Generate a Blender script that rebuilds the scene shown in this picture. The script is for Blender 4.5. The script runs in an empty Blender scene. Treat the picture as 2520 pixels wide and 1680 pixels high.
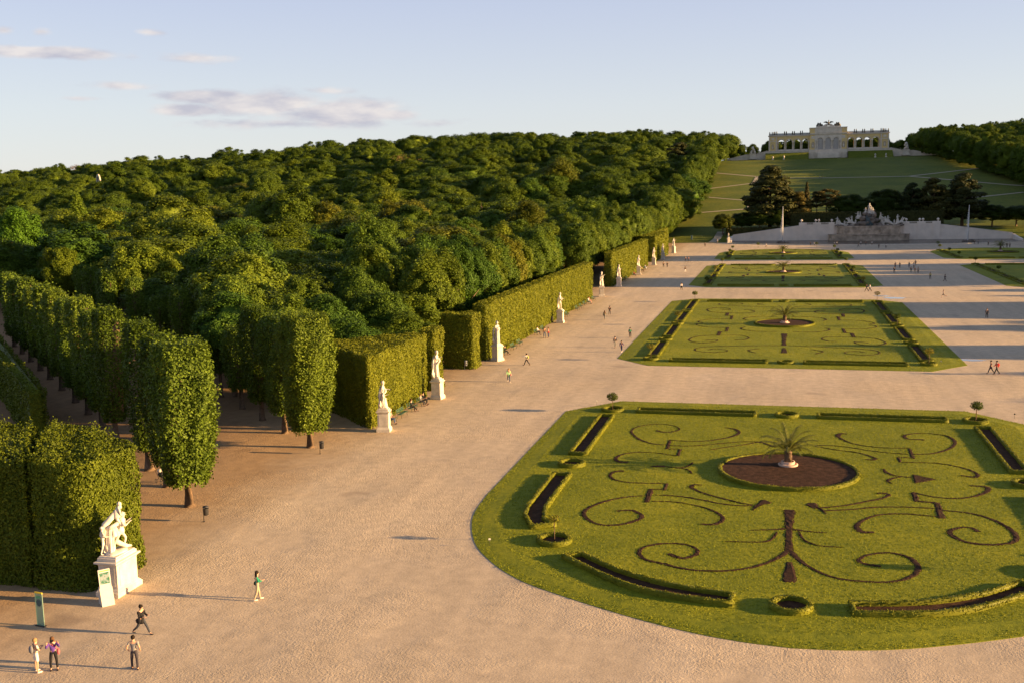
import bpy, bmesh, math, random
import numpy as np
from mathutils import Vector, Matrix

random.seed(7)
RNG = np.random.default_rng(11)
S = bpy.context.scene
COL = S.collection
R = math.radians

# ------------------------------------------------------------------ camera, sky, sun, exposure
SKY_STRENGTH = 0.10
SKY_TINT = (1.0, 0.92, 0.95, 1)
CAM_Z = 23.5
PITCH, YAW, ROLL = 0.14073, 0.251387, 0.020183      # looking down, left of the avenue, slight roll
cam_data = bpy.data.cameras.new('camera')
cam_data.sensor_width = 36.0
cam_data.lens = 36.93
cam_data.clip_start = 0.5
cam_data.clip_end = 9000
cam = bpy.data.objects.new('camera', cam_data)
COL.objects.link(cam)
S.camera = cam
fw = Vector((-math.sin(YAW)*math.cos(PITCH), math.cos(YAW)*math.cos(PITCH), -math.sin(PITCH)))
rt0 = Vector((math.cos(YAW), math.sin(YAW), 0))
up0 = rt0.cross(fw)
rt = rt0*math.cos(ROLL) - up0*math.sin(ROLL)
up = rt0*math.sin(ROLL) + up0*math.cos(ROLL)
m = Matrix((rt, up, -fw)).transposed().to_4x4()
m.translation = Vector((0, 0, CAM_Z))
cam.matrix_world = m

SUN_EL, SUN_AZ = R(9.8), R(4.2)                      # azimuth measured from +X towards +Y
sun_dir = Vector((math.cos(SUN_EL)*math.cos(SUN_AZ), math.cos(SUN_EL)*math.sin(SUN_AZ), math.sin(SUN_EL)))
sun_data = bpy.data.lights.new('sun', 'SUN')
sun_data.energy = 5.0
sun_data.angle = R(0.53)
sun_data.color = (1.0, 0.64, 0.28)
sun = bpy.data.objects.new('sun', sun_data)
COL.objects.link(sun)
sun.rotation_euler = (-sun_dir).to_track_quat('-Z', 'Y').to_euler()

S.view_settings.view_transform = 'Standard'
S.view_settings.look = 'None'
S.view_settings.exposure = 1.75
S.view_settings.gamma = 1.0

world = bpy.data.worlds.new('World')
S.world = world
world.use_nodes = True
wt = world.node_tree
wt.nodes.clear()
def wn(kind, **kw):
    n = wt.nodes.new(kind)
    for k, v in kw.items(): setattr(n, k, v)
    return n
def wmath(op, a, b=None, c=None):
    n = wn('ShaderNodeMath', operation=op)
    for i, v in enumerate((a, b, c)):
        if v is None: continue
        if isinstance(v, (int, float)): n.inputs[i].default_value = v
        else: wt.links.new(v, n.inputs[i])
    return n.outputs[0]
sky = wn('ShaderNodeTexSky', sky_type='NISHITA')
sky.sun_disc = False
sky.sun_elevation = SUN_EL
sky.sun_rotation = R(90) - SUN_AZ
sky.altitude = 200
sky.air_density = 1.0
sky.dust_density = 0.6
sky.ozone_density = 2.0
tc = wn('ShaderNodeTexCoord')
nz = wn('ShaderNodeTexNoise'); nz.inputs['Scale'].default_value = 14; nz.inputs['Detail'].default_value = 7; nz.inputs['Roughness'].default_value = .62
mp = wn('ShaderNodeMapping'); mp.inputs['Scale'].default_value = (1, 1, 3.2)
wt.links.new(tc.outputs['Generated'], mp.inputs['Vector']); wt.links.new(mp.outputs['Vector'], nz.inputs['Vector'])
sp = wn('ShaderNodeSeparateXYZ'); wt.links.new(tc.outputs['Generated'], sp.inputs[0])
az = wmath('ARCTAN2', sp.outputs['X'], sp.outputs['Y'])
el = wmath('ARCSINE', sp.outputs['Z'])
CLOUDS = [  # azimuth, elevation, half width, half height, strength (radians)
    (-0.6486, 0.1248, 0.0653, 0.0050, 1.6), (-0.5329, 0.1231, 0.0435, 0.0050, 1.8), (-0.5822, 0.1233, 0.0152, 0.0041, 1.0),
    (-0.5412, 0.0780, 0.0370, 0.0055, 2.0), (-0.5180, 0.0902, 0.0479, 0.0059, 1.8), (-0.4688, 0.0834, 0.0609, 0.0119, 1.7),
    (-0.4144, 0.0762, 0.0827, 0.0119, 1.5), (-0.3568, 0.0733, 0.0261, 0.0059, 2.2), (-0.5982, 0.0985, 0.0326, 0.0032, 1.1),
    (-0.6307, 0.0874, 0.0218, 0.0023, 1.2), (-0.4195, 0.0945, 0.0261, 0.0036, 1.2), (-0.6842, 0.1417, 0.0087, 0.0032, 1.3),
    (-0.6558, 0.1415, 0.0087, 0.0032, 1.1), (-0.5718, 0.1439, 0.0131, 0.0023, 0.9), (-0.3187, 0.0645, 0.0392, 0.0046, 0.9),
    (-0.4619, 0.0660, 0.0871, 0.0055, 1.0),

]
nzc = wmath('SUBTRACT', nz.outputs['Fac'], .5)
dens = None
for ci, (a0, e0, wa, we, st) in enumerate(CLOUDS):
    st *= (1.25 if wa > .045 else .8)
    du = wmath('DIVIDE', wmath('SUBTRACT', az, a0), wa*1.2)
    dv = wmath('DIVIDE', wmath('SUBTRACT', el, e0), we*1.35)
    r2 = wmath('ADD', wmath('MULTIPLY', du, du), wmath('MULTIPLY', dv, dv))
    f = wmath('MULTIPLY', wmath('SUBTRACT', 1.0, wmath('SQRT', r2)), st)
    dens = f if dens is None else wmath('MAXIMUM', dens, f)
dn = wmath('ADD', dens, wmath('MULTIPLY', nzc, 3.0))
mr = wn('ShaderNodeMapRange', interpolation_type='SMOOTHSTEP'); wt.links.new(dn, mr.inputs['Value'])
mr.inputs['From Min'].default_value = 0.0; mr.inputs['From Max'].default_value = 1.05
mr.inputs['To Max'].default_value = .85
# cloud colour varies between lit cream and grey violet with a second noise
nz2 = wn('ShaderNodeTexNoise'); nz2.inputs['Scale'].default_value = 26; nz2.inputs['Detail'].default_value = 4
wt.links.new(mp.outputs['Vector'], nz2.inputs['Vector'])
cr = wn('ShaderNodeValToRGB'); wt.links.new(nz2.outputs['Fac'], cr.inputs['Fac'])
cr.color_ramp.elements[0].position = .36; cr.color_ramp.elements[1].position = .66
cr.color_ramp.elements[0].color = (1.58, 1.56, 1.82, 1); cr.color_ramp.elements[1].color = (2.55, 2.36, 2.28, 1)

tint = wn('ShaderNodeMix', data_type='RGBA', blend_type='MULTIPLY'); tint.inputs['Factor'].default_value = 1
wt.links.new(sky.outputs['Color'], tint.inputs['A']); tint.inputs['B'].default_value = SKY_TINT
mx = wn('ShaderNodeMix', data_type='RGBA')
wt.links.new(mr.outputs['Result'], mx.inputs['Factor'])
# evening gradient: pale at the horizon, blue above, dim towards the zenith
gr_ = wn('ShaderNodeValToRGB'); wt.links.new(wmath('DIVIDE', wmath('MAXIMUM', el, 0.0), 1.5708), gr_.inputs['Fac'])
ge = gr_.color_ramp.elements
STOPS = ((.0, (.73,.745,.755)), (.05, (.68,.715,.77)), (.118, (.54,.585,.755)), (.32, (.26,.32,.46)), (1.0, (.09,.115,.18)))
while len(ge) < len(STOPS): ge.new(.5)
for e_, (p_, c_) in zip(ge, STOPS): e_.position = p_
for e_, (p_, c_) in zip(ge, STOPS): e_.color = tuple(v*2.97 for v in c_)+(1,)
gm = wn('ShaderNodeMix', data_type='RGBA'); gm.inputs['Factor'].default_value = .86
wt.links.new(tint.outputs['Result'], gm.inputs['A']); wt.links.new(gr_.outputs['Color'], gm.inputs['B'])
wt.links.new(gm.outputs['Result'], mx.inputs['A']); wt.links.new(cr.outputs['Color'], mx.inputs['B'])
bg = wn('ShaderNodeBackground'); bg.inputs['Strength'].default_value = SKY_STRENGTH
wt.links.new(mx.outputs['Result'], bg.inputs['Color'])
out = wn('ShaderNodeOutputWorld'); wt.links.new(bg.outputs[0], out.inputs['Surface'])
S.cycles.max_bounces = 6
S.cycles.transparent_max_bounces = 8

# ------------------------------------------------------------------ helpers
def tag(o, label=None, cat=None, group=None, kind=None):
    if label: o['label'] = label
    if cat: o['category'] = cat
    if group: o['group'] = group
    if kind: o['kind'] = kind
    return o
def link(o, parent=None):
    COL.objects.link(o)
    if parent is not None: o.parent = parent
    return o
def empty(name, loc, rz=0.0, label=None, cat=None, group=None, scale=1.0):
    o = bpy.data.objects.new(name, None)
    o.empty_display_size = .3
    o.location = loc; o.rotation_euler = (0, 0, rz)
    if scale != 1.0: o.scale = (scale,)*3
    return link(tag(o, label, cat, group))
def mesh_np(name, V, quads=None, polys=None, mats=(), smooth=False):
    """mesh from numpy arrays: V (n,3), quads (m,4) and/or list of polygons"""
    me = bpy.data.meshes.new(name)
    V = np.asarray(V, np.float32)
    idx = []; starts = []; tot = []
    k = 0
    if quads is not None and len(quads):
        q = np.asarray(quads, np.int32)
        idx.append(q.ravel()); starts.append(np.arange(len(q), dtype=np.int32)*q.shape[1]); tot.append(np.full(len(q), q.shape[1], np.int32)); k = q.size
    for p in (polys or ()):
        idx.append(np.asarray(p, np.int32)); starts.append(np.array([k], np.int32)); tot.append(np.array([len(p)], np.int32)); k += len(p)
    idx = np.concatenate(idx); starts = np.concatenate(starts)
    me.vertices.add(len(V)); me.vertices.foreach_set('co', V.ravel())
    me.loops.add(len(idx)); me.loops.foreach_set('vertex_index', idx)
    me.polygons.add(len(starts)); me.polygons.foreach_set('loop_start', starts)
    if smooth: me.polygons.foreach_set('use_smooth', np.ones(len(starts), bool))
    me.update(calc_edges=True)
    me.validate()
    for mt in mats: me.materials.append(mt)
    return me
def ob(name, me, parent=None, loc=None):
    o = bpy.data.objects.new(name, me)
    if loc is not None: o.location = loc
    return link(o, parent)

class MB:
    """collects shapes and builds them as one mesh object"""
    def __init__(s): s.v = []; s.f = []; s.sm = []
    def add(s, vs, fs, smooth=False):
        b = len(s.v); s.v += [tuple(p) for p in vs]
        for f in fs: s.f.append([b+i for i in f]); s.sm.append(smooth)
        return s
    def box(s, x0, x1, y0, y1, z0, z1):
        return s.add([(x0,y0,z0),(x1,y0,z0),(x1,y1,z0),(x0,y1,z0),(x0,y0,z1),(x1,y0,z1),(x1,y1,z1),(x0,y1,z1)],
                     [(0,3,2,1),(4,5,6,7),(0,1,5,4),(1,2,6,5),(2,3,7,6),(3,0,4,7)])
    def lathe(s, prof, n=16, c=(0,0,0), smooth=True, a0=0.0):
        vs = []; fs = []
        for r, z in prof:
            for i in range(n):
                a = a0+2*math.pi*i/n
                vs.append((c[0]+r*math.cos(a), c[1]+r*math.sin(a), c[2]+z))
        for j in range(len(prof)-1):
            for i in range(n):
                k = (i+1) % n
                fs.append((j*n+i, j*n+k, (j+1)*n+k, (j+1)*n+i))
        s.add(vs, fs, smooth)
        if prof[0][0] > 1e-4: s.add([vs[i] for i in range(n)], [tuple(reversed(range(n)))])
        if prof[-1][0] > 1e-4: s.add(vs[-n:], [tuple(range(n))])
        return s
    def sq(s, prof, c=(0,0,0), sy=1.0):
        """square lathe: half width, z"""
        vs = []; fs = []
        for r, z in prof: vs += [(c[0]-r,c[1]-r*sy,c[2]+z),(c[0]+r,c[1]-r*sy,c[2]+z),(c[0]+r,c[1]+r*sy,c[2]+z),(c[0]-r,c[1]+r*sy,c[2]+z)]
        for j in range(len(prof)-1):
            for i in range(4):
                k = (i+1) % 4
                fs.append((j*4+i, j*4+k, (j+1)*4+k, (j+1)*4+i))
        n = len(prof)*4
        fs += [(3,2,1,0), (n-4,n-3,n-2,n-1)]
        return s.add(vs, fs)
    def tube(s, pts, rad, n=8, smooth=True, cap=True):
        pts = [Vector(p) for p in pts]
        if isinstance(rad, (int, float)): rad = [rad]*len(pts)
        vs = []; fs = []
        for i, p in enumerate(pts):
            d = (pts[min(i+1,len(pts)-1)]-pts[max(i-1,0)]).normalized()
            a = d.cross(Vector((0,0,1)))
            if a.length < 1e-3: a = Vector((1,0,0))
            a.normalize(); b = d.cross(a)
            for k in range(n):
                t = 2*math.pi*k/n
                q = p+(a*math.cos(t)+b*math.sin(t))*rad[i]
                vs.append(q)
        for i in range(len(pts)-1):
            for k in range(n):
                l = (k+1) % n
                fs.append((i*n+k, i*n+l, (i+1)*n+l, (i+1)*n+k))
        if cap: fs += [tuple(reversed(range(n))), tuple(range((len(pts)-1)*n, len(pts)*n))]
        return s.add(vs, fs, smooth)
    def prism(s, poly, z0, z1):
        n = len(poly)
        vs = [(p[0],p[1],z0) for p in poly]+[(p[0],p[1],z1) for p in poly]
        fs = [tuple(reversed(range(n))), tuple(range(n, 2*n))]+[(i,(i+1)%n,(i+1)%n+n,i+n) for i in range(n)]
        return s.add(vs, fs)
    def blob(s, c, r, seed=0, amp=.2, sub=2, sc=(1,1,1), freq=1.6):
        bm = bmesh.new(); bmesh.ops.create_icosphere(bm, subdivisions=sub, radius=1)
        from mathutils import noise
        vs = []
        for v in bm.verts:
            d = v.co.normalized()
            k = 1+amp*noise.noise(d*freq+Vector((seed*3.1, seed*1.7, seed)))*1.6
            vs.append((c[0]+d.x*r*sc[0]*k, c[1]+d.y*r*sc[1]*k, c[2]+d.z*r*sc[2]*k))
        fs = [tuple(v.index for v in f.verts) for f in bm.faces]
        bm.free()
        return s.add(vs, fs, True)
    def mesh(s, name, mats):
        me = bpy.data.meshes.new(name)
        me.from_pydata(s.v, [], s.f)
        me.polygons.foreach_set('use_smooth', s.sm)
        if not isinstance(mats, (list, tuple)): mats = [mats]
        for mt in mats: me.materials.append(mt)
        me.update()
        return me
    def build(s, name, mat, parent=None, loc=None):
        return ob(name, s.mesh(name, mat), parent, loc)

# ------------------------------------------------------------------ materials
def mat_base(name, rough=.8, spec=.3):
    mt = bpy.data.materials.new(name); mt.use_nodes = True
    nt = mt.node_tree; b = nt.nodes['Principled BSDF']
    b.inputs['Roughness'].default_value = rough
    b.inputs['Specular IOR Level'].default_value = spec
    return mt, nt, b
def nn(nt, kind, **kw):
    n = nt.nodes.new(kind)
    for k, v in kw.items():
        if k in n.inputs.keys() if hasattr(n.inputs, 'keys') else False: n.inputs[k].default_value = v
        else: setattr(n, k, v)
    return n
def noise_node(nt, scale, detail=4, rough=.55, vec=None, stretch=None):
    n = nt.nodes.new('ShaderNodeTexNoise')
    n.inputs['Scale'].default_value = scale; n.inputs['Detail'].default_value = detail; n.inputs['Roughness'].default_value = rough
    g = nt.nodes.new('ShaderNodeNewGeometry')
    src = g.outputs['Position']
    if stretch:
        mpn = nt.nodes.new('ShaderNodeMapping'); mpn.inputs['Scale'].default_value = stretch
        nt.links.new(src, mpn.inputs['Vector']); src = mpn.outputs['Vector']
    nt.links.new(src, n.inputs['Vector'])
    return n
def ramp(nt, src, stops):
    r = nt.nodes.new('ShaderNodeValToRGB')
    e = r.color_ramp.elements
    while len(e) < len(stops): e.new(.5)
    for i, (p, c) in enumerate(stops):
        e[i].position = p; e[i].color = (*c, 1)
    nt.links.new(src, r.inputs['Fac'])
    return r.outputs['Color']
def mixc(nt, fac, a, b, mode='MIX'):
    n = nt.nodes.new('ShaderNodeMix'); n.data_type = 'RGBA'; n.blend_type = mode
    for sock, v in (('Factor', fac), ('A', a), ('B', b)):
        i = n.inputs[sock] if sock != 'Factor' else n.inputs[0]
        if sock == 'A': i = n.inputs[6]
        if sock == 'B': i = n.inputs[7]
        if isinstance(v, (int, float)): i.default_value = v
        elif isinstance(v, tuple): i.default_value = (*v, 1) if len(v) == 3 else v
        else: nt.links.new(v, i)
    return n.outputs[2]
def bump(nt, b, height, strength, dist):
    n = nt.nodes.new('ShaderNodeBump')
    n.inputs['Strength'].default_value = strength; n.inputs['Distance'].default_value = dist
    nt.links.new(height, n.inputs['Height']); nt.links.new(n.outputs['Normal'], b.inputs['Normal'])
def mathn(nt, op, a, b_=None):
    n = nt.nodes.new('ShaderNodeMath'); n.operation = op
    for i, v in enumerate((a, b_)):
        if v is None: continue
        if isinstance(v, (int, float)): n.inputs[i].default_value = v
        else: nt.links.new(v, n.inputs[i])
    return n.outputs[0]

def plain(name, col, rough=.7, spec=.3, var=.12, scale=3.0, bmp=0, bscale=20, metal=0):
    mt, nt, b = mat_base(name, rough, spec)
    n = noise_node(nt, scale, 5)
    lo = tuple(c*(1-var) for c in col); hi = tuple(min(1, c*(1+var)) for c in col)
    nt.links.new(ramp(nt, n.outputs['Fac'], [(.3, lo), (.7, hi)]), b.inputs['Base Color'])
    b.inputs['Metallic'].default_value = metal
    if bmp: bump(nt, b, noise_node(nt, bscale, 4).outputs['Fac'], .6, bmp)
    return mt

def leaf_mat(name, lo, hi, transl=.18, rough=.55, tinted=True, rnd=.5):
    """leaves: colour varies per leaf, per plant (object colour) and per copy"""
    mt = bpy.data.materials.new(name); mt.use_nodes = True
    nt = mt.node_tree; b = nt.nodes['Principled BSDF']; o = nt.nodes['Material Output']
    b.inputs['Roughness'].default_value = rough; b.inputs['Specular IOR Level'].default_value = .10
    g = nt.nodes.new('ShaderNodeNewGeometry')
    c = ramp(nt, g.outputs['Random Per Island'], [(0, lo), (1, hi)])
    big = noise_node(nt, .35, 3)
    c = mixc(nt, 1.0, c, ramp(nt, big.outputs['Fac'], [(.3, (.8,.82,.8)), (.7, (1.2,1.16,1.1))]), 'MULTIPLY')
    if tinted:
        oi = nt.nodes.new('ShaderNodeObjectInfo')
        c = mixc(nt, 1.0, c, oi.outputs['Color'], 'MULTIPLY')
        if rnd:
            c = mixc(nt, 1.0, c, ramp(nt, oi.outputs['Random'], [(0, (1-rnd*.6,1-rnd*.6,1-rnd)), (.5, (1,1,1)), (1, (1+rnd*.8,1+rnd*.45,1+rnd*.2))]), 'MULTIPLY')
    nt.links.new(c, b.inputs['Base Color'])
    if transl:
        t = nt.nodes.new('ShaderNodeBsdfTranslucent')
        nt.links.new(mixc(nt, 1.0, c, (1.5, 1.35, .5), 'MULTIPLY'), t.inputs['Color'])
        ms = nt.nodes.new('ShaderNodeMixShader'); ms.inputs['Fac'].default_value = transl
        nt.links.new(b.outputs[0], ms.inputs[1]); nt.links.new(t.outputs[0], ms.inputs[2])
        nt.links.new(ms.outputs[0], o.inputs['Surface'])
    return mt

M = {}
M['leaf'] = leaf_mat('broad_leaves', (.038,.066,.007), (.114,.170,.022))
M['hedge'] = leaf_mat('hornbeam_leaves', (.078,.098,.006), (.185,.200,.016), transl=.10, rnd=0)
M['box'] = leaf_mat('box_leaves', (.105,.118,.009), (.20,.205,.020), transl=.10, rnd=0)
M['pine'] = leaf_mat('pine_needles', (.026,.034,.012), (.062,.066,.020), transl=.12)
M['dry'] = leaf_mat('dry_twigs', (.16,.11,.05), (.26,.19,.09), transl=.2)
M['grass'] = leaf_mat('grass_blades', (.14,.17,.010), (.27,.285,.018), transl=.25, rnd=0)
M['palm'] = leaf_mat('palm_leaves', (.07,.085,.02), (.15,.15,.04), rnd=0)
M['bark'] = plain('bark', (.15,.10,.065), .9, .1, .35, 4, .03, 12)
M['soil'] = plain('garden_soil', (.060,.030,.017), .95, .1, .45, 2.5, .06, 9)
M['scroll'] = plain('scroll_soil', (.044,.022,.013), .95, .1, .5, 3.5, .05, 11)
M['stone'] = plain('pale_stone', (.59,.52,.44), .8, .2, .17, 1.6, .012, 10)
M['marble'] = plain('white_marble', (.60,.54,.47), .65, .3, .22, 2.2, .02, 7)
M['greystone'] = plain('weathered_stone', (.42,.33,.25), .85, .2, .45, .5, .04, 3)
M['wallstone'] = plain('white_wall_stone', (.77,.66,.56), .85, .2, .10, .35, .01, 3)
M['rock'] = plain('dark_rock', (.20,.16,.13), .9, .2, .5, .4, .2, 1.2)
M['yellow'] = plain('yellow_plaster', (.66,.49,.22), .8, .2, .10, .3)
M['cream'] = plain('cream_stone', (.62,.54,.44), .8, .2, .12, .4)
M['lead'] = plain('grey_lead', (.30,.31,.31), .6, .4, .1, 1)
M['bronze'] = plain('dark_bronze', (.10,.085,.06), .5, .5, .3, 1)
M['dark_iron'] = plain('dark_iron', (.035,.033,.035), .5, .4, .2, 5)
M['bench_green'] = plain('green_bench_paint', (.035,.085,.055), .5, .4, .2, 5)
M['white'] = plain('white_paint', (.54,.50,.45), .5, .4, .05, 5)
M['terracotta'] = plain('pale_terracotta', (.60,.42,.33), .8, .2, .12, 5)

# ------------------------------------------------------------------ ground, hill, paths
def gravel_mat():
    mt, nt, b = mat_base('beige_gravel', .92, .15)
    n1 = noise_node(nt, .035, 5, .6); n2 = noise_node(nt, 1.1, 5, .6); n3 = noise_node(nt, 9, 4, .7)
    c = ramp(nt, n1.outputs['Fac'], [(.30, (.50,.395,.28)), (.55, (.57,.45,.32)), (.75, (.63,.505,.365))])
    c = mixc(nt, 1.0, c, ramp(nt, n2.outputs['Fac'], [(.3, (.86,.86,.87)), (.7, (1.1,1.1,1.1))]), 'MULTIPLY')
    c = mixc(nt, 1.0, c, ramp(nt, n3.outputs['Fac'], [(.32, (.84,.83,.82)), (.6, (1.07,1.07,1.07))]), 'MULTIPLY')
    trk = noise_node(nt, .5, 4, .6, stretch=(1, .07, 1))
    c = mixc(nt, 1.0, c, ramp(nt, trk.outputs['Fac'], [(.35, (.91,.91,.91)), (.65, (1.06,1.055,1.04))]), 'MULTIPLY')
    # damp patches
    n4 = noise_node(nt, .11, 3, .5, stretch=(1, 1.6, 1))
    c = mixc(nt, ramp(nt, n4.outputs['Fac'], [(.66, (0,0,0)), (.74, (.55,.55,.55))]), c, (.26,.20,.155))
    # browner sandy soil under the trees on the left, with painted shade farther in
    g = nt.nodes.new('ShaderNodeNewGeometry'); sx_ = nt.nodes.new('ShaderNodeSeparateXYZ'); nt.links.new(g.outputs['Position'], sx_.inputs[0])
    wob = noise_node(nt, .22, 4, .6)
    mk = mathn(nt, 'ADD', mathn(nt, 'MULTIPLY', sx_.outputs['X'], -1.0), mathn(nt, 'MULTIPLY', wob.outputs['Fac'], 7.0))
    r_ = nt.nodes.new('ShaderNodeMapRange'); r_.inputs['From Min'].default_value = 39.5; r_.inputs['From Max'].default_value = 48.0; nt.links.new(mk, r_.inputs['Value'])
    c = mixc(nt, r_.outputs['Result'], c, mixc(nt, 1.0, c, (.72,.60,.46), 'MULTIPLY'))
    r2 = nt.nodes.new('ShaderNodeMapRange'); r2.inputs['From Min'].default_value = 52; r2.inputs['From Max'].default_value = 62; nt.links.new(mk, r2.inputs['Value'])  # farther in: canopy shade painted into the soil colour
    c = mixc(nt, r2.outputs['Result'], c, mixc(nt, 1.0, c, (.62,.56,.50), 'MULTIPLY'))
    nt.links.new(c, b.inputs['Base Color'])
    f1 = noise_node(nt, 3.4, 3, .6); f2 = noise_node(nt, 7.5, 3, .7)
    patch = noise_node(nt, .09, 3, .5)
    amp = ramp(nt, patch.outputs['Fac'], [(.42, (.22,.22,.22)), (.60, (1.25,1.25,1.25))])
    h = mathn(nt, 'ADD', mathn(nt, 'MULTIPLY', f1.outputs['Fac'], .5), mathn(nt, 'MULTIPLY', f2.outputs['Fac'], .8))
    h = mathn(nt, 'MULTIPLY', h, amp)
    bump(nt, b, h, .65, .11)
    return mt
def lawn_mat(name, a, c_, d, sc=1.0, bd=.05):
    mt, nt, b = mat_base(name, .85, .15)
    n1 = noise_node(nt, .16*sc, 5, .6); n2 = noise_node(nt, 2.2*sc, 5, .65); n3 = noise_node(nt, 14*sc, 3, .7)
    c = ramp(nt, n1.outputs['Fac'], [(.3, a), (.55, c_), (.75, d)])
    c = mixc(nt, 1.0, c, ramp(nt, n2.outputs['Fac'], [(.3, (.70,.76,.78)), (.7, (1.24,1.18,1.1))]), 'MULTIPLY')
    c = mixc(nt, 1.0, c, ramp(nt, n3.outputs['Fac'], [(.3, (.62,.66,.7)), (.7, (1.2,1.18,1.1))]), 'MULTIPLY')
    nt.links.new(c, b.inputs['Base Color'])
    h = mathn(nt, 'ADD', n3.outputs['Fac'], mathn(nt, 'MULTIPLY', n2.outputs['Fac'], 1.5))
    bump(nt, b, h, .5, bd)
    return mt
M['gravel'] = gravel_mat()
M['lawn'] = lawn_mat('lawn_grass', (.155,.180,.010), (.23,.24,.013), (.30,.285,.017))
M['hill'] = lawn_mat('hill_grass', (.090,.122,.012), (.135,.155,.016), (.19,.185,.024), .25, .25)
M['path'] = plain('path_gravel', (.42,.36,.27), .9, .1, .1, .4)

def lerp(a, b, t): return a+(b-a)*t
def terrain(x, y):
    t = y-470.0
    z = 0.107*max(0.0, t)
    amp = np.interp(x, [-900, -770, -520, -330, -120, -60, 130, 210, 420], [24, 30, 44, 53, 53, 47.5, 47.5, 54, 54])
    k = amp/47.5
    z = z*k
    top = amp
    if z > top-4: z = top-4*math.exp(-(z-top+4)/4.0)
    if y > 1080: z -= (y-1080)*.03
    return z
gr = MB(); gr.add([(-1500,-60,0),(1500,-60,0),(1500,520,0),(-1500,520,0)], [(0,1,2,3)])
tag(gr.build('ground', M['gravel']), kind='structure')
# hill sheet
xs = np.unique(np.concatenate([np.linspace(-1500,-140,60), np.linspace(-140,240,39), np.linspace(240,1500,40)]))
xs = np.unique(np.concatenate([xs, [-22.5,-21.5,94.5,95.5]]))
ys = np.unique(np.concatenate([[464,466,468,470,472,474,476,478,479.3,479.6], np.linspace(480,1120,65), np.linspace(1120,3200,20)]))
HV = np.array([(x, y, -.4 if (y < 466 or (-22 < x < 95 and y < 479.4)) else terrain(x, y)+.004) for y in ys for x in xs])
nx = len(xs)
HQ = np.array([(j*nx+i, j*nx+i+1, (j+1)*nx+i+1, (j+1)*nx+i) for j in range(len(ys)-1) for i in range(nx-1)])
tag(ob('hill', mesh_np('hill', HV, HQ, mats=[M['hill']], smooth=True)), kind='structure')

def on_slope(xr, zr):
    """point of the hill seen along direction x/y, z/y from the camera"""
    lo, hi = 471.0, 1300.0
    y = 480.0
    while y < 1300:
        if terrain(xr*y, y) >= CAM_Z+zr*y: break
        y += .5
    return (xr*y, y)
def strip(pts, w, lift, mb, sub=8):
    P = []
    for a, b in zip(pts[:-1], pts[1:]):
        n = max(2, int(math.hypot(b[0]-a[0], b[1]-a[1])/4))
        for i in range(n): P.append((lerp(a[0],b[0],i/n), lerp(a[1],b[1],i/n)))
    P.append(pts[-1])
    vs = []
    for i, p in enumerate(P):
        a = P[max(0,i-1)]; b = P[min(len(P)-1,i+1)]
        dx, dy = b[0]-a[0], b[1]-a[1]; L = math.hypot(dx,dy) or 1
        nx_, ny_ = -dy/L*w/2, dx/L*w/2
        for s in (-1, 1):
            q = (p[0]+s*nx_, p[1]+s*ny_); vs.append((q[0], q[1], terrain(*q)+lift))
    mb.add(vs, [(2*i, 2*i+2, 2*i+3, 2*i+1) for i in range(len(P)-1)])
hp = MB()
Q = on_slope
A1 = Q(.0342,.0069); V1 = Q(.1095,.0068)
for pts, w in (([(-60, Q(-.0588,.0136)[1]+4), Q(-.0588,.0136), Q(-.0214,.0095), (-2, Q(-.01,.0078)[1]), A1, V1], 5.0),
               ([V1, Q(.1701,.0129), (150, 770)], 5.0),
               ([V1, Q(.2035,-.0035), (170, 650)], 5.0),
               ([Q(-.0756,-.0017), Q(-.0246,.0036), Q(-.0214,.0095)], 4.5),
               ([Q(-.0736,-.0077), Q(-.0231,-.0129)], 4.0),
               ([Q(-.0231,-.0129), Q(-.0302,-.0198), Q(-.0718,-.0225)], 5.0),
               ([Q(.2038,-.0091), Q(.1664,-.0127), Q(.10,-.0135)], 4.5),
               ([(-58, 905), Q(-.0523,.0250), (-40, 916), (0, 926)], 9.0),
               ([(-29, 467), (-27.5, 480), (-27, 500)], 6.0)):
    strip(pts, w*.55, .16, hp)
tag(hp.build('path', M['path']), kind='structure')
# small lawn slips at the foot of the hill beside the fountain
CX = 37.0        # the axis of the garden

# ------------------------------------------------------------------ parterre beds
BX = 0.9         # centre line of the left row of beds
def smooth_closed(pts, n=3):
    return pts
def arc_pts(pts, per=4):
    """Catmull-Rom through open points"""
    P = [np.array(p, float) for p in pts]
    P = [2*P[0]-P[1]]+P+[2*P[-1]-P[-2]]
    o = []
    for i in range(1, len(P)-2):
        for k in range(per):
            t = k/per
            o.append(.5*((2*P[i])+(-P[i-1]+P[i+1])*t+(2*P[i-1]-5*P[i]+4*P[i+1]-P[i+2])*t*t+(-P[i-1]+3*P[i]-3*P[i+1]+P[i+2])*t**3))
    o.append(P[-2])
    return [tuple(p) for p in o]
half1 = [(-.0,53.2),(-2.7,53.5),(-5.7,54.3),(-9.4,55.9),(-13.5,58.1),(-16.2,59.9),(-18.6,62.5),(-20.8,66.1),(-22.5,71.5),(-23.0,77)]
def lawn_outline(kind):
    if kind == 1:
        h = arc_pts(half1, 4)+[(-23.1,109.3),(-18.0,115.6)]
        return h+[(-x, y) for x, y in reversed(h)][:-1] if False else h+[(-x, y) for x, y in reversed(h) if abs(x) > .01]
    if kind == 2: h = [(-18,140.2),(-23,145.7),(-23,223.2),(-18.2,228.3)]
    if kind == 3: h = [(-18,255.4),(-22.7,260.6),(-22.7,326.6),(-18.2,332.2)]
    if kind == 4: h = [(-17.6,352.6),(-22.5,359.5)]+arc_pts([(-22.5,392),(-20,401),(-15,409),(-8,414),(0,416)],3)
    return h+[(-x, y) for x, y in reversed(h) if abs(x) > .01]
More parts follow.
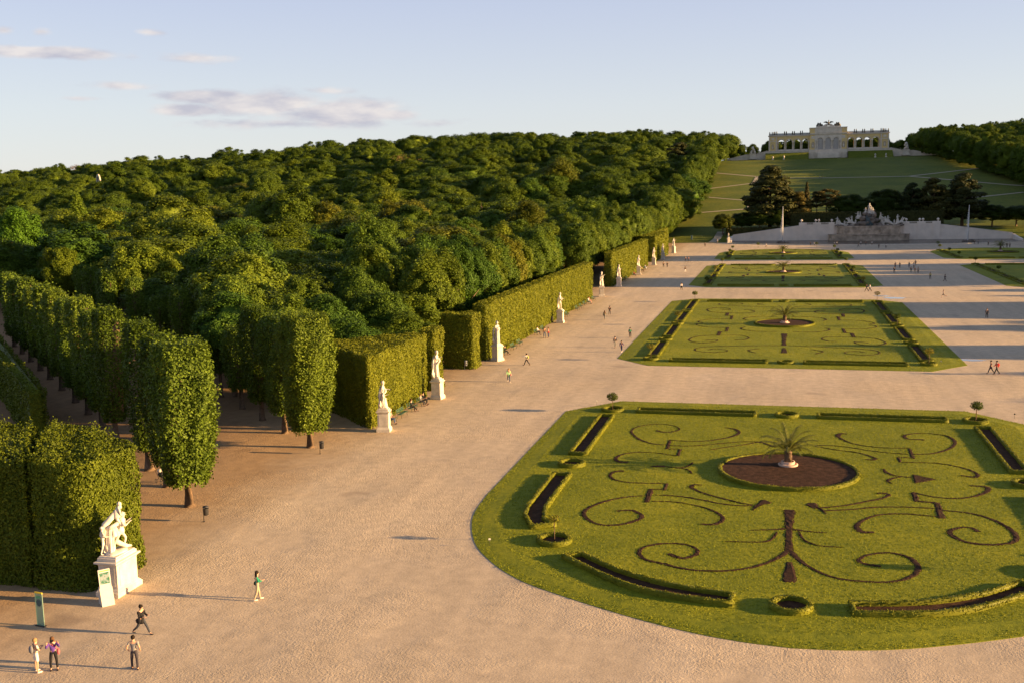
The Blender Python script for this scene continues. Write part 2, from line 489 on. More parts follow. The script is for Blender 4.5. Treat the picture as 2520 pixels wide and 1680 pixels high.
def lawn_bed(cx, kind):
    poly = [(cx+x, y) for x, y in lawn_outline(kind)]
    inn = offset_poly(poly, 1.7)
    mb = MB(); n = len(poly)
    vs = [(x,y,-.01) for x,y in poly]+[(x,y,.022) for x,y in poly]+[(x,y,.11) for x,y in inn]
    fs = [(i,(i+1)%n,(i+1)%n+n,i+n) for i in range(n)]+[(i+n,(i+1)%n+n,(i+1)%n+2*n,i+2*n) for i in range(n)]
    a = sum(poly[i][0]*poly[(i+1)%n][1]-poly[(i+1)%n][0]*poly[i][1] for i in range(n))
    if a < 0: fs = [tuple(reversed(f)) for f in fs]; fs.append(tuple(reversed(range(2*n,3*n))))
    else: fs.append(tuple(range(2*n,3*n)))
    mb.add(vs, fs)
    return tag(mb.build('lawn', M['lawn']), kind='structure')
def offset_poly(poly, d):
    """inward offset with mitres, for either winding"""
    n = len(poly)
    a = sum(poly[i][0]*poly[(i+1)%n][1]-poly[(i+1)%n][0]*poly[i][1] for i in range(n))
    s = 1 if a > 0 else -1
    o = []
    for i in range(n):
        p0, p1, p2 = (np.array(poly[(i+k) % n], float) for k in (-1, 0, 1))
        e1 = p1-p0; e2 = p2-p1
        e1 /= (np.linalg.norm(e1) or 1); e2 /= (np.linalg.norm(e2) or 1)
        n1 = np.array((-e1[1], e1[0]))*s; n2 = np.array((-e2[1], e2[0]))*s
        b = n1+n2; L = np.linalg.norm(b); b = b/L if L > 1e-6 else n1
        c = max(.35, float(b@n1))
        o.append(tuple(p1+b*d/c))
    return o
def resample(poly, step):
    o = []
    n = len(poly)
    for i in range(n):
        a, b = poly[i], poly[(i+1) % n]
        k = max(1, int(math.hypot(b[0]-a[0], b[1]-a[1])/step))
        for j in range(k): o.append((lerp(a[0],b[0],j/k), lerp(a[1],b[1],j/k)))
    return o
def leaf_quads(P, N, size, jit=.7, rng=RNG, aspect=1.35):
    """rhombic leaves at points P facing roughly N"""
    n = len(P)
    N = N+rng.normal(0, jit, (n,3)); N /= np.linalg.norm(N, axis=1)[:,None]+1e-9
    T = np.cross(N, rng.normal(0, 1, (n,3))); T /= np.linalg.norm(T, axis=1)[:,None]+1e-9
    B = np.cross(N, T)
    s = (size*rng.uniform(.65, 1.3, n))[:,None]
    V = np.empty((n,4,3), np.float32)
    V[:,0] = P-T*s*aspect*.5; V[:,1] = P-B*s*.42; V[:,2] = P+T*s*aspect*.5; V[:,3] = P+B*s*.42
    return V.reshape(-1,3), np.arange(n*4, dtype=np.int32).reshape(-1,4)
def join_np(parts):
    V = []; Qs = []; k = 0
    for v, q in parts:
        V.append(v); Qs.append(np.asarray(q, np.int32)+k); k += len(v)
    return np.concatenate(V), np.concatenate(Qs)
def ring_hedge(outer, inner, h, z0, leaf=.09, dens=130, step=.35, rng=RNG):
    """low clipped box edging: ring wall between two outlines (same count)"""
    n = len(outer)
    prof = [(0,0),(0,h*.6),(.03,h*.93),(.35,h),(.65,h),(.97,h*.93),(1,h*.6),(1,0)]
    vs = []
    for i in range(n):
        for t, z in prof:
            jx = rng.normal(0,.018,3)
            vs.append((lerp(outer[i][0],inner[i][0],t)+jx[0], lerp(outer[i][1],inner[i][1],t)+jx[1], z0+z+jx[2]*(z>0)))
    m_ = len(prof)
    V = np.array(vs, np.float32)
    Qd = np.array([(i*m_+k, ((i+1)%n)*m_+k, ((i+1)%n)*m_+k+1, i*m_+k+1) for i in range(n) for k in range(m_-1)], np.int32)
    # leaves over the wall
    per = sum(math.hypot(outer[i][0]-outer[(i+1)%n][0], outer[i][1]-outer[(i+1)%n][1]) for i in range(n))
    cnt = int(per*dens)
    qi = rng.integers(0, len(Qd), cnt)
    a = rng.random(cnt)[:,None]; b = rng.random(cnt)[:,None]
    q = V[Qd[qi]]
    P = (q[:,0]*(1-a)+q[:,1]*a)*(1-b)+(q[:,3]*(1-a)+q[:,2]*a)*b
    Nn = np.cross(q[:,1]-q[:,0], q[:,3]-q[:,0]); Nn /= np.linalg.norm(Nn,axis=1)[:,None]+1e-9
    ctr = np.array([np.mean([p[0] for p in outer]), np.mean([p[1] for p in outer]), z0])
    P = P+rng.normal(0,.02,(cnt,3))
    lv, lq = leaf_quads(P, Nn, leaf, .8, rng)
    return join_np([(V, Qd), (lv, lq)])
EDGE_H, EDGE_W = .35, .29
def border_bed(outer, label, group, near=True, soil_z=.16, name='box_hedge_bed'):
    """soil bed with a clipped box edging; outline in world coordinates"""
    outer = resample(outer, .45 if near else 1.5)
    inner = offset_poly(outer, EDGE_W)
    cx = float(np.mean([p[0] for p in outer])); cy = float(np.mean([p[1] for p in outer]))
    o_ = [(x-cx, y-cy) for x, y in outer]; i_ = [(x-cx, y-cy) for x, y in inner]
    a = sum(o_[i][0]*o_[(i+1)%len(o_)][1]-o_[(i+1)%len(o_)][0]*o_[i][1] for i in range(len(o_)))
    if a < 0: o_.reverse(); i_.reverse()
    root = empty(name, (cx, cy, .11), 0, label, 'hedged bed', group)
    V, Qd = ring_hedge(o_, i_, EDGE_H, -.03, .075 if near else .2, 190 if near else 14)
    ob('box_edging', mesh_np('box_edging', V, Qd, mats=[M['box']]), root)
    mb = MB(); mb.add([(x, y, soil_z-.11) for x, y in offset_poly(o_, EDGE_W*.7)], [tuple(range(len(o_)))])
    mb.build('soil', M['soil'], root)
    return root
def circle(cx, cy, r, n=28): return [(cx+r*math.cos(2*math.pi*i/n), cy+r*math.sin(2*math.pi*i/n)) for i in range(n)]
def rect(x0, x1, y0, y1): return [(x0,y0),(x1,y0),(x1,y1),(x0,y1)]

for k in (1, 2, 3, 4): lawn_bed(BX, k)
for k in (3, 4): lawn_bed(2*CX-BX, k)
G_E = 'box edged soil beds along the parterre lawns'
bedname = {1: 'nearest lawn', 2: 'second lawn', 3: 'third lawn', 4: 'farthest lawn'}
def side(x): return 'right' if x > 0 else 'left'
def beds_for(cx, kind, where):
    near = kind <= 2
    lab = lambda s: f'{s} of the {where}'
    if kind == 1:
        LB = [(-17.4,83.5),(-19.05,83.5),(-19.05,74.0),(-18.75,71.7),(-17.6,69.1),(-15.9,70.0),(-16.9,71.2),(-17.4,73.8)]
        arcO = arc_pts([(-14.3,63.8),(-12.6,62.1),(-10.0,59.8),(-7.7,58.6),(-5.6,58.1),(-3.2,57.7)],3)
        arcI = arc_pts([(-3.1,59.4),(-5.7,59.9),(-7.9,60.7),(-10.4,62.2),(-13.0,64.6)],3)
        for s in (-1, 1):
            f = lambda P: [(cx-s*x if s > 0 else cx+x, y) for x, y in P]
            sd = side(s)
            border_bed(f(rect(-19.05,-17.4,90.2,106.8)), lab(f'straight box edged soil bed at the far {sd} side'), G_E)
            border_bed(f(LB), lab(f'bent box edged soil bed at the near {sd} side'), G_E)
            border_bed(f(arcO+arcI), lab(f'curved box edged soil bed on the front {sd} edge'), G_E)
            border_bed(f(rect(-15.5,-3.0,109.0,110.8)), lab(f'long box edged strip on the back edge, {sd} half'), G_E)
            for x, y, w in ((-15.4,66.9,'front'),(-18.1,86.9,'middle'),(-18.1,109.9,'back')):
                border_bed(f(circle(x, y, 1.2)), lab(f'round box edged bed at the {w} {sd}'), G_E, name='round_hedge_bed')
        border_bed(circle(cx, 58.4, 1.2), lab('round box edged bed at the front centre'), G_E, name='round_hedge_bed')
        border_bed(circle(cx, 109.9, 1.2), lab('round box edged bed at the back centre'), G_E, name='round_hedge_bed')
        border_bed(circle(cx, 87.6, 5.7, 60), lab('large round soil bed around the palm'), G_E, name='palm_bed', soil_z=.30)
        return
    if kind == 2:
        y0, y1 = 140.2, 228.3; segs = ((147,161.4),(167.4,181.3),(187.0,201.2),(204.9,221.6)); rounds = (144.8,164.3,184.2,203.0,222.4); strips = ((143.0,145.0),(221.2,223.2)); pr_, py_ = 5.1, 185.9
    if kind == 3:
        segs = ((262,276),(280,292),(298,310),(314,327)); rounds = (259.5,278,295,312,329); strips = ((257.8,259.8),(327.2,329.2)); pr_, py_ = 5.0, 299.6
    if kind == 4:
        segs = ((362,376),(381,396)); rounds = (358.5,378.5,400.5); strips = ((355.6,357.6),); pr_, py_ = 5.0, 386.5
    ordn = ['first','second','third','fourth','fifth']
    for s in (-1, 1):
        sd = side(s); X = cx+s*18.15
        for i, (a, b) in enumerate(segs): border_bed(rect(X-.85, X+.85, a, b), lab(f'{ordn[i]} long soil bed from the front on the {sd} border'), G_E, near)
        for i, y in enumerate(rounds): border_bed(circle(X, y, 1.1, 20), lab(f'{ordn[i]} round soil bed from the front on the {sd} border'), G_E, near, name='round_hedge_bed')
        for i, (a, b) in enumerate(strips): border_bed(rect(cx+s*8.9-6.6, cx+s*8.9+6.6, a, b), lab(f'{"back" if i else "front"} edge soil strip, {sd} half'), G_E, near)
    for i, (a, b) in enumerate(strips): border_bed(circle(cx, (a+b)/2, 1.1, 20), lab(f'round soil bed at the {"back" if i else "front"} centre'), G_E, near, name='round_hedge_bed')
    border_bed(circle(cx, py_, pr_, 40), lab('large round soil bed around the palm'), G_E, near, name='palm_bed', soil_z=.30)
beds_for(BX, 1, 'nearest lawn')
beds_for(BX, 2, 'second lawn')
beds_for(BX, 3, 'left third lawn')
beds_for(BX, 4, 'left farthest lawn')
beds_for(2*CX-BX, 3, 'right third lawn')
beds_for(2*CX-BX, 4, 'right farthest lawn')

SCROLLS = [
  ('spiral scroll with a stepped bar, upper left of the nearest lawn', [
    ('s', [(-12.42,101.26),(-11.89,100.7),(-11.06,100.73),(-10.39,101.59),(-10.35,102.56),(-11.01,103.64),(-12.27,104.15),(-13.51,103.63),(-14.49,102.48),(-14.81,100.68),(-14.35,98.88),(-13.55,97.2),(-12.68,96.12),(-11.81,95.57),(-10.85,95.5)], (0.6,0.32,0.2,0.3,0.5,0.28)),
    ('p', [(-10.93,97.46),(-10.54,97.35),(-10.42,93.8),(-10.85,93.82)], None),
    ('s', [(-10.8,97.38),(-9.09,97.24),(-7.52,97.57),(-6.14,98.61),(-5.08,99.86),(-4.53,101.42),(-4.79,102.7),(-5.4,103.37),(-5.99,103.46)], (0.22,0.25,0.4,0.6,0.3)),
    ('s', [(-10.58,95.27),(-8.93,95.38),(-7.41,95.97),(-5.89,96.91),(-4.36,97.75),(-2.87,98.0)], (0.25,0.22,0.25)),
    ('s', [(-2.87,98.0),(-2.32,97.85),(-1.61,96.95),(-0.99,96.22)], (0.7,0.5,0.4)),
    ('s', [(-2.86,97.66),(-3.85,96.74),(-5.43,95.47),(-6.75,94.26)], (0.25,0.2,0.15)),
    ('s', [(-10.53,93.94),(-9.6,94.1)], (0.3,0.3)),
    ('p', [(-9.69,94.15),(-9.28,94.15),(-9.27,91.49),(-9.63,91.53)], None),
    ('s', [(-9.56,91.54),(-10.56,92.0),(-11.92,92.4),(-13.29,92.17),(-14.27,91.36),(-14.71,90.18),(-14.59,89.13),(-14.1,88.61),(-13.39,88.67)], (0.2,0.25,0.4,0.6,0.7)),
  ]),
  ('small anchor shaped soil cut left of the nearest palm', [
    ('s', [(-11.4,87.46),(-10.77,87.71),(-10.19,87.82)], (0.3,0.8,0.9)),
    ('s', [(-10.19,87.76),(-9.36,87.53),(-8.51,87.82),(-8.14,88.61),(-7.98,89.52)], (0.3,0.3,0.35,0.3)),
    ('s', [(-9.36,87.53),(-8.46,87.26),(-7.98,86.64),(-7.77,85.84)], (0.25,0.3,0.3)),
  ]),
  ('double scroll with stepped bar and spiral, lower left of the nearest lawn', [
    ('s', [(-13.36,85.6),(-13.73,85.62),(-14.24,85.11),(-14.32,84.0),(-13.75,82.89),(-12.67,82.3),(-11.27,82.29),(-9.63,82.53)], (0.6,0.5,0.4,0.3,0.25)),
    ('p', [(-9.65,82.66),(-9.28,82.65),(-9.28,80.46),(-9.66,80.44)], None),
    ('s', [(-9.57,80.7),(-10.52,80.65)], (0.3,0.3)),
    ('p', [(-10.81,80.73),(-10.25,80.78),(-10.17,77.0),(-10.71,76.94)], None),
    ('s', [(-10.72,78.79),(-12.04,78.2),(-13.28,77.09),(-14.26,75.48),(-14.64,73.8),(-14.07,72.14),(-12.97,71.08),(-11.71,71.31),(-10.69,72.35),(-10.32,73.5),(-10.85,74.51),(-11.56,74.83),(-12.32,74.46)], (0.25,0.4,0.5,0.4,0.5,0.5,0.4)),
    ('s', [(-10.07,79.11),(-8.87,79.14),(-7.53,78.91),(-6.19,78.35),(-4.86,77.68),(-3.59,77.47),(-2.65,77.65)], (0.25,0.35,0.35,0.3)),
    ('p', [(-2.62,76.35),(-2.62,77.54),(-2.23,78.51),(-2.15,79.2),(-1.74,79.44),(-1.19,78.74),(-1.35,78.22),(-1.78,78.03),(-2.09,77.64),(-2.33,77.16),(-2.48,76.37)], None),
    ('s', [(-2.59,77.77),(-3.62,78.25),(-4.94,79.15),(-6.32,80.2),(-7.19,81.26),(-7.51,81.82),(-7.29,82.49),(-6.68,82.53)], (0.3,0.35,0.4,0.6,0.4)),
    ('s', [(-10.07,77.4),(-8.71,77.54),(-7.39,77.22),(-6.06,76.47),(-5.05,75.36),(-4.62,74.19),(-4.8,73.14),(-5.31,72.55),(-6.09,72.54)], (0.2,0.25,0.4,0.6,0.4)),
  ]),
  ('large forked soil figure with two spirals at the front of the nearest lawn', [
    ('s', [(-0.02,77.07),(0.0,75.87),(-0.03,72.91),(-0.06,70.16),(-0.08,67.96)], (1.3,1.0,0.7,0.6,0.9)),
    ('s', [(-0.05,72.58),(1.22,72.26),(2.47,72.19)], (0.5,0.3,0.15)),
    ('s', [(-0.05,72.66),(-1.2,72.2),(-2.6,71.78)], (0.5,0.3,0.15)),
    ('s', [(0.61,72.03),(0.94,70.36),(1.84,69.42),(3.32,69.34)], (0.3,0.3,0.12)),
    ('s', [(-0.83,71.75),(-1.18,70.14),(-1.88,69.44),(-4.24,69.06)], (0.3,0.3,0.12)),
    ('s', [(-0.08,68.14),(0.63,66.2),(1.57,64.59),(2.7,63.56),(4.14,63.3),(5.8,63.57),(6.93,64.55),(7.62,66.1),(7.49,67.71),(6.83,68.61),(5.85,68.76),(4.69,68.02),(4.17,66.9),(4.67,66.33),(5.46,66.16)], (0.7,0.4,0.35,0.35,0.5,0.6,0.4,0.3,0.5,0.5)),
    ('s', [(-0.08,68.14),(-0.81,66.43),(-1.91,64.87),(-3.31,63.78),(-4.83,63.32),(-6.28,63.36),(-7.81,64.05),(-9.03,64.65),(-9.55,65.95),(-9.22,67.1),(-7.99,67.96),(-6.54,67.87),(-5.88,67.02),(-5.93,66.12),(-6.67,65.28),(-7.67,65.96)], (0.7,0.4,0.35,0.35,0.45,0.45,0.35,0.3,0.4,0.5,0.6)),
  ]),
  ('keystone shaped soil cut below the forked figure on the nearest lawn', [
    ('p', [(-0.28,65.92),(0.19,65.95),(0.47,62.75),(0.25,62.31),(-0.38,62.28),(-0.59,62.54)], None),
  ]),
  ('double scroll with stepped bar and spiral, lower right of the nearest lawn', [
    ('p', [(1.13,78.56),(1.38,79.22),(2.06,79.2),(2.13,78.28),(2.49,77.67),(2.72,76.51),(2.51,76.47),(2.11,77.6),(1.66,77.74)], None),
    ('s', [(2.25,77.99),(3.95,78.85),(5.72,80.35),(6.83,81.27),(7.39,82.35),(6.96,82.72),(6.55,82.54)], (0.35,0.35,0.4,0.6,0.4)),
    ('s', [(2.48,77.31),(4.54,78.05),(6.5,78.96),(8.43,79.31),(10.29,79.3)], (0.3,0.3,0.3)),
    ('p', [(10.35,80.97),(10.9,81.07),(10.79,76.94),(10.14,76.91)], None),
    ('p', [(9.07,83.4),(9.54,83.49),(9.55,80.72),(9.0,80.72)], None),
    ('s', [(9.24,80.95),(10.62,80.83)], (0.5,0.5)),
    ('s', [(9.26,83.34),(10.69,82.32),(12.34,82.28),(13.77,83.27),(14.78,84.69),(14.86,85.88),(13.7,86.03)], (0.4,0.35,0.4,0.7,0.4)),
    ('s', [(10.5,77.19),(8.84,77.52),(7.37,77.46),(5.95,76.76),(4.84,75.07),(4.51,73.77),(4.81,72.83),(5.58,72.94)], (0.25,0.3,0.4,0.7,0.6)),
    ('s', [(10.62,78.95),(12.4,78.62),(13.66,77.57),(14.48,75.66),(14.67,73.75),(14.06,72.32),(12.63,71.68),(11.24,71.96),(10.54,73.34),(10.69,74.34),(11.49,75.1),(12.07,75.08),(12.46,74.29)], (0.35,0.4,0.5,0.6,0.4,0.5,0.6,0.5,0.3,0.7)),
  ]),
  ('arrow headed soil cut right of the nearest palm', [
    ('s', [(7.7,90.05),(7.8,89.08),(8.28,88.2),(8.94,87.87),(9.64,87.72)], (0.3,0.6,0.3,0.35)),
    ('s', [(7.92,85.62),(7.68,86.28),(8.03,87.05),(8.79,87.73)], (0.3,0.5,0.3)),
    ('p', [(9.73,88.97),(11.64,87.47),(9.66,85.93)], None),
  ]),
  ('spiral scroll with a stepped bar, upper right of the nearest lawn', [
    ('s', [(5.55,102.62),(4.94,102.71),(4.63,101.53),(4.97,100.3),(5.69,98.98),(6.95,97.97),(8.46,97.61),(10.47,97.81)], (0.5,0.7,0.4,0.25,0.22)),
    ('p', [(10.4,97.87),(10.78,97.86),(10.72,94.02),(10.25,93.93)], None),
    ('s', [(10.37,94.27),(9.24,94.33)], (0.3,0.3)),
    ('p', [(9.08,94.36),(9.44,94.36),(9.48,92.5),(9.07,92.43)], None),
    ('s', [(9.32,92.54),(10.92,92.75),(12.34,92.7),(13.65,91.94),(14.58,90.8),(14.86,89.58),(14.58,88.7),(13.88,88.93),(13.51,88.98)], (0.22,0.28,0.4,0.6,0.5)),
    ('s', [(10.59,95.58),(12.05,95.99),(13.32,97.19),(14.43,99.23),(14.88,101.23),(14.54,103.17),(13.45,103.92),(12.28,104.11),(11.07,103.34),(10.62,102.52),(10.86,101.46),(11.56,101.39),(12.3,101.33)], (0.25,0.35,0.5,0.5,0.25,0.25,0.6,0.4,0.6)),
    ('s', [(10.22,95.52),(8.67,95.74),(6.84,96.42),(4.59,97.57),(2.39,97.55)], (0.25,0.2,0.25)),
    ('s', [(2.38,97.2),(4.14,96.13),(5.86,95.42),(6.84,94.46),(7.36,93.43),(6.95,92.99),(6.52,93.13)], (0.25,0.25,0.4,0.5,0.4)),
  ]),
]
QUARTER = [
  ('front spiral with long tail', [
    ('s', [(-10.95,-31.09),(-9.98,-30.28),(-8.28,-31.13),(-8.57,-32.88),(-10.78,-33.65),(-12.65,-32.16),(-12.6,-29.52),(-10.12,-27.8),(-3.73,-26.35),(-0.54,-25.81)], (0.5,0.3,0.3,0.4,0.4,0.3,0.3)),
  ]),
  ('front hooked scroll', [
    ('s', [(-3.68,-29.2),(-4.91,-30.39),(-5.13,-31.45),(-4.08,-33.52)], (0.25,0.5,0.3)),
  ]),
  ('stepped scroll with side spiral', [
    ('s', [(-12.11,-21.61),(-10.27,-20.82),(-10.42,-22.78),(-11.66,-24.26),(-13.28,-24.06),(-14.58,-21.28),(-13.53,-17.12),(-10.58,-15.36)], (0.6,0.3,0.5,0.4,0.3)),
    ('p', [(-10.7,-10.85),(-9.99,-10.78),(-10.04,-16.14),(-10.76,-16.21)], None),
    ('p', [(-9.62,-5.51),(-9.04,-5.46),(-9.05,-11.34),(-9.68,-11.19)], None),
    ('s', [(-10.39,-11.26),(-9.37,-10.71)], (0.5,0.5)),
    ('s', [(-10.28,-15.75),(-6.97,-15.41),(-5.52,-17.92),(-6.25,-20.39),(-7.58,-20.73)], (0.25,0.3,0.5,0.3)),
    ('s', [(-9.41,-6.19),(-12.63,-5.56),(-14.57,-3.36),(-14.78,-1.43),(-13.87,-0.61)], (0.25,0.35,0.6)),
  ]),
  ('hooked scroll beside the palm circle', [
    ('s', [(-6.49,-4.75),(-7.15,-6.67),(-6.36,-8.86),(-4.05,-10.41),(-1.24,-10.13)], (0.4,0.5,0.3,0.3)),
  ]),
]
SPINE = [
  ('spine', [
    ('s', [(-0.13,-12.6),(-0.12,-16.75),(-0.16,-22.61),(-0.16,-25.94)], (1.6,1.0,0.8,1.2)),
  ]),
  ('wedge', [
    ('p', [(-0.47,-28.13),(0.13,-28.06),(0.35,-33.16),(-0.67,-33.28)], None),
  ]),
]

def scroll_mesh(strokes, x0, y0, sx=1.0, sy=1.0, seed=0, coarse=1):
    rg = np.random.default_rng(seed)
    vs = []; fs = []
    zt = .015
    for kind, pts, w in strokes:
        P = [((x-x0)*sx, (y-y0)*sy) for x, y in pts]
        if kind == 'p':
            b = len(vs); n = len(P)
            P = resample(P, .35*coarse); n = len(P)
            P = [(x+rg.normal(0,.025), y+rg.normal(0,.025)) for x, y in P]
            inn = offset_poly(P, .16)
            vs += [(x, y, zt-.03) for x, y in P]+[(x, y, zt+.01+abs(rg.normal(0,.02))) for x, y in inn]
            fs += [(b+i, b+(i+1)%n, b+n+(i+1)%n, b+n+i) for i in range(n)]
            fs.append(tuple(b+n+i for i in range(n)))
            continue
        C = arc_pts(P, 7 if coarse == 1 else 3)
        L = len(C); b = len(vs)
        ww = np.interp(np.linspace(0,1,L), np.linspace(0,1,len(w)), w)
        for i, p in enumerate(C):
            a = np.array(C[max(0,i-1)]); c = np.array(C[min(L-1,i+1)])
            d = c-a; d /= np.linalg.norm(d)+1e-9; nrm = np.array((-d[1], d[0]))
            k = ww[i]*.40
            if i in (0, L-1): k *= .6
            for t, z in ((-1,-.03),(-.6,.004),(0,.010),(.6,.004),(1,-.03)):
                q = np.array(p)+nrm*k*t*rg.uniform(.82,1.18)
                vs.append((q[0], q[1], zt+z+abs(rg.normal(0,.016))))
        fs += [(b+i*5+j, b+(i+1)*5+j, b+(i+1)*5+j+1, b+i*5+j+1) for i in range(L-1) for j in range(4)]
    mb = MB(); mb.add(vs, fs); return mb.mesh('soil_scroll', M['scroll'])
def scroll(label, strokes, ox, oy, sx=1, sy=1, seed=0, coarse=1, group=None):
    xs_ = [p[0] for k in strokes for p in k[1]]; ys_ = [p[1] for k in strokes for p in k[1]]
    x0, y0 = float(np.mean(xs_)), float(np.mean(ys_))
    o = ob('soil_scroll', scroll_mesh(strokes, x0, y0, sx, sy, seed, coarse), None, (ox+x0*sx, oy+y0*sy, .11))
    return tag(o, label, 'flower bed', group or 'soil scrolls cut into the parterre lawns')
for i, (lab, st) in enumerate(SCROLLS): scroll(lab, st, BX, 0, seed=i)
def stroke_points(strokes, ox, oy, sx=1, sy=1):
    P = []; W_ = []
    for kind, pts, w in strokes:
        q = [(ox+x*sx, oy+y*sy) for x, y in pts]
        if kind == 'p':
            q = resample(q, .3); c = np.mean(q, axis=0)
            for f_ in (.3,.65,1): P += [tuple(c+(np.array(p)-c)*f_) for p in q]; W_ += [.16]*len(q)
        else:
            C = arc_pts(q, 7); P += C; W_ += list(np.interp(np.linspace(0,1,len(C)), np.linspace(0,1,len(w)), w)*.40)
    return P, W_
def inside_poly(pt, poly):
    ins = np.zeros(len(pt), bool); n = len(poly)
    for i in range(n):
        p, q = poly[i], poly[(i+1) % n]
        cond = (p[1] > pt[:,1]) != (q[1] > pt[:,1])
        ins ^= cond & (pt[:,0] < (q[0]-p[0])*(pt[:,1]-p[1])/((q[1]-p[1]) or 1e-9)+p[0])
    return ins
def grass_on(label, cx, kind, per_m2, size, strokes_list, seed, edge=9, e0=.75):
    rg = np.random.default_rng(seed)
    poly = [(cx+x, y) for x, y in lawn_outline(kind)]
    A = np.array(poly); lo, hi = A.min(0), A.max(0)
    n = int((hi-lo).prod()*per_m2)
    pt = rg.uniform(lo, hi, (n,2)); pt = pt[inside_poly(pt, poly)]
    inn = inside_poly(pt, offset_poly(poly, 1.7))
    keep = np.ones(len(pt), bool)
    SP, SW = [], []
    for st, args in strokes_list:
        p, w = stroke_points(st, *args); SP += p; SW += w
    SP = np.array(SP); SW = np.array(SW)
    for k in range(0, len(pt), 4000):
        c = pt[k:k+4000]
        d = np.sqrt(((c[:,None,:]-SP[None])**2).sum(2))-SW[None]*.8
        keep[k:k+4000] = d.min(1) > 0
    # ragged grass along the cuts
    e = rg.integers(0, len(SP), int(len(SP)*edge)); a = rg.uniform(0, 6.28, len(e)); r_ = SW[e]*rg.uniform(e0,1.3,len(e))+.02
    ed = SP[e]+np.stack([np.cos(a), np.sin(a)],1)*r_[:,None]
    dd = np.empty(len(ed))
    for k in range(0, len(ed), 4000): dd[k:k+4000] = (np.sqrt(((ed[k:k+4000,None,:]-SP[None])**2).sum(2))-SW[None]*.62).min(1)
    ed = ed[dd > 0]
    pt = np.concatenate([pt[keep], ed]); z = np.where(np.concatenate([inn[keep], np.ones(len(ed), bool)]), .11, .055)
    N = rg.normal(0,1,(len(pt),3)); N[:,2] = np.abs(N[:,2])*.7
    V, Qd = leaf_quads(np.column_stack([pt, z+size*.22]), N, size, .2, rg)
    ct = A.mean(0)
    V = V-np.array((ct[0], ct[1], 0), np.float32)
    tag(ob('grass', mesh_np('grass', V, Qd, mats=[M['grass']]), None, (ct[0], ct[1], 0)), label, 'grass', None, 'stuff')
grass_on('short mown grass of the nearest lawn', BX, 1, 56, .055, [(st, (BX,0)) for _, st in SCROLLS], 5)
grass_on('short mown grass of the second lawn', BX, 2, 14, .075, [(st, (BX,185.9,sx,sy)) for _, st in QUARTER for sx in (1,-1) for sy in (1,-1)]+[(st, (BX,185.9)) for _, st in SPINE], 6, 3, 1.0)
def quarter_scrolls(cx, cy, ky, where, coarse):
    for sx, hs in ((1,'left'),(-1,'right')):
        for sy, vs_ in ((1,'front'),(-1,'back')):
            for j, (n, st) in enumerate(QUARTER):
                lab = {'front spiral with long tail': 'long tailed soil spiral', 'front hooked scroll': 'small hooked soil scroll', 'stepped scroll with side spiral': 'stepped soil scroll', 'hooked scroll beside the palm circle': 'hooked soil scroll by the palm'}[n]
                scroll(f'{lab}, {vs_} {hs} quarter of the {where}', st, cx, cy, sx, sy*ky, j, coarse)
    for n, st in SPINE:
        scroll(f'{ {"spine":"straight central soil spine","wedge":"small keystone soil cut"}[n] } at the front of the {where}', st, cx, cy, 1, ky, 3, coarse)
quarter_scrolls(BX, 185.9, 1.0, 'second lawn', 1)
quarter_scrolls(BX, 299.6, .86, 'left third lawn', 2)
quarter_scrolls(BX, 386.5, .62, 'left farthest lawn', 2)

# ------------------------------------------------------------------ palms and standard trees
def make_palm(label, loc, H, seed, spread=1.0):
    rg = random.Random(seed)
    root = empty('palm_tree', loc, 0, label, 'palm', 'palms in the round beds')
    tr = MB(); th = H*.34
    tr.lathe([(.20,0),(.34,.1),(.30,th*.4),(.33,th*.55),(.27,th*.7),(.31,th*.85),(.2,th)], 12)
    for k in range(60):
        a = rg.uniform(0,6.28); z = rg.uniform(.1,th*.98); r = .29
        tr.add([(r*math.cos(a-.2),r*math.sin(a-.2),z),(r*math.cos(a+.2),r*math.sin(a+.2),z),((r+.16)*math.cos(a),(r+.16)*math.sin(a),z+.22)], [(0,1,2)])
    tr.build('trunk', M['bark'], root)
    fr = MB()
    n = 26
    for k in range(n):
        a = k*2.399+rg.uniform(-.2,.2); t = k/n
        L = H*rg.uniform(.70,.92)*spread; e0 = lerp(1.45, .30, t**.9)+rg.uniform(-.1,.1); droop = rg.uniform(.9,1.5)*(1 if t > .2 else 1.25)
        p = Vector((math.cos(a)*.08, math.sin(a)*.08, th*.95)); pts = [p.copy()]; e = e0
        for s in range(9):
            e -= droop/9*(.4+1.2*s/9)
            p = p+Vector((math.cos(a)*math.cos(e), math.sin(a)*math.cos(e), math.sin(e)))*L/9
            pts.append(p.copy())
        for i in range(len(pts)-1):
            d = (pts[i+1]-pts[i]).normalized(); sd = Vector((-math.sin(a), math.cos(a), 0)); upv = sd.cross(d)
            fr.add([pts[i]-sd*.03, pts[i]+sd*.03, pts[i+1]+sd*.02, pts[i+1]-sd*.02], [(0,1,2,3)])
            if i < 1: continue
            for j in range(3):
                q = pts[i].lerp(pts[i+1], j/3); ll = .46*(1-.55*abs(i/8-.4))*L/2.2
                for s in (-1,1):
                    tip = q+sd*s*ll*.62+d*ll*.7-upv*(-.15*ll)+Vector((0,0,-.12*ll))
                    fr.add([q, q+d*.075, tip], [(0,1,2)])
    fr.build('fronds', M['palm'], root)
    return root
PALM_G = 'stone planters holding the palms'
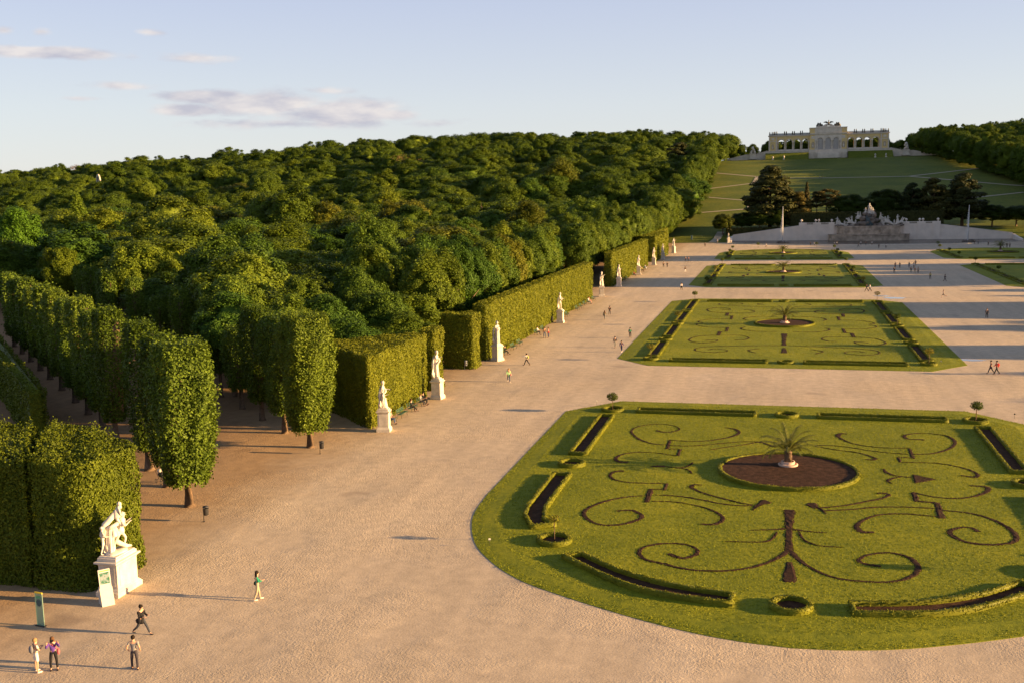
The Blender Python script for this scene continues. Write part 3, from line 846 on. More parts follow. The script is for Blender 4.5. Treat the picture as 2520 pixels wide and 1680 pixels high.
for (x, y, hh, w) in ((BX,89.3,3.3,'nearest lawn'),(BX,185.9,3.4,'second lawn'),(BX,299.6,3.4,'left third lawn'),(BX,386.5,3.2,'left farthest lawn'),(2*CX-BX,299.6,3.4,'right third lawn'),(2*CX-BX,391,4.2,'right farthest lawn')):
    pl = MB()
    pl.lathe([(.80,0),(.82,.12),(.76,.15),(.66,.15),(.66,.08),(.54,.08),(.56,.32),(.55,.36),(.45,.36),(.42,.2)], 28)
    o = pl.build('palm_planter', M['terracotta'], None, (x, y, .29)); tag(o, f'low round stone planter under the palm of the {w}', 'planter', PALM_G)
    make_palm(f'spreading young palm in the round bed of the {w}', (x, y, .45), hh, int(y))

def make_std(name, label, loc, h, r, seed, dens, col, stems=1):
    rg = np.random.default_rng(seed)
    root = empty(name, loc, 0, label, 'small tree', 'little standard trees in the round beds')
    tr = MB()
    for k in range(stems):
        a = k*2.1
        tr.tube([(.10*k*math.cos(a),.1*k*math.sin(a),0),(.05*k*math.cos(a),.05*k*math.sin(a),h*.5),(0,0,h-r*.6)], [.035,.03,.025], 6)
    for k in range(7):
        a = rg.uniform(0,6.28); tr.tube([(0,0,h-r*1.3),(r*.5*math.cos(a), r*.5*math.sin(a), h-r*.6),(r*.9*math.cos(a+.3), r*.9*math.sin(a+.3), h-r*.2)], [.018,.012,.006], 4)
    tr.build('trunk', M['bark'], root)
    n = dens
    D = rg.normal(0,1,(n,3)); D /= np.linalg.norm(D,axis=1)[:,None]
    P = D*(rg.uniform(.55,1.05,n)[:,None])*np.array((r,r,r*.72))+np.array((0,0,h-r*.7))
    V, Qd = leaf_quads(P, D, .10, .7, rg)
    c = ob('crown', mesh_np('crown', V, Qd, mats=[M['leaf']]), root); c.color = (*col, 1)
    return root
olive = (.9,.85,.8)
make_std('standard_tree', 'bare slender standard tree at the front left corner of the nearest lawn', (-14.5,66.9,.15), 1.85, .40, 1, 160, (1.6,1.1,.8))
make_std('standard_tree', 'round headed standard tree at the back left corner of the nearest lawn', (-17.2,109.8,.15), 1.95, .62, 2, 750, olive)
make_std('standard_tree', 'two stemmed standard tree at the back right corner of the nearest lawn', (19.1,110.2,.15), 2.0, .62, 3, 700, olive, 3)
make_std('standard_tree', 'standard tree at the front right corner of the nearest lawn', (16.3,66.9,.15), 1.9, .5, 4, 500, olive)
ordw = ['first','second','third','fourth','fifth']
def std_row(cx, ys_, where, kinds):
    for s in (-1,1):
        for i, y in enumerate(ys_):
            k = kinds[(i+(s>0)) % len(kinds)]
            if k == 0: continue
            make_std('standard_tree', f'{"reddish thin" if k==2 else "round headed"} standard tree, {ordw[i]} from the front, {side(s)} border of the {where}', (cx+s*18.15, y, .15), 2.2 if k == 2 else 2.1, .62, int(y)+s, 320 if k == 2 else 620, (1.9,1.15,.8) if k == 2 else olive)
std_row(BX, (144.8,184.2,222.4), 'second lawn', [2,2,1])
std_row(BX, (259.5,295,329), 'left third lawn', [1,2,1])
std_row(BX, (358.5,378.5,400.5), 'left farthest lawn', [1,1,1])
std_row(2*CX-BX, (259.5,295,329), 'right third lawn', [1,1,1])
std_row(2*CX-BX, (358.5,378.5,400.5), 'right farthest lawn', [1,1,1])
for i, (x, y) in enumerate(((-8.5,424),(13.5,424),(57.5,424))):
    make_std('standard_tree', f'round headed standard tree on the gravel before the pool, {["left of the farthest palm","midway to the fountain","in front of the right jet"][i]}', (x, y, 0), 2.2, .8, 90+i, 500, olive)

# ------------------------------------------------------------------ tall clipped hedges
def rounded(poly, rad, seg=5):
    o = []; n = len(poly)
    for i in range(n):
        p0, p1, p2 = (np.array(poly[(i+k)%n], float) for k in (-1,0,1))
        r = rad[i] if isinstance(rad, (list, tuple)) else rad
        if r <= 0: o.append(tuple(p1)); continue
        d1 = (p0-p1); d2 = (p2-p1); l1 = np.linalg.norm(d1); l2 = np.linalg.norm(d2)
        r = min(r, l1*.49, l2*.49)
        a = p1+d1/l1*r; b = p1+d2/l2*r
        for k in range(seg+1):
            t = k/seg
            o.append(tuple((1-t)**2*a+2*t*(1-t)*p1+t*t*b))
    return o
def hedge(name, label, poly, h, dens, leaf, rad=.35, top=1.0, rough=.10, group='clipped hedge walls along the avenue', matn='hedge', cat='hedge', skip_far=True, z0=0.0, topvar=.12, tint=(1,1,1)):
    poly = rounded(poly, rad)
    a = sum(poly[i][0]*poly[(i+1)%len(poly)][1]-poly[(i+1)%len(poly)][0]*poly[i][1] for i in range(len(poly)))
    if a < 0: poly = poly[::-1]
    cx = float(np.mean([p[0] for p in poly])); cy = float(np.mean([p[1] for p in poly]))
    P = np.array(poly)-np.array((cx,cy))
    rg = np.random.default_rng(int(abs(cx*13+cy*7)))
    n = len(P); E = np.roll(P,-1,axis=0)-P; L = np.linalg.norm(E,axis=1); per = L.sum()
    cnt = int(per*h*dens)
    ei = rg.choice(n, cnt, p=L/per); t = rg.random(cnt)
    xy = P[ei]+E[ei]*t[:,None]; nrm = np.stack([E[ei][:,1], -E[ei][:,0]],1)/L[ei][:,None]
    z = rg.random(cnt)*h
    # gentle bulges of the clipped face
    arc = np.cumsum(np.concatenate([[0], L]))[ei]+t*L[ei]
    bul = .10*np.sin(arc*.9+np.sin(z*.7)*1.3)+.07*np.sin(arc*2.3+z*1.1)+.05*np.sin(z*2.7+arc*.5)+.05*np.sin(arc*6.1+z*2.3)*np.sin(z*5.3-arc*1.7)+.04*np.sin(arc*9.7-z*4.1)*np.sin(z*8.9+arc*2.9)
    off = bul*rough/.10+rg.normal(0,rough*.45,cnt)
    pos = np.stack([xy[:,0]+nrm[:,0]*off, xy[:,1]+nrm[:,1]*off, z],1)
    N = np.stack([nrm[:,0], nrm[:,1], np.full(cnt,.12)],1)
    V1_, Q1_ = leaf_quads(pos, N, leaf, .55, rg)
    parts = [(V1_, Q1_)]
    # top
    xmin, ymin = P.min(0); xmax, ymax = P.max(0)
    A = abs(a)/2; ct = int(A*dens*top)
    pt = np.stack([rg.uniform(xmin,xmax,ct*4), rg.uniform(ymin,ymax,ct*4)],1)
    ins = np.zeros(len(pt), bool)
    for i in range(n):
        p, q = P[i], P[(i+1)%n]
        cond = (p[1] > pt[:,1]) != (q[1] > pt[:,1])
        xi = (q[0]-p[0])*(pt[:,1]-p[1])/((q[1]-p[1]) or 1e-9)+p[0]
        ins ^= cond & (pt[:,0] < xi)
    pt = pt[ins][:ct]
    zt = h-topvar*.8+topvar*(np.sin(pt[:,0]*1.7)*np.sin(pt[:,1]*1.3)+.7*np.sin(pt[:,0]*3.9+pt[:,1]*1.1)*np.sin(pt[:,1]*4.3))+rg.normal(0,topvar*.6,len(pt))
    parts.append(leaf_quads(np.column_stack([pt, zt]), np.tile((0,0,1.0),(len(pt),1)), leaf, .6+topvar, rg))
    # solid twiggy inside
    inn = np.array(offset_poly([tuple(p) for p in P], .42))
    k = len(inn)
    cv = np.concatenate([np.column_stack([inn, np.zeros(k)]), np.column_stack([inn, np.full(k, h-.35)])])
    cq = np.array([(i,(i+1)%k,(i+1)%k+k,i+k) for i in range(k)], np.int32)
    V, Qd = join_np(parts+[(cv.astype(np.float32), cq)])
    me = mesh_np(name, V, Qd, polys=[[len(V)-k+i for i in range(k)]], mats=[M[matn]])
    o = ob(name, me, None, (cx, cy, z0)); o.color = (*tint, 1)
    return tag(o, label, cat, group)
# the block at the near corner, two clipped sections with a seam
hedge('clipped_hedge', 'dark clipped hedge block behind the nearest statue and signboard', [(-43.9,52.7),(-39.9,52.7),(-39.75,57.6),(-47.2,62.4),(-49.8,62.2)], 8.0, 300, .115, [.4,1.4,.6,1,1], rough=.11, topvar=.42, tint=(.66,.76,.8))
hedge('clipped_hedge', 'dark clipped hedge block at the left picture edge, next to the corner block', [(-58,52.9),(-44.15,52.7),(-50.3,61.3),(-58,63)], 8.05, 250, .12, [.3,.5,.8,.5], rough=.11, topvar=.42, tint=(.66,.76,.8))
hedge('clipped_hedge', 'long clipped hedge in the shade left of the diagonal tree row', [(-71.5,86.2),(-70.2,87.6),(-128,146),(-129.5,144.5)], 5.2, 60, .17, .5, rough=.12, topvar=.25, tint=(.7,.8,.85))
hedge('clipped_hedge', 'sunlit clipped hedge behind the benches of the second and third statues', [(-40.1,97.5),(-40.1,115.9),(-42,115.9),(-50.5,108)], 7.4, 170, .125, [.5,.3,.3,.5])
hedge('clipped_hedge', 'short sunlit hedge end just behind the third statue', [(-40.0,118.4),(-40.0,121.6),(-41.9,123.2),(-41.9,118.4)], 7.4, 170, .125, .25)
hedge('clipped_hedge', 'narrow hedge return with a dark front, beside the grey bin', [(-39.8,134.1),(-39.8,137.6),(-44.6,138),(-44.6,134.4)], 7.4, 140, .135, .3)
hedge('clipped_hedge', 'longest sunlit hedge wall, from the fourth statue to the sixth', [(-40.0,141.6),(-40.0,228.2),(-42.0,228.2),(-42.0,141.6)], 8.0, 85, .16, .3)
hedge('clipped_hedge', 'sunlit hedge wall behind the seventh, eighth and ninth statues', [(-40.0,255.8),(-40.0,328),(-42.0,328),(-42.0,255.8)], 8.3, 40, .22, .3)
hedge('clipped_hedge', 'farthest sunlit hedge wall before the open slope', [(-39.6,345),(-39.6,386),(-44,386),(-44,345)], 8.4, 24, .30, .3)
hedge('clipped_hedge', 'dark hedge returning into the wood beyond the farthest sunlit wall', [(-44.2,352),(-44.2,430),(-47,430),(-47,352)], 8.2, 16, .36, .3)

# ------------------------------------------------------------------ clipped lime trees of the diagonal walk
def slab_tree(label, x, y, W, T, z0, z1, trunk_r, dens, leaf, seed, hollow=0.0, lean=0.0, group='clipped lime trees of the diagonal walk', rot=R(135), bot=.55):
    """tree clipped flat: W along the row, T across"""
    rg = np.random.default_rng(seed)
    root = empty('clipped_lime_tree', (x, y, 0), rot, label, 'tree', group)
    h = z1-z0
    def prof(u):      # width against height
        return np.interp(u, [0,.05,.2,.42,.6,.82,.94,1], [bot*.4,bot*.8,.66,.88,.98,1,.88,.62])
    dens = dens*3.0
    cnt = int((2*W+2*T)*h*dens)
    u = rg.random(cnt); ang = rg.random(cnt)*4
    sidei = ang.astype(int); f = rg.uniform(-1,1,cnt)
    # weight faces by their width
    pick = rg.random(cnt); wf = W/(W+T)
    sx = np.where(pick < wf, f, np.where(sidei % 2 == 0, 1.0, -1.0))
    sy = np.where(pick < wf, np.where(sidei % 2 == 0, 1.0, -1.0), f)
    pr_ = prof(u)
    wav = 1+.10*np.sin(u*9+seed)+.07*np.sin(f*5+seed*2+u*4)
    X = sx*W/2*pr_*wav; Y = sy*T/2*(.55+.45*pr_)*(1+.12*np.sin(u*7+f*3+seed))
    # round the corners
    rc = np.clip((np.abs(sx)+np.abs(sy)-1.5)/.5, 0, 1)
    X *= 1-.12*rc; Y *= 1-.16*rc
    X += lean*u*h
    tuft = .22*np.sin(X*3.1+u*17+seed)*np.sin(u*23-X*2.3+Y*3)
    X = X*(1+tuft*.35); Y = Y*(1+tuft*.5)
    P = np.stack([X, Y, z0+u*h], 1)+rg.normal(0,.17,(cnt,3))
    N = np.stack([np.where(pick<wf,0,sx), np.where(pick<wf,sy,0), .25+0*u], 1)
    keep = np.ones(cnt, bool)
    if hollow: # thin foliage on the shaded flat face
        hol = (pick < wf) & (sy > 0) & (u < .86)      # the local +y face looks away from the sun
        nzv = np.sin(X*2.1+seed)*np.sin(u*11+seed*1.7)
        mid_ = np.clip(1.5-1.3*np.abs(X)/(W/2*pr_+.01), 0, 1)*np.clip((u-.08)*6, 0, 1)
        keep = ~(hol & (rg.random(cnt) < hollow*(.80+.35*nzv)*(.35+.8*mid_)))
    P, N = P[keep], N[keep]
    tp = int(W*T*dens*1.3)
    Pt = np.stack([rg.uniform(-.45,.45,tp)*W*.8+lean*h, rg.uniform(-.45,.45,tp)*T, np.full(tp, z1-.1)+rg.normal(0,.32,tp)],1)
    P = np.concatenate([P, Pt]); N = np.concatenate([N, np.tile((0,0,1.0),(tp,1))])
    ni = int(len(P)*(.07 if hollow else .2))
    Pi = np.stack([rg.uniform(-.8,.8,ni)*W/2*.9, rg.uniform(-.6,.0 if hollow else .6,ni)*T/2, z0+rg.random(ni)*h], 1)
    P = np.concatenate([P, Pi]); N = np.concatenate([N, rg.normal(0,1,(ni,3))])
    V, Qd = leaf_quads(P, N, leaf*.60, .6, rg)
    # inner mass
    us = np.linspace(.03,.95,9); core = []
    for u_ in us:
        hw = W/2*(.86 if hollow > .5 else .78)*float(prof(u_)); t0_, t1_ = -T*.30, T*.0 if hollow else T*.30
        core += [(-hw+lean*u_*h,t0_,z0+u_*h),(hw+lean*u_*h,t0_,z0+u_*h),(hw+lean*u_*h,t1_,z0+u_*h),(-hw+lean*u_*h,t1_,z0+u_*h)]
    k0 = len(V); V = np.concatenate([V, np.array(core, np.float32)])
    Qd = np.concatenate([Qd, np.array([(k0+j*4+i, k0+j*4+(i+1)%4, k0+(j+1)*4+(i+1)%4, k0+(j+1)*4+i) for j in range(8) for i in range(4)], np.int32)])
    c = ob('crown', mesh_np('crown', V, Qd, polys=[[k0+i for i in range(4)],[k0+32+i for i in range(4)]], mats=[M['leaf'], M['bark']]), root); c.color = (1.0,1.04,.9,1)
    if hollow > .5:
        mi = np.zeros(len(c.data.polygons), np.int32); mi[-34:] = 1; c.data.polygons.foreach_set('material_index', mi)
    tr = MB()
    tr.tube([(0,0,-.1),(.02,0,.25),(0,.02,z0+1),(.05,0,z0+h*.45),(lean*h*.6,0,z1-1.2)], [trunk_r*1.6,trunk_r*1.05,trunk_r,trunk_r*.7,trunk_r*.25], 9)
    rr = random.Random(seed)
    for k in range(34):
        zb = rr.uniform(z0+.5, z1-2.5); s = rr.choice((-1,1)); ll = rr.uniform(.3,.46)*W*float(prof(min(1,(zb-z0+1.3)/h)))
        tr.tube([(0,0,zb),(s*ll*.45,rr.uniform(-.35,.35),zb+.5),(s*ll,rr.uniform(-.6,.6)*T*.4,zb+rr.uniform(.9,1.8))], [trunk_r*.42,trunk_r*.28,.03], 5)
    tr.build('trunk', M['bark'], root)
    return root
GL = 'clipped lime trees of the diagonal walk'
T_ = lambda k: (-44.0-5.0*k, 70.0+4.85*k)
slab_tree('clipped lime tree closest to the corner hedge, at the end of its row', *T_(0), 5.9, 3.7, 1.9, 12.5, .34, 42, .27, 1, .25)
slab_tree('second clipped lime from the corner hedge, pram beside its trunk', *T_(.97), 5.6, 2.3, 2.0, 12.3, .36, 34, .28, 2, .75)
slab_tree('third clipped lime of the left row, before its gap', *T_(1.9), 6.0, 2.2, 2.0, 12.7, .40, 34, .28, 3, .85)
names = ['first','second','third','fourth','fifth','sixth','seventh','eighth','ninth','tenth']
for i, k in enumerate((3.95,4.95,6.1,7.3,8.7,10.1,11.4,12.8,14.2,15.6)):
    slab_tree(f'{names[i]} clipped lime past the gap in the left row', *T_(k), (5.9,6.0,6.6,5.8,6.4)[i%5], 2.3, 2.0, 12.7-.07*k+(.25,-.5,.3,-.3,.1)[i%5], .36, 32 if i < 5 else 16, .29 if i < 5 else .4, 10+i, .8)
U_ = lambda k: (-42.9-5.2*k, 89.4+5.2*k)
slab_tree('clipped lime at the end of the right row, bin beside its trunk', *U_(0), 5.8, 3.8, 1.7, 12.3, .33, 44, .26, 31, 0)
slab_tree('second clipped lime of the right row, pale trunk in view', *U_(1), 7.0, 2.6, 2.2, 11.6, .32, 36, .27, 32, .1)
slab_tree('third clipped lime of the right row', *U_(2), 7.0, 2.5, 2.2, 11.7, .32, 32, .28, 33, .2)
slab_tree('fourth clipped lime of the right row, before its gap', *U_(3), 5.2, 2.8, 2.3, 9.0, .30, 30, .28, 34, .5)
for i, (k, w, z1) in enumerate(((4.15,2.3,11.6),(6.55,2.5,11.5),(8.3,3.0,9.5),(10.6,3.4,11.0),(13.7,4,11.0),(14.3,5,10.8),(16.2,6,10.6),(17.6,6,10.5),(20.5,6,10.4),(25,6,10.2),(31,6,10.0))):
    slab_tree(f'narrow clipped lime of the right row, number {i+1} past its gap' if False else f'{names[i] if i < 10 else "eleventh"} narrow clipped lime past the gap in the right row', *U_(k), w, 2.2, 3.0, z1, .26, 26 if i < 4 else 14, .29 if i < 4 else .42, 50+i, .3, lean=.05)

# ------------------------------------------------------------------ tree crowns (shared meshes)
def ico_np(sub=1):
    bm = bmesh.new(); bmesh.ops.create_icosphere(bm, subdivisions=sub, radius=1)
    V = np.array([v.co[:] for v in bm.verts], np.float32); F = np.array([[v.index for v in f.verts] for f in bm.faces], np.int32)
    bm.free(); return V, F
ICO_V, ICO_F = ico_np(1)
def crown_mesh(name, kind, seed, mat, n_clump=56, per=190, leaf=.34):
    """crown of a 16 m tree, 10 m wide, base of the trunk at the origin"""
    rg = np.random.default_rng(seed)
    parts = []; core_v = []; core_f = []; k0 = 0
    cl = []
    if kind in ('broad', 'tall', 'round'):
        zc, rz, rxy = {'broad': (9.0, 6.6, 4.6), 'tall': (8.9, 6.9, 3.9), 'round': (9.0, 6.6, 4.9)}[kind]
        from mathutils import noise
        amp = {'broad': .22, 'tall': .13, 'round': .05}[kind]; sd = Vector((seed*1.37, seed*.71, seed*2.13))
        subs = []
        if kind == 'broad' and seed in (101, 104):      # several rounded heads instead of one
            for i in range(7):
                a_ = i*2.4+rg.uniform(-.4,.4); r_ = (.62 if i else 0)*rxy
                subs.append((np.array((r_*math.cos(a_), r_*math.sin(a_), zc+(rz*.40 if i == 0 else rg.uniform(-.30,.22)*rz))), rg.uniform(2.3,3.1)))
        for i in range(n_clump):
            d = rg.normal(0,1,3); d /= np.linalg.norm(d)
            if d[2] < -.75: d[2] *= -.6
            dv = Vector(d)
            bulge = 1+amp*noise.noise(dv*1.7+sd)*1.5+.10*noise.noise(dv*4.2+sd)
            k = rg.uniform(.80, .95)*bulge if i > n_clump*.12 else rg.uniform(.35,.7)
            rad = rg.uniform(.55,1.05) if kind != 'round' else rg.uniform(.7,.95)
            if subs and i > n_clump*.12:
                c_, r_ = subs[i % len(subs)]
                d[2] = d[2] if d[2] > -.5 else -d[2]
                cl.append((c_+d*r_*rg.uniform(.78,1.02)*np.array((1,1,1.05)), rad, (1,1,.85)))
            else:
                cl.append((np.array((d[0]*rxy*k, d[1]*rxy*k, zc+d[2]*rz*k*(.97 if d[2] > 0 else .88))), rad, (1,1,.85)))
        if subs:
            for c_, r_ in subs: cl.append((c_, r_*.95, (1,1,1)))
        else: cl.append((np.array((0,0,zc)), rz*.62, (rxy/rz,rxy/rz,1)))
    elif kind == 'cone':
        for i in range(n_clump):
            t = (i+.5)/n_clump; a = i*2.4; r = (1-t)**.8*4.4*rg.uniform(.65,.95)
            cl.append((np.array((r*math.cos(a), r*math.sin(a), 3.2+t*12.0)), lerp(1.5,.7,t), (1,1,.8)))
    elif kind == 'pine':      # layered plates
        lv = [(3.6,4.3),(4.8,4.9),(6.0,5.0),(7.2,4.9),(8.4,4.6),(9.6,4.2),(10.8,3.7),(12.0,3.0),(13.2,2.2),(14.3,1.5),(15.1,.8)]
        for z, rr in lv:
            m_ = max(3, int(rr*2.4))
            for i in range(m_):
                a = rg.uniform(0,6.28); r = rr*math.sqrt(rg.uniform(.15,1))*.85
                cl.append((np.array((r*math.cos(a), r*math.sin(a), z+rg.uniform(-.5,.5)-.06*r)), rg.uniform(.8,1.35), (1.25,1.25,.7)))
    elif kind == 'umbrella':
        for z, rr in ((10.0,3.2),(11.8,4.4),(13.2,4.6),(14.6,3.6),(15.4,2.0)):
            for i in range(int(rr*2.2)):
                a = rg.uniform(0,6.28); r = rr*math.sqrt(rg.uniform(.05,1))*.9
                cl.append((np.array((r*math.cos(a), r*math.sin(a), z+rg.uniform(-.4,.4))), rg.uniform(.7,1.2), (1.4,1.4,.45)))
    elif kind == 'spruce':
        for i in range(n_clump):
            t = (i+.5)/n_clump; a = i*2.4; r = (1-t)**.9*4.3*rg.uniform(.55,1.0)
            cl.append((np.array((r*math.cos(a), r*math.sin(a), 2.0+t*13.4-.12*r)), lerp(1.35,.55,t), (1.2,1.2,.6)))
    elif kind == 'bare':
        for i in range(n_clump):
            d = rg.normal(0,1,3); d /= np.linalg.norm(d); k = rg.uniform(.3,1)
            cl.append((np.array((d[0]*4.4*k, d[1]*4.4*k, 10+d[2]*5.4*k)), rg.uniform(.9,1.6), (1,1,.9)))
    for c, r, sc in cl:
        sc = np.array(sc)
        d = rg.normal(0,1,(per,3)); d /= np.linalg.norm(d,axis=1)[:,None]
        out = c-np.array((0,0,8.5)); out = out/(np.linalg.norm(out)+1e-6)
        d = d+out*.45; d /= np.linalg.norm(d,axis=1)[:,None]
        soft = kind in ('broad','tall','round','cone')
        P = c+d*sc*r*(rg.uniform(.45,1.45,(per,1)) if soft else rg.uniform(.72,1.10,(per,1)))
        parts.append(leaf_quads(P, d*(.6 if soft else 1)+out*(.7 if soft else .35)+np.array((0,0,.15)), leaf, .50 if kind != 'bare' else 1.0, rg))
        if kind != 'bare' and (not soft or r > 1.6):
            core_v.append(ICO_V*r*(.74 if r < 1.6 else .92)*sc+c)
            core_f.append(ICO_F+k0); k0 += len(ICO_V)
    V, Qd = join_np(parts)
    me_polys = []
    if core_v:
        cv = np.concatenate(core_v).astype(np.float32); cf = np.concatenate(core_f)+len(V)
        V = np.concatenate([V, cv])
        me_polys = cf.tolist()
    return mesh_np(name, V, Qd, polys=me_polys, mats=[M[mat]])
def trunk_mesh(name, seed, kind='broad'):
    rr = random.Random(seed); mb = MB()
    top = {'broad': 10, 'bare': 13, 'pine': 14, 'umbrella': 12.5, 'spruce': 15}.get(kind, 10)
    mb.tube([(0,0,-.6),(0,0,.4),(.1,0,3.5),(.15,.1,top*.6),(.1,0,top)], [.62,.42,.34,.24,.08], 9)
    for k in range(9 if kind != 'bare' else 22):
        a = rr.uniform(0,6.28); z = rr.uniform(3.6, top*.75) if kind != 'umbrella' else rr.uniform(8.5, 11); L = rr.uniform(2.6,4.2)*(1.0 if kind != 'umbrella' else .9)
        e = rr.uniform(.3,.9)
        p1 = (L*.5*math.cos(a), L*.5*math.sin(a), z+L*.4*e); p2 = (L*math.cos(a+.2), L*math.sin(a+.2), z+L*1.0*e)
        mb.tube([(0,0,z), p1, p2], [.17,.11,.03], 5)
        if kind == 'bare':
            for j in range(3):
                b = a+rr.uniform(-.9,.9)
                mb.tube([p1, (p1[0]+1.6*math.cos(b), p1[1]+1.6*math.sin(b), p1[2]+rr.uniform(.8,2.2))], [.07,.02], 4)
    return mb.mesh(name, M['bark'])
PROTO = {}
for i in range(5): PROTO['broad', i] = crown_mesh('broad_crown', 'broad', 100+i, 'leaf', 170, 270, .23)
for i in range(3): PROTO['tall', i] = crown_mesh('tall_crown', 'tall', 200+i, 'leaf', 160, 270, .22)
PROTO['round', 0] = crown_mesh('round_crown', 'round', 300, 'leaf', 130, 300, .21)
PROTO['cone', 0] = crown_mesh('cone_crown', 'cone', 310, 'leaf', 90, 260, .25)
for i in range(3): PROTO['pine', i] = crown_mesh('pine_crown', 'pine', 400+i, 'pine', per=190, leaf=.36)
PROTO['umbrella', 0] = crown_mesh('umbrella_crown', 'umbrella', 420, 'pine', per=170, leaf=.36)
PROTO['spruce', 0] = crown_mesh('spruce_crown', 'spruce', 430, 'pine', 70, 150, .36)
PROTO['bare', 0] = crown_mesh('bare_crown', 'bare', 440, 'dry', 70, 50, .26)
TRUNKS = {k: trunk_mesh('trunk', 5, k) for k in ('broad','bare','pine','umbrella','spruce')}
def tree(name, kind, v, x, y, h, w, col, label, group, z=None, cat='tree', rot=None):
    z = terrain(x, y) if z is None else z
    root = empty(name, (x, y, z), 0, label, cat, group)
    rot = random.uniform(0, 6.28) if rot is None else rot
    me = PROTO[kind, v % len([1 for k in PROTO if k[0] == kind])]
    c = ob('crown', me, root); c.scale = (w/10, w/10, h/16); c.rotation_euler = (0,0,rot); c.color = (*col, 1)
    t = ob('trunk', TRUNKS[kind if kind in TRUNKS else 'broad'], root); t.scale = ((w/10+h/16)/2,)*2+(h/16,); t.rotation_euler = (0,0,rot)
    return root
def solve_top(xr, zr, h, y0=100):
    y = y0
    while y < 1500:
        if terrain(xr*y, y)+h >= CAM_Z+zr*y: return xr*y, y
        y += 2
    return xr*900, 900
def project(x, y, z):
    v = Vector((x, y, z-CAM_Z)); d = v.dot(fw)
    return (1176+2412.6*v.dot(rt)/d, 784-2412.6*v.dot(up)/d, d)

GW = 'trees of the wood on the left'
LAND = []       # landmarks used to word the trees' labels: text, image point
def landmark(text, x, y, z): LAND.append((text, *project(x, y, z)[:2]))
taken = []
def special(name, kind, v, x, y, h, w, col, label, short=None, group=GW):
    tree(name, kind, v, x, y, h, w, col, label, group)
    taken.append((x, y, w*.42))
    if short: landmark(short, x, y, terrain(x, y)+h*.7)
special('broad_tree', 'broad', 1, -164, 260, 26.5, 21, (1.30,1.18,.95), 'broad pale olive tree, the biggest crown in the middle of the wood', 'broad pale olive tree')
special('broad_tree', 'tall', 1, -180, 220, 23, 15, (.95,1.32,.9), 'bright green tall tree at the left picture edge', 'bright green edge tree')
special('conical_tree', 'cone', 0, -242, 326, 26.5, 15, (1.05,1.12,.8), 'conical green tree right of the bright green edge tree', 'conical green tree')
special('round_tree', 'round', 0, -173.5, 225, 17.5, 9, (.95,1.05,.85), 'smooth round topped tree, the lighter of a touching pair', 'round pair of trees')
special('round_tree', 'round', 0, -161, 215, 17.0, 8.5, (.75,.95,.85), 'smooth round topped tree, the darker of a touching pair')
special('small_tree', 'broad', 2, -146, 190, 15, 8.5, (1.55,1.38,.8), 'small golden green tree in front of the round pair of trees', 'small golden tree')
special('conical_tree', 'cone', 0, -118, 292, 19.5, 11, (.75,.95,.8), 'dark conical tree standing right of the broad pale olive tree', 'dark conical tree')
special('round_tree', 'round', 0, -92, 236, 18.5, 12.5, (1.25,1.25,.85), 'smooth yellow green dome shaped tree in the near wood', 'yellow green dome tree')
special('round_tree', 'round', 0, -262, 410, 22, 15, (.62,.85,.75), 'big dark dome shaped tree behind the conical green tree', 'big dark dome tree')
x, y = solve_top(-.744, .0471, 24, 500); special('broad_tree', 'bare', 0, x, y, 26, 26, (1.0,.85,.75), 'reddish brown bare tree on the left skyline beside the white arch', 'reddish bare tree')
x, y = solve_top(-.361, .0375, 23, 500); special('bare_tree', 'bare', 0, x, y, 25, 24, (1.15,1.1,1.0), 'pale brown leafless tree standing out of the dark wood', 'pale leafless tree')
x, y = solve_top(-.0931, .0425, 26, 480); special('umbrella_pine', 'umbrella', 0, x, y, 26, 17, (.9,.9,.9), 'tall umbrella pine with a bare trunk at the edge of the slope', 'tall umbrella pine')
landmark("longest hedge's near end", -41, 142, 8); landmark("longest hedge's far end", -41, 228, 8)
landmark('second statue', -38.5, 97, 5); landmark('farthest sunlit hedge', -41, 370, 8)
landmark('right lime row', -43, 89, 11); landmark('gap in the left lime row', -58, 84, 11); landmark('third statue', -38.5, 114, 5)
landmark('dark dome', -108, 380, 13); landmark('white arch', -456, 640, 40)

# positions of the wood
cand = []
rr = random.Random(42)
for j, yy in enumerate(np.arange(128, 448, 7.6)):          # straight rows behind the hedge walls
    if 230 < yy < 254 or 330 < yy < 344 or 124 < yy < 138: continue
    for r_, xx in enumerate((-49.5, -58.5)):
        cand.append((xx+rr.uniform(-.8,.8), yy+rr.uniform(-.8,.8), rr.uniform(14.8,17.2)+(2.5 if yy > 330 else 0), rr.uniform(8.6,10.2), 'tall'))
def blocked(x, y):
    s = x+y
    if s < 55 and y < 190: return True                       # the diagonal walk and its hedge
    if s < 30 and y < 330 and x > -190: return True
    if x > -62 and y < 470: return True
    return False
y = 118.0
while y < 1080:
    step = 10.2 if y < 170 else (12.0 if y < 330 else (14.5 if y < 560 else 19.0))
    xl = -(.89*y+40); x = -50.0
    while x > xl:
        px, py = x+rr.uniform(-.36,.36)*step, y+rr.uniform(-.36,.36)*step
        x -= step*(1 if y < 560 else 1.15)
        if blocked(px, py) or (py > 465 and px > -47): continue
        if any((px-a)**2+(py-b)**2 < (c+2)**2 for a, b, c in taken): continue
        big = rr.random()
        if py < 330: h = rr.uniform(11,18)+(4 if big > .88 else 0); w = rr.uniform(10,13) if py < 170 else rr.uniform(11.5,16)+(4 if big > .88 else 0)
        elif py < 560: h = rr.uniform(14,22)+(5 if big > .9 else 0); w = rr.uniform(14,19)+(5 if big > .85 else 0)
        else: h = rr.uniform(15,27)+(4 if big > .9 else 0); w = rr.uniform(17,24)+(6 if big > .85 else 0)
        cand.append((px, py, h, w, 'tall' if rr.random() < .3 else 'broad'))
    y += step
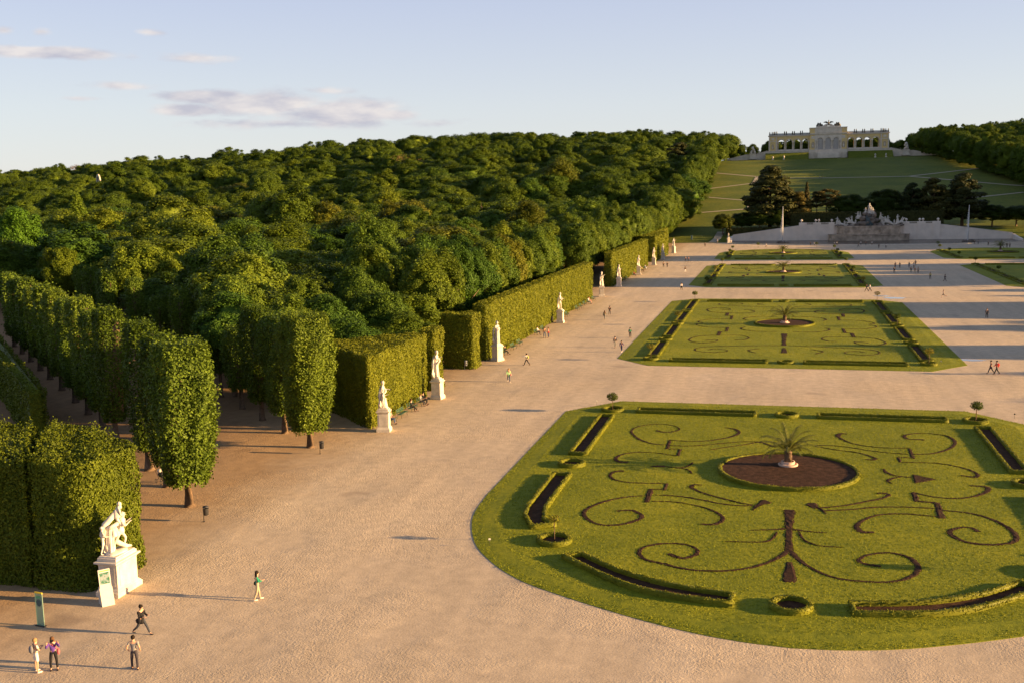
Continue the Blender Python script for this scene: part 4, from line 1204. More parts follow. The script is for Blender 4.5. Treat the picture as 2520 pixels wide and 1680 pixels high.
# edge of the open slope, left: tall trees, foliage down to the grass
for yy in np.arange(436, 905, 8.5):
    cand.append((-48-rr.uniform(0,5)-(4 if yy > 800 else 0), yy, rr.uniform(21,26), rr.uniform(11,13.5), 'tall'))
# small trees just behind the sunlit hedge of the benches
for px, py, h in ((-54,118,12.5),(-60,124,14.5),(-50.5,127,12),(-56,133,15),(-66,117,15),(-46.5,125,9.5),(-49.5,114,10),(-56,112,12),(-63,111.5,13.5),(-48,131,11)): cand.append((px, py, h, 8.2, 'broad'))
# right-hand wood on the hill
for yy in np.arange(560, 1000, 10.5):
    xb = np.interp(yy, [560,690,770,900,1000], [146,138,131,117,112])
    for c_ in range(9):
        h = rr.uniform(19,25); cand.append((xb+c_*10.5+rr.uniform(-3,3), yy+rr.uniform(-3,3), h, rr.uniform(12,15), 'broad'))
# behind the arcade building
for xx in np.arange(-64, 140, 6.0): cand.append((xx+rr.uniform(-2,2), 972+rr.uniform(-4,8), rr.uniform(7,10), rr.uniform(8,10), 'broad'))
for xx in np.arange(-12, 88, 4.6): cand.append((xx+rr.uniform(-1,1), 956+rr.uniform(-3,3), rr.uniform(15.5,18.5), rr.uniform(9,12), 'broad'))
for yy in np.arange(560, 1000, 7.0): cand.append((np.interp(yy, [560,690,770,900,1000], [146,138,131,117,112])-2+rr.uniform(-2,2), yy, rr.uniform(6,9), 9, 'broad'))
for xx in np.arange(-62, 140, 9.5): cand.append((xx+rr.uniform(-3,3), 990+rr.uniform(-8,18), rr.uniform(14,18), rr.uniform(10,14), 'broad'))
PAL = [('olive green', (1.06,1.05,.74), .30), ('deep green', (.70,.92,.85), .22), ('yellow green', (1.35,1.27,.85), .16), ('mid green', (.95,1.05,.9), .22), ('brownish green', (1.28,1.0,.8), .10)]
def pick_col(y):
    r = rr.random()
    w = [p[2] for p in PAL]
    if y > 500: w = [.42,.16,.10,.18,.14]
    elif y < 180: w = [.2,.30,.15,.35,.0]
    t = r*sum(w); 
    for p, q in zip(PAL, w):
        t -= q
        if t <= 0: return p
    return PAL[0]
vis = []
for c in cand:
    u, v, d = project(c[0], c[1], terrain(c[0], c[1])+c[2]*.8)
    inside = -60 < u < 2412 and v < 1560 and c[1] > 0
    vis.append((c, u, v, d, inside))
ranked = sorted([t for t in vis if t[4]], key=lambda t: -t[0][3]/t[3])
N_IND = 262
indiv = ranked[:N_IND]
rest = ranked[N_IND:]+[t for t in vis if not t[4] and t[3] < 700]
LAND2 = [("right trophy sculpture", *project(97, 920, 55)[:2]), ("tall dark conifer", *project(78, 505, 22)[:2]), ("arcade building's left end", *project(-14, 920, 58)[:2])]
rows = {}
for c, u, v, d, _ in indiv:
    pool = LAND2 if u > 1760 else LAND
    b = min(pool, key=lambda L: (L[1]-u)**2+((L[2]-v)*1.6)**2)
    du, dv = u-b[1], (v-b[2])*1.6
    dr = ('right of' if du > 0 else 'left of') if abs(du) > abs(dv) else ('below' if dv > 0 else 'above')
    rows.setdefault((b[0], dr), []).append((math.hypot(du, dv), c))
ORD = ['nearest','second nearest','third nearest','fourth nearest','fifth nearest','sixth nearest','seventh nearest','eighth nearest','ninth nearest','tenth nearest','eleventh nearest','twelfth nearest']+[f'{n} nearest' for n in ('thirteenth','fourteenth','fifteenth','sixteenth','seventeenth','eighteenth','nineteenth','twentieth')]+[f'{n} nearest' for n in ('twenty-first','twenty-second','twenty-third','twenty-fourth','twenty-fifth','twenty-sixth','twenty-seventh','twenty-eighth','twenty-ninth','thirtieth')]+[f'thirty-{n} nearest' for n in ('first','second','third','fourth','fifth','sixth','seventh','eighth','ninth')]+['outlying']*200
tv = 0
for (lm, dr), L in rows.items():
    L.sort(key=lambda t: t[0])
    for i, (_, c) in enumerate(L):
        cn, cc, _w = pick_col(c[1])
        shape = 'narrow' if c[4] == 'tall' else 'broad'
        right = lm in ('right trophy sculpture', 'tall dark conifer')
        if right: cn, cc = 'dark green', (.75,.85,.8)  # shade from the trees farther right is put into this crown tint
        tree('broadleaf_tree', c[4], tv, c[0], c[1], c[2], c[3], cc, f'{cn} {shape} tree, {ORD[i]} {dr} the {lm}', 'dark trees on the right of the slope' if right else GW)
        tv += 1

# the rest of the wood, far off or outside the picture: one object of copies
def wood(name, label, pts, mats_col):
    V = np.array([(x, y, terrain(x, y)-.3) for x, y, h, w, k in pts], np.float32)
    me = bpy.data.meshes.new(name); me.vertices.add(len(V)); me.vertices.foreach_set('co', V.ravel())
    at = me.attributes.new('sc', 'FLOAT_VECTOR', 'POINT'); at.data.foreach_set('vector', np.array([(w/10, w/10, h/16) for x,y,h,w,k in pts], np.float32).ravel())
    ar = me.attributes.new('rot', 'FLOAT_VECTOR', 'POINT'); ar.data.foreach_set('vector', np.array([(0,0,random.uniform(0,6.28)) for _ in pts], np.float32).ravel())
    ai = me.attributes.new('idx', 'INT', 'POINT'); ai.data.foreach_set('value', np.array([random.randint(0,4) for _ in pts], np.int32))
    o = ob(name, me)
    o.color = (*mats_col, 1)
    ng = bpy.data.node_groups.new(name, 'GeometryNodeTree')
    ng.interface.new_socket('Geometry', in_out='INPUT', socket_type='NodeSocketGeometry')
    ng.interface.new_socket('Geometry', in_out='OUTPUT', socket_type='NodeSocketGeometry')
    gi = ng.nodes.new('NodeGroupInput'); go = ng.nodes.new('NodeGroupOutput')
    mtp = ng.nodes.new('GeometryNodeMeshToPoints'); ng.links.new(gi.outputs[0], mtp.inputs[0])
    iop = ng.nodes.new('GeometryNodeInstanceOnPoints'); ng.links.new(mtp.outputs[0], iop.inputs['Points'])
    jn = ng.nodes.new('GeometryNodeJoinGeometry')
    for ref in [CROWN_REF[i] for i in range(5)]:
        oi = ng.nodes.new('GeometryNodeObjectInfo'); oi.inputs['Object'].default_value = ref; oi.transform_space = 'ORIGINAL'
        oi.inputs['As Instance'].default_value = True
        ng.links.new(oi.outputs['Geometry'], jn.inputs[0])
    ng.links.new(jn.outputs[0], iop.inputs['Instance'])
    iop.inputs['Pick Instance'].default_value = True
    for nm, dt, sock in (('sc','FLOAT_VECTOR','Scale'),('rot','FLOAT_VECTOR','Rotation'),('idx','INT','Instance Index')):
        na = ng.nodes.new('GeometryNodeInputNamedAttribute'); na.data_type = dt; na.inputs['Name'].default_value = nm
        src = na.outputs['Attribute']
        if sock == 'Rotation':
            er = ng.nodes.new('FunctionNodeEulerToRotation'); ng.links.new(src, er.inputs[0]); src = er.outputs[0]
        ng.links.new(src, iop.inputs[sock])
    ng.links.new(iop.outputs[0], go.inputs[0])
    md = o.modifiers.new('copies', 'NODES'); md.node_group = ng
    return tag(o, label, 'wood', None, 'stuff')
CROWN_REF = {}
for o in list(S.objects):
    if o.name.startswith('crown') and o.data in [PROTO['broad', i] for i in range(5)]:
        i = [PROTO['broad', i] for i in range(5)].index(o.data)
        CROWN_REF.setdefault(i, o)
far = [t[0] for t in rest]
wood('far_wood', 'olive green mass of far tree crowns covering the hill up to the skyline', far, (1.0,1.03,.78))
rw = []
def bank(y0, y1, h, x0=118, step=5.5, w=8.5):
    y = y0
    while y <= y1: rw.append((x0+random.uniform(0,6), y+random.uniform(-1,1), h*random.uniform(.93,1.04), w, 'broad')); y += step
bank(130,133,19); bank(147,148,17.5); bank(160,171,21, step=4); bank(190,193,19.5, step=3); bank(198,200,16); bank(206,226,21, step=4)
bank(232,262,14.5, step=11); bank(270,291,33, w=11, step=4); bank(296,338,20, step=6.5); bank(363,386,33, w=11, step=4); bank(392,402,16); bank(415,444,21)
bank(450,470,24, x0=124); bank(466,524,29, x0=124, w=11); bank(464,522,28, x0=133, w=11); bank(528,560,22, x0=128)
for yy in np.arange(120, 470, 9): rw.append((134+random.uniform(-3,3), yy, 13.5, 10, 'broad'))
wood('right_wood', 'wood beyond the avenue that throws long shadows across the gravel', rw, (1,1,.9))
hedge('clipped_hedge', 'clipped hedge wall along the far right side of the avenue', [(114,120),(114,470),(116,470),(116,120)], 7.5, 4, .5, .3, group='clipped hedge walls along the avenue')

# pines, cedars and dark shrubs around the fountain
GP = 'dark trees around the fountain'
for kind, nm, x, y, top, w, col, lab in (
    ('pine','pine_tree',-5.0,507,32.8,27,(1.12,1.08,.95),'biggest spreading pine, left of the fountain wall'),
    ('pine','pine_tree',7.6,503,20.8,15,(2.2,1.6,1.1),'golden lit pine beside the left end of the balustrade'),
    ('spruce','spruce_tree',11.7,520,26.0,6.5,(1.3,1.1,1.0),'small pointed conifer behind the golden lit pine'),
    ('umbrella','pine_tree',20.5,510,22.0,13,(1.4,1.15,1.0),'flat topped pine left of the fountain sculptures'),
    ('umbrella','pine_tree',16.0,509,21.0,9,(1.1,1.0,1.0),'lower flat topped pine touching the golden lit pine'),
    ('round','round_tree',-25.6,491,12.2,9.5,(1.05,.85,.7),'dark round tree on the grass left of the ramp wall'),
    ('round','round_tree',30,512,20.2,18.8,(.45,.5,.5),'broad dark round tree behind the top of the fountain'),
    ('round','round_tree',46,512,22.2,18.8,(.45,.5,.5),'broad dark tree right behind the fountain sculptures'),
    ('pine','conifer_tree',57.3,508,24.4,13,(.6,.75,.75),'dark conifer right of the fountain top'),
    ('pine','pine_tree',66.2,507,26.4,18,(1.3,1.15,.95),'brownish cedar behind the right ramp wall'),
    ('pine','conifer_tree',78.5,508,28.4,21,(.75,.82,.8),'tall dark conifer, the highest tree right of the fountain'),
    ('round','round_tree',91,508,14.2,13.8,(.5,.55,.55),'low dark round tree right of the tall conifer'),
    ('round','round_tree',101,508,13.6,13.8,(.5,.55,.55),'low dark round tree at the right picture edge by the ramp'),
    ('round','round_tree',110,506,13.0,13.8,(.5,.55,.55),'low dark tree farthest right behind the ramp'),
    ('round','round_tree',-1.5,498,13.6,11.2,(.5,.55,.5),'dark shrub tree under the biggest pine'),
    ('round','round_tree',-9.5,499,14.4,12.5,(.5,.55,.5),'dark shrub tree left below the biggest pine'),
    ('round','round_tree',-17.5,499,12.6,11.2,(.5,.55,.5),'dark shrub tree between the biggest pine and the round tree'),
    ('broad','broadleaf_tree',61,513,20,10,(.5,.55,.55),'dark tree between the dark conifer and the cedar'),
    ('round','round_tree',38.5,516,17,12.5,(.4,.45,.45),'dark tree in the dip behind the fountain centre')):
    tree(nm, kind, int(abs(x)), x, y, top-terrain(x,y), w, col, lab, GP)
hedge('clipped_hedge', 'dark clipped hedge behind the fountain balustrade', [(4,494),(69,494),(69,497),(4,497)], 9.3, 14, .36, .3, z0=2.6, matn='pine')  # dark needle colour stands in for the shade over this hedge
hedge('clipped_hedge', 'low dark hedge on the terrace behind the left ramp', [(-24,490),(3,494),(3,496),(-24,492.5)], 3.2, 14, .36, .3, z0=2.2, matn='pine')

# ------------------------------------------------------------------ figures: people and statues
def skin_to_mesh(name, verts, edges, radii, root, mats, sub=1):
    me = bpy.data.meshes.new(name); me.from_pydata([tuple(v) for v in verts], edges, []); me.update()
    o = bpy.data.objects.new(name, me); COL.objects.link(o)
    md = o.modifiers.new('skin', 'SKIN'); md.branch_smoothing = .6
    for i, r in enumerate(radii):
        d = me.skin_vertices[0].data[i]
        d.radius = (r, r) if not isinstance(r, tuple) else r
        d.use_root = (i == root)
    if sub:
        s2 = o.modifiers.new('sub', 'SUBSURF'); s2.levels = sub; s2.render_levels = sub
    dg = bpy.context.evaluated_depsgraph_get()
    out = bpy.data.meshes.new_from_object(o.evaluated_get(dg))
    out.name = name
    bpy.data.objects.remove(o); bpy.data.meshes.remove(me)
    out.materials.clear()
    for m_ in mats: out.materials.append(m_)
    out.polygons.foreach_set('use_smooth', np.ones(len(out.polygons), bool))
    return out
D2 = math.radians
POSES = {
 'stand':  dict(lh=(3,6), lk=4, rh=(-3,6), rk=2, la=(4,10), le=14, ra=(-2,10), re=12),
 'pockets':dict(lh=(6,7), lk=5, rh=(-5,7), rk=2, la=(-22,26), le=62, ra=(-22,26), re=62, arm_in=.35),
 'folded': dict(lh=(2,8), lk=2, rh=(-2,8), rk=2, la=(18,10), le=95, ra=(18,10), re=95, arm_in=.75),
 'camera': dict(lh=(2,7), lk=2, rh=(-2,7), rk=2, la=(52,26), le=112, ra=(52,26), re=112, arm_in=.42),
 'walk':   dict(lh=(27,3), lk=8, rh=(-20,3), rk=22, la=(-20,9), le=18, ra=(22,9), re=28),
 'walk2':  dict(lh=(-22,3), lk=18, rh=(26,3), rk=10, la=(20,9), le=30, ra=(-20,9), re=16),
 'phone':  dict(lh=(32,3), lk=6, rh=(-28,3), rk=22, la=(16,8), le=82, ra=(12,8), re=78, arm_in=.4),
 'bag':    dict(lh=(12,4), lk=6, rh=(-10,4), rk=14, la=(6,16), le=70, ra=(10,8), re=95, arm_in=.35),
 'run':    dict(lh=(42,3), lk=40, rh=(-30,3), rk=60, la=(-40,12), le=90, ra=(40,12), re=95),
 'raise':  dict(lh=(28,3), lk=8, rh=(-22,3), rk=20, la=(75,20), le=15, ra=(-18,9), re=20),
 'sit':    dict(lh=(84,8), lk=82, rh=(78,8), rk=66, la=(22,10), le=48, ra=(26,10), re=45, arm_in=.3),
 'sit2':   dict(lh=(82,5), lk=52, rh=(86,9), rk=88, la=(30,18), le=60, ra=(20,12), re=70, arm_in=.4),
 'sitlow': dict(lh=(100,10), lk=95, rh=(92,10), rk=60, la=(30,12), le=50, ra=(30,12), re=50, arm_in=.3),
}
def skeleton(p, fingers=True):
    J = {}
    hz = .90
    J['pelvis'] = Vector((0,0,hz+.04)); J['waist'] = Vector((.005,0,hz+.20)); J['chest'] = Vector((0,0,hz+.38)); J['neck'] = Vector((-.005,0,hz+.565)); J['head'] = Vector((.02,0,hz+.70)); J['top'] = Vector((.01,0,hz+.80))
    ai = p.get('arm_in', 0)
    for s, n in ((1,'l'), (-1,'r')):
        f, o = p[n+'h']; k = p[n+'k']; f, o, k = D2(f), D2(o), D2(k)
        hip = Vector((0, s*.095, hz))
        kn = hip+.43*Vector((math.sin(f), s*math.sin(o)*.9*abs(math.cos(f)), -math.cos(f)*math.cos(o)))
        an = kn+.42*Vector((math.sin(f-k), s*.02, -math.cos(f-k)))
        ft = an+Vector((.15*math.cos(f-k) if f-k > -.5 else .12, s*.02, -.045 if f-k < .3 else -.02))
        J[n+'hip'], J[n+'knee'], J[n+'ankle'], J[n+'toe'] = hip, kn, an, ft
        f, o = p[n+'a']; e = p[n+'e']; f, o, e = D2(f), D2(o), D2(e)
        sh = Vector((-.01, s*.185, hz+.505))
        el = sh+.285*Vector((math.sin(f)*math.cos(o), s*math.sin(o), -math.cos(f)*math.cos(o)))
        d = Vector((math.sin(f+e), s*(math.sin(o)*.5-ai), -math.cos(f+e))).normalized()
        wr = el+.245*d
        J[n+'sh'], J[n+'el'], J[n+'wr'] = sh, el, wr
        J[n+'pa'] = wr+.055*d; J[n+'d'] = d
    mz = min(J['lankle'].z, J['rankle'].z)-.075
    for k_ in J:
        if not k_.endswith('d') or k_ == 'head': 
            if k_ not in ('ld', 'rd'): J[k_] = J[k_]-Vector((0,0,mz))
    return J
_cache = {}
def body_meshes(pose):
    """body, and clothing shells grown from the same skeleton"""
    if pose in _cache: return _cache[pose]
    J = skeleton(POSES[pose])
    V = []; E = []; Rd = []; idx = {}
    def add(n, r, parent=None, pos=None):
        idx[n] = len(V); V.append(pos if pos is not None else J[n]); Rd.append(r)
        if parent is not None: E.append((idx[parent], idx[n]))
    add('pelvis', .125); add('waist', .115, 'pelvis'); add('chest', .135, 'waist'); add('neck', .055, 'chest'); add('head', .092, 'neck'); add('top', .078, 'head')
    add('nose', .022, 'head', J['head']+Vector((.105,0,-.02)))
    for n in 'lr':
        s = 1 if n == 'l' else -1
        add(n+'hip', .088, 'pelvis'); add(n+'knee', .058, n+'hip'); add(n+'ankle', .040, n+'knee'); add(n+'toe', .036, n+'ankle')
        add(n+'sh', .062, 'chest'); add(n+'el', .043, n+'sh'); add(n+'wr', .030, n+'el'); add(n+'pa', .034, n+'wr')
        d = J[n+'d']; sd = d.cross(Vector((0,0,1))); sd = sd.normalized() if sd.length > .05 else Vector((0,1,0)); dn = d.cross(sd)
        for q, (off, L) in enumerate(((-.030,.062),(-.010,.074),(.011,.070),(.031,.052))):
            a = J[n+'pa']+d*.03+sd*off; b = a+d*L*.55+dn*.006; c = a+d*L*.9+dn*.025
            add(f'{n}f{q}a', .0095, n+'pa', a); add(f'{n}f{q}b', .009, f'{n}f{q}a', b); add(f'{n}f{q}c', .008, f'{n}f{q}b', c)
        a = J[n+'wr']+d*.025+sd*(-.035); b = a+d*.045-sd*.018
        add(n+'ta', .011, n+'wr', a); add(n+'tb', .009, n+'ta', b)
    body = skin_to_mesh('body', V, E, Rd, 0, [])
    def shell(name, nodes, root):
        ix = {}; v = []; e = []; r = []
        for n, rad, par, pos in nodes:
            ix[n] = len(v); v.append(pos if pos is not None else J[n]); r.append(rad)
            if par: e.append((ix[par], ix[n]))
        return skin_to_mesh(name, v, e, r, ix[root], [])
    def mid(a, b, t): return J[a].lerp(J[b], t)
    out = {'body': body, 'J': J}
    def top(sleeve, hem):
        N = [('pelvis', .142, None, J['pelvis']-Vector((0,0,hem))), ('waist', .140, 'pelvis', None), ('chest', .152, 'waist', None), ('collar', .075, 'chest', J['neck']-Vector((0,0,.05)))]
        for n in 'lr':
            N += [(n+'sh', .076, 'chest', None)]
            if sleeve > .4: N += [(n+'el', .056, n+'sh', None)]
            if sleeve > .8: N += [(n+'wr', .043, n+'el', mid(n+'el', n+'wr', .92))]
            if sleeve <= .4: N += [(n+'ue', .062, n+'sh', mid(n+'sh', n+'el', .62))]
        return shell('shirt', N, 'pelvis')
    out['tee'] = top(.3, .10); out['long'] = top(1, .10); out['coat'] = top(1, .30 if not pose.startswith('sit') else .02)
    def legs(kind):
        N = [('waistb', .132, None, mid('pelvis','waist',1.0)), ('pelvis', .140, 'waistb', None)]
        for n in 'lr':
            N += [(n+'hip', .102, 'pelvis', None)]
            if kind == 'shorts': N += [(n+'sk', .098, n+'hip', mid(n+'hip', n+'knee', .88))]
            else: N += [(n+'knee', .072, n+'hip', None), (n+'ankle', .056, n+'knee', mid(n+'knee', n+'ankle', .95))]
        return shell('trousers', N, 'pelvis')
    out['trousers'] = legs('long'); out['shorts'] = legs('shorts')
    _cache[pose] = out
    return out
_cols = {}
def cloth(c):
    if c not in _cols: _cols[c] = plain('cloth', c, .85, .15, .12, 9)
    return _cols[c]
SKIN = plain('skin', (.52,.30,.20), .6, .3, .05, 9)
BLK=(.018,.017,.02); DK=(.035,.035,.045); GREY=(.22,.21,.20); WHT=(.68,.65,.62); NAVY=(.03,.035,.09); JEAN=(.06,.085,.15); PURP=(.10,.045,.24); GREEN=(.02,.22,.13); LIME=(.38,.62,.28); RED=(.48,.03,.025); BEIGE=(.38,.30,.21); BROWN=(.16,.09,.05); PINK=(.55,.25,.22); TEAL=(.04,.12,.12); YEL=(.42,.40,.10); SKY=(.28,.36,.50); OLIVE=(.13,.13,.07)
HD=(.022,.016,.012); HB=(.12,.06,.03); HL=(.30,.19,.09)
def person(label, x, y, pose, face, top, tcol, bottom, bcol, hair, extras=(), z=None, h=1.0, long_hair=False, shoes=BLK, group=None, skirt=False, zs=0.0):
    A = body_meshes(pose); J = A['J']
    z = 0.0 if z is None else z
    root = empty('person', (x, y, z+zs), D2(face), label, 'person', group)
    root.scale = (h,)*3
    def part(name, me, m_, par=root):
        o = ob(name, me, par); 
        if len(me.materials) == 0: me.materials.append(m_)
        o.material_slots[0].link = 'OBJECT'; o.material_slots[0].material = m_
        return o
    part('body', A['body'], SKIN)
    part('coat' if top == 'coat' else 'shirt', A[top], cloth(tcol))
    part('shorts' if bottom == 'shorts' else 'trousers', A['shorts' if bottom == 'shorts' else 'trousers'], cloth(bcol))
    mb = MB(); hc = J['head']
    mb.blob((hc.x-.018, 0, hc.z+.045), .118, 3, .06, 2, (1,.92,1.02))
    if long_hair: mb.blob((hc.x-.06, 0, hc.z-.10), .12, 5, .1, 2, (.65,1.05,1.5))
    mb.build('hair', cloth(hair), root)
    eb = MB()
    for s in (-1,1): eb.blob((hc.x+.088, s*.034, hc.z+.012), .013, 1, 0, 1)
    eb.build('eyes', cloth(BLK), root)
    for n in 'lr':
        sm = MB(); a = J[n+'ankle']; t = J[n+'toe']
        sm.blob(((a.x+t.x)/2+.02, (a.y+t.y)/2, (a.z+t.z)/2-.028), .062, 2, .03, 2, (2.25,.85,.68))
        sm.build('shoe', cloth(shoes), root)
    for e in extras:
        kind, c = e[0], e[1]
        mb = MB(); ch = J['chest']
        if kind == 'backpack':
            mb.blob((ch.x-.21, 0, ch.z-.06), .17, 4, .05, 2, (.62,.9,1.25)); mb.tube([(ch.x-.1,.11,ch.z+.17),(ch.x+.13,.12,ch.z+.08),(ch.x+.13,.13,ch.z-.12),(ch.x-.12,.13,ch.z-.2)], .02, 6); mb.tube([(ch.x-.1,-.11,ch.z+.17),(ch.x+.13,-.12,ch.z+.08),(ch.x+.13,-.13,ch.z-.12),(ch.x-.12,-.13,ch.z-.2)], .02, 6)
            mb.build('backpack', cloth(c), root)
        if kind == 'bag':
            s = e[2]; pz = J['pelvis']
            mb.blob((pz.x, s*.25, pz.z-.02), .15, 4, .05, 2, (1.1,.5,1.05)); mb.tube([(pz.x, s*.24, pz.z+.1),(ch.x+.10, 0, ch.z+.05),(ch.x, -s*.13, ch.z+.17),(ch.x-.14, 0, ch.z+.05),(pz.x, s*.24, pz.z+.1)], .014, 6)
            mb.build('shoulder_bag', cloth(c), root)
        if kind == 'camera':
            mb.box(hc.x+.12, hc.x+.19, -.07, .07, hc.z-.06, hc.z+.03); mb.lathe([(.035,0),(.035,.06)], 10, (hc.x+.2,0,hc.z-.045)); mb.build('camera', cloth(c), root)
        if kind == 'phone':
            q = (J['lpa']+J['rpa'])/2; mb.box(q.x-.01, q.x+.06, -.035, .035, q.z+.02, q.z+.05); mb.build('phone', cloth(c), root)
        if kind == 'scarf':
            mb.lathe([(.085,0),(.1,.03),(.085,.07)], 12, (J['neck'].x, 0, J['neck'].z-.05)); mb.build('scarf', cloth(c), root)
        if kind == 'skirt':
            pz = J['pelvis']; mb.lathe([(.24,-.36),(.19,-.15),(.145,.06)], 16, (pz.x,0,pz.z)); mb.build('skirt', cloth(c), root)
    return root
P_ = person
P_('person in white shorts with a grey backpack, arms folded, beside the purple top', -36.1, 42.7, 'folded', 62, 'tee', (.50,.47,.45), 'shorts', (.66,.60,.57), HL, [('backpack',(.16,.16,.18))], shoes=WHT, h=1.02)
P_('person in a purple top and black trousers holding a camera to the face', -35.4, 43.1, 'camera', -52, 'long', PURP, 'trousers', BLK, HB, [('camera',BLK),('bag',(.75,.12,.14),1)], long_hair=True)
P_('person in a grey shirt and dark trousers seen from behind, hands in pockets', -31.35, 44.0, 'pockets', 108, 'tee', (.23,.22,.22), 'trousers', (.045,.04,.05), HD, h=1.03)
P_('person in a black coat striding with a black bag, looking at a phone', -33.5, 47.9, 'phone', -8, 'coat', BLK, 'trousers', (.05,.055,.07), HD, [('bag',BLK,-1),('phone',BLK)], shoes=(.08,.08,.08), h=1.03)
P_('person in a green cardigan and beige trousers with a black bag', -29.6, 53.7, 'bag', 38, 'long', GREEN, 'trousers', BEIGE, HD, [('bag',BLK,1)], long_hair=True, shoes=WHT, h=1.02)
P_('person in a lime green jacket walking by the third statue', -32.8, 125.7, 'walk', -75, 'coat', LIME, 'trousers', JEAN, HL, [('bag',PINK,1)], long_hair=True, shoes=WHT, h=1.03)
P_('person in a white shirt and black trousers striding with a raised arm', -33.5, 138.3, 'raise', 178, 'long', WHT, 'trousers', BLK, HD, [('backpack',YEL)])
P_('person in a brown top standing beside a companion in red by the hedge', -36.9, 165.0, 'stand', -60, 'long', BROWN, 'trousers', JEAN, HB, long_hair=True)
P_('person with a red bag standing close to the brown top by the hedge', -36.35, 165.4, 'stand', 190, 'long', PINK, 'trousers', NAVY, HB, [('bag',RED,1)], long_hair=True)
P_('person in an olive coat with a dark bag walking away past the fifth statue', -31.1, 189.9, 'walk', 80, 'coat', OLIVE, 'trousers', GREY, HB, [('bag',BLK,1)], long_hair=True)
P_('person in a black jacket walking ahead of the olive coat', -31.4, 197.6, 'walk2', 95, 'long', BLK, 'trousers', DK, HD)
P_('person in a teal top walking along the edge of the second lawn', -23.2, 166.8, 'walk', 95, 'long', TEAL, 'trousers', DK, HD, [('backpack',GREEN)])
P_('person in a black jacket walking towards the palace near the second lawn', -24.0, 156.0, 'walk2', -70, 'long', BLK, 'trousers', GREY, HD)
P_('person in a dark purple jacket at the corner of the second lawn', -22.4, 151.8, 'walk', 75, 'long', (.06,.04,.18), 'trousers', NAVY, HD, shoes=WHT)
P_('person in a white top and black skirt between the hedge and third lawn', -22.4, 248.4, 'walk', -75, 'long', WHT, 'trousers', BLK, HD, [('skirt',BLK)])
P_('person in a dark top and white trousers left of the third lawn', -26.1, 300.7, 'walk2', 90, 'long', BLK, 'trousers', WHT, HD)
P_('person in black, left one of a walking pair by the ninth statue', -34.4, 321.0, 'walk', -80, 'long', BLK, 'trousers', BLK, HD)
P_('person in black, right one of a walking pair by the ninth statue', -33.2, 320.6, 'walk2', -80, 'long', BLK, 'trousers', BLK, HB)
P_('person in navy, left one of the pair in the far shadow band', -29.9, 345.7, 'walk', -80, 'long', NAVY, 'trousers', DK, HD)
P_('person in a reddish top, right one of the pair in the far shadow band', -28.9, 345.0, 'walk2', -80, 'long', PINK, 'trousers', DK, HB)
P_('person in black standing alone on the gravel left of the pool', -29.7, 434.2, 'stand', -80, 'coat', BLK, 'trousers', BLK, HD)
P_('person with a red backpack, right one of a couple on the gravel', 26.2, 139.1, 'walk', 190, 'long', RED, 'trousers', BLK, HD, [('backpack',RED)], h=1.03)
P_('person in a dark red coat, left one of the couple on the gravel', 25.6, 139.5, 'walk2', 190, 'coat', (.10,.025,.03), 'trousers', DK, HD)
P_('person in black standing alone in the shade right of the second lawn', 35.2, 197.4, 'stand', -95, 'long', BLK, 'trousers', BLK, HB, shoes=WHT)
P_('person running in black shorts on the gravel behind the second lawn', 33.0, 232.9, 'run', 175, 'tee', (.45,.42,.40), 'shorts', BLK, HD, shoes=PINK)
P_('person in black, left one of a pair walking past the third lawn corner', 18.8, 246.1, 'walk', 165, 'long', BLK, 'trousers', BLK, HD, [('backpack',NAVY)])
P_('person in a light blue shirt walking past the third lawn corner', 19.5, 246.3, 'walk2', 165, 'long', SKY, 'trousers', BLK, HD)
P_('person in a yellow green jacket standing in the shade on the gravel', 36.3, 279.0, 'stand', -90, 'long', YEL, 'trousers', DK, HD)
P_('person in black near a puddle, right of the yellow green jacket', 38.9, 273.1, 'walk', 10, 'coat', BLK, 'trousers', BLK, HD)
GG = 'people strolling on the central gravel'
for lab, x, y, ps, fc, tc_, bc_, hr in (
 ('person in a black top nearest the camera in the left cluster', 29.7,298.3,'walk',-90,BLK,DK,HD), ('person in dark red in the left cluster of walkers', 31.7,316.1,'walk2',-90,(.2,.04,.04),DK,HD), ('person in a pale top, right one of the left cluster', 32.9,316.1,'walk',80,BEIGE,DK,HB),
 ('person in a teal jacket, leftmost at the back of the right cluster', 35.4,316.0,'stand',-90,TEAL,JEAN,HD), ('person in teal trousers in front of the right cluster', 34.0,298.9,'walk',-90,BROWN,TEAL,HB), ('person in white between darker walkers in the right cluster', 36.5,315.0,'walk2',-90,WHT,BROWN,HB),
 ('person in a dark brown coat, farthest in the right cluster', 38.0,324.0,'stand',-90,BROWN,DK,HD), ('person in a rust top, left of two at the front of the right cluster', 34.8,297.3,'walk',-90,(.3,.12,.06),BEIGE,HB), ('person in beige, right of two at the front of the right cluster', 35.6,297.3,'walk2',-90,BEIGE,DK,HD)):
    P_(lab, x, y, ps, fc, 'long', tc_, 'trousers', bc_, hr, group=GG)
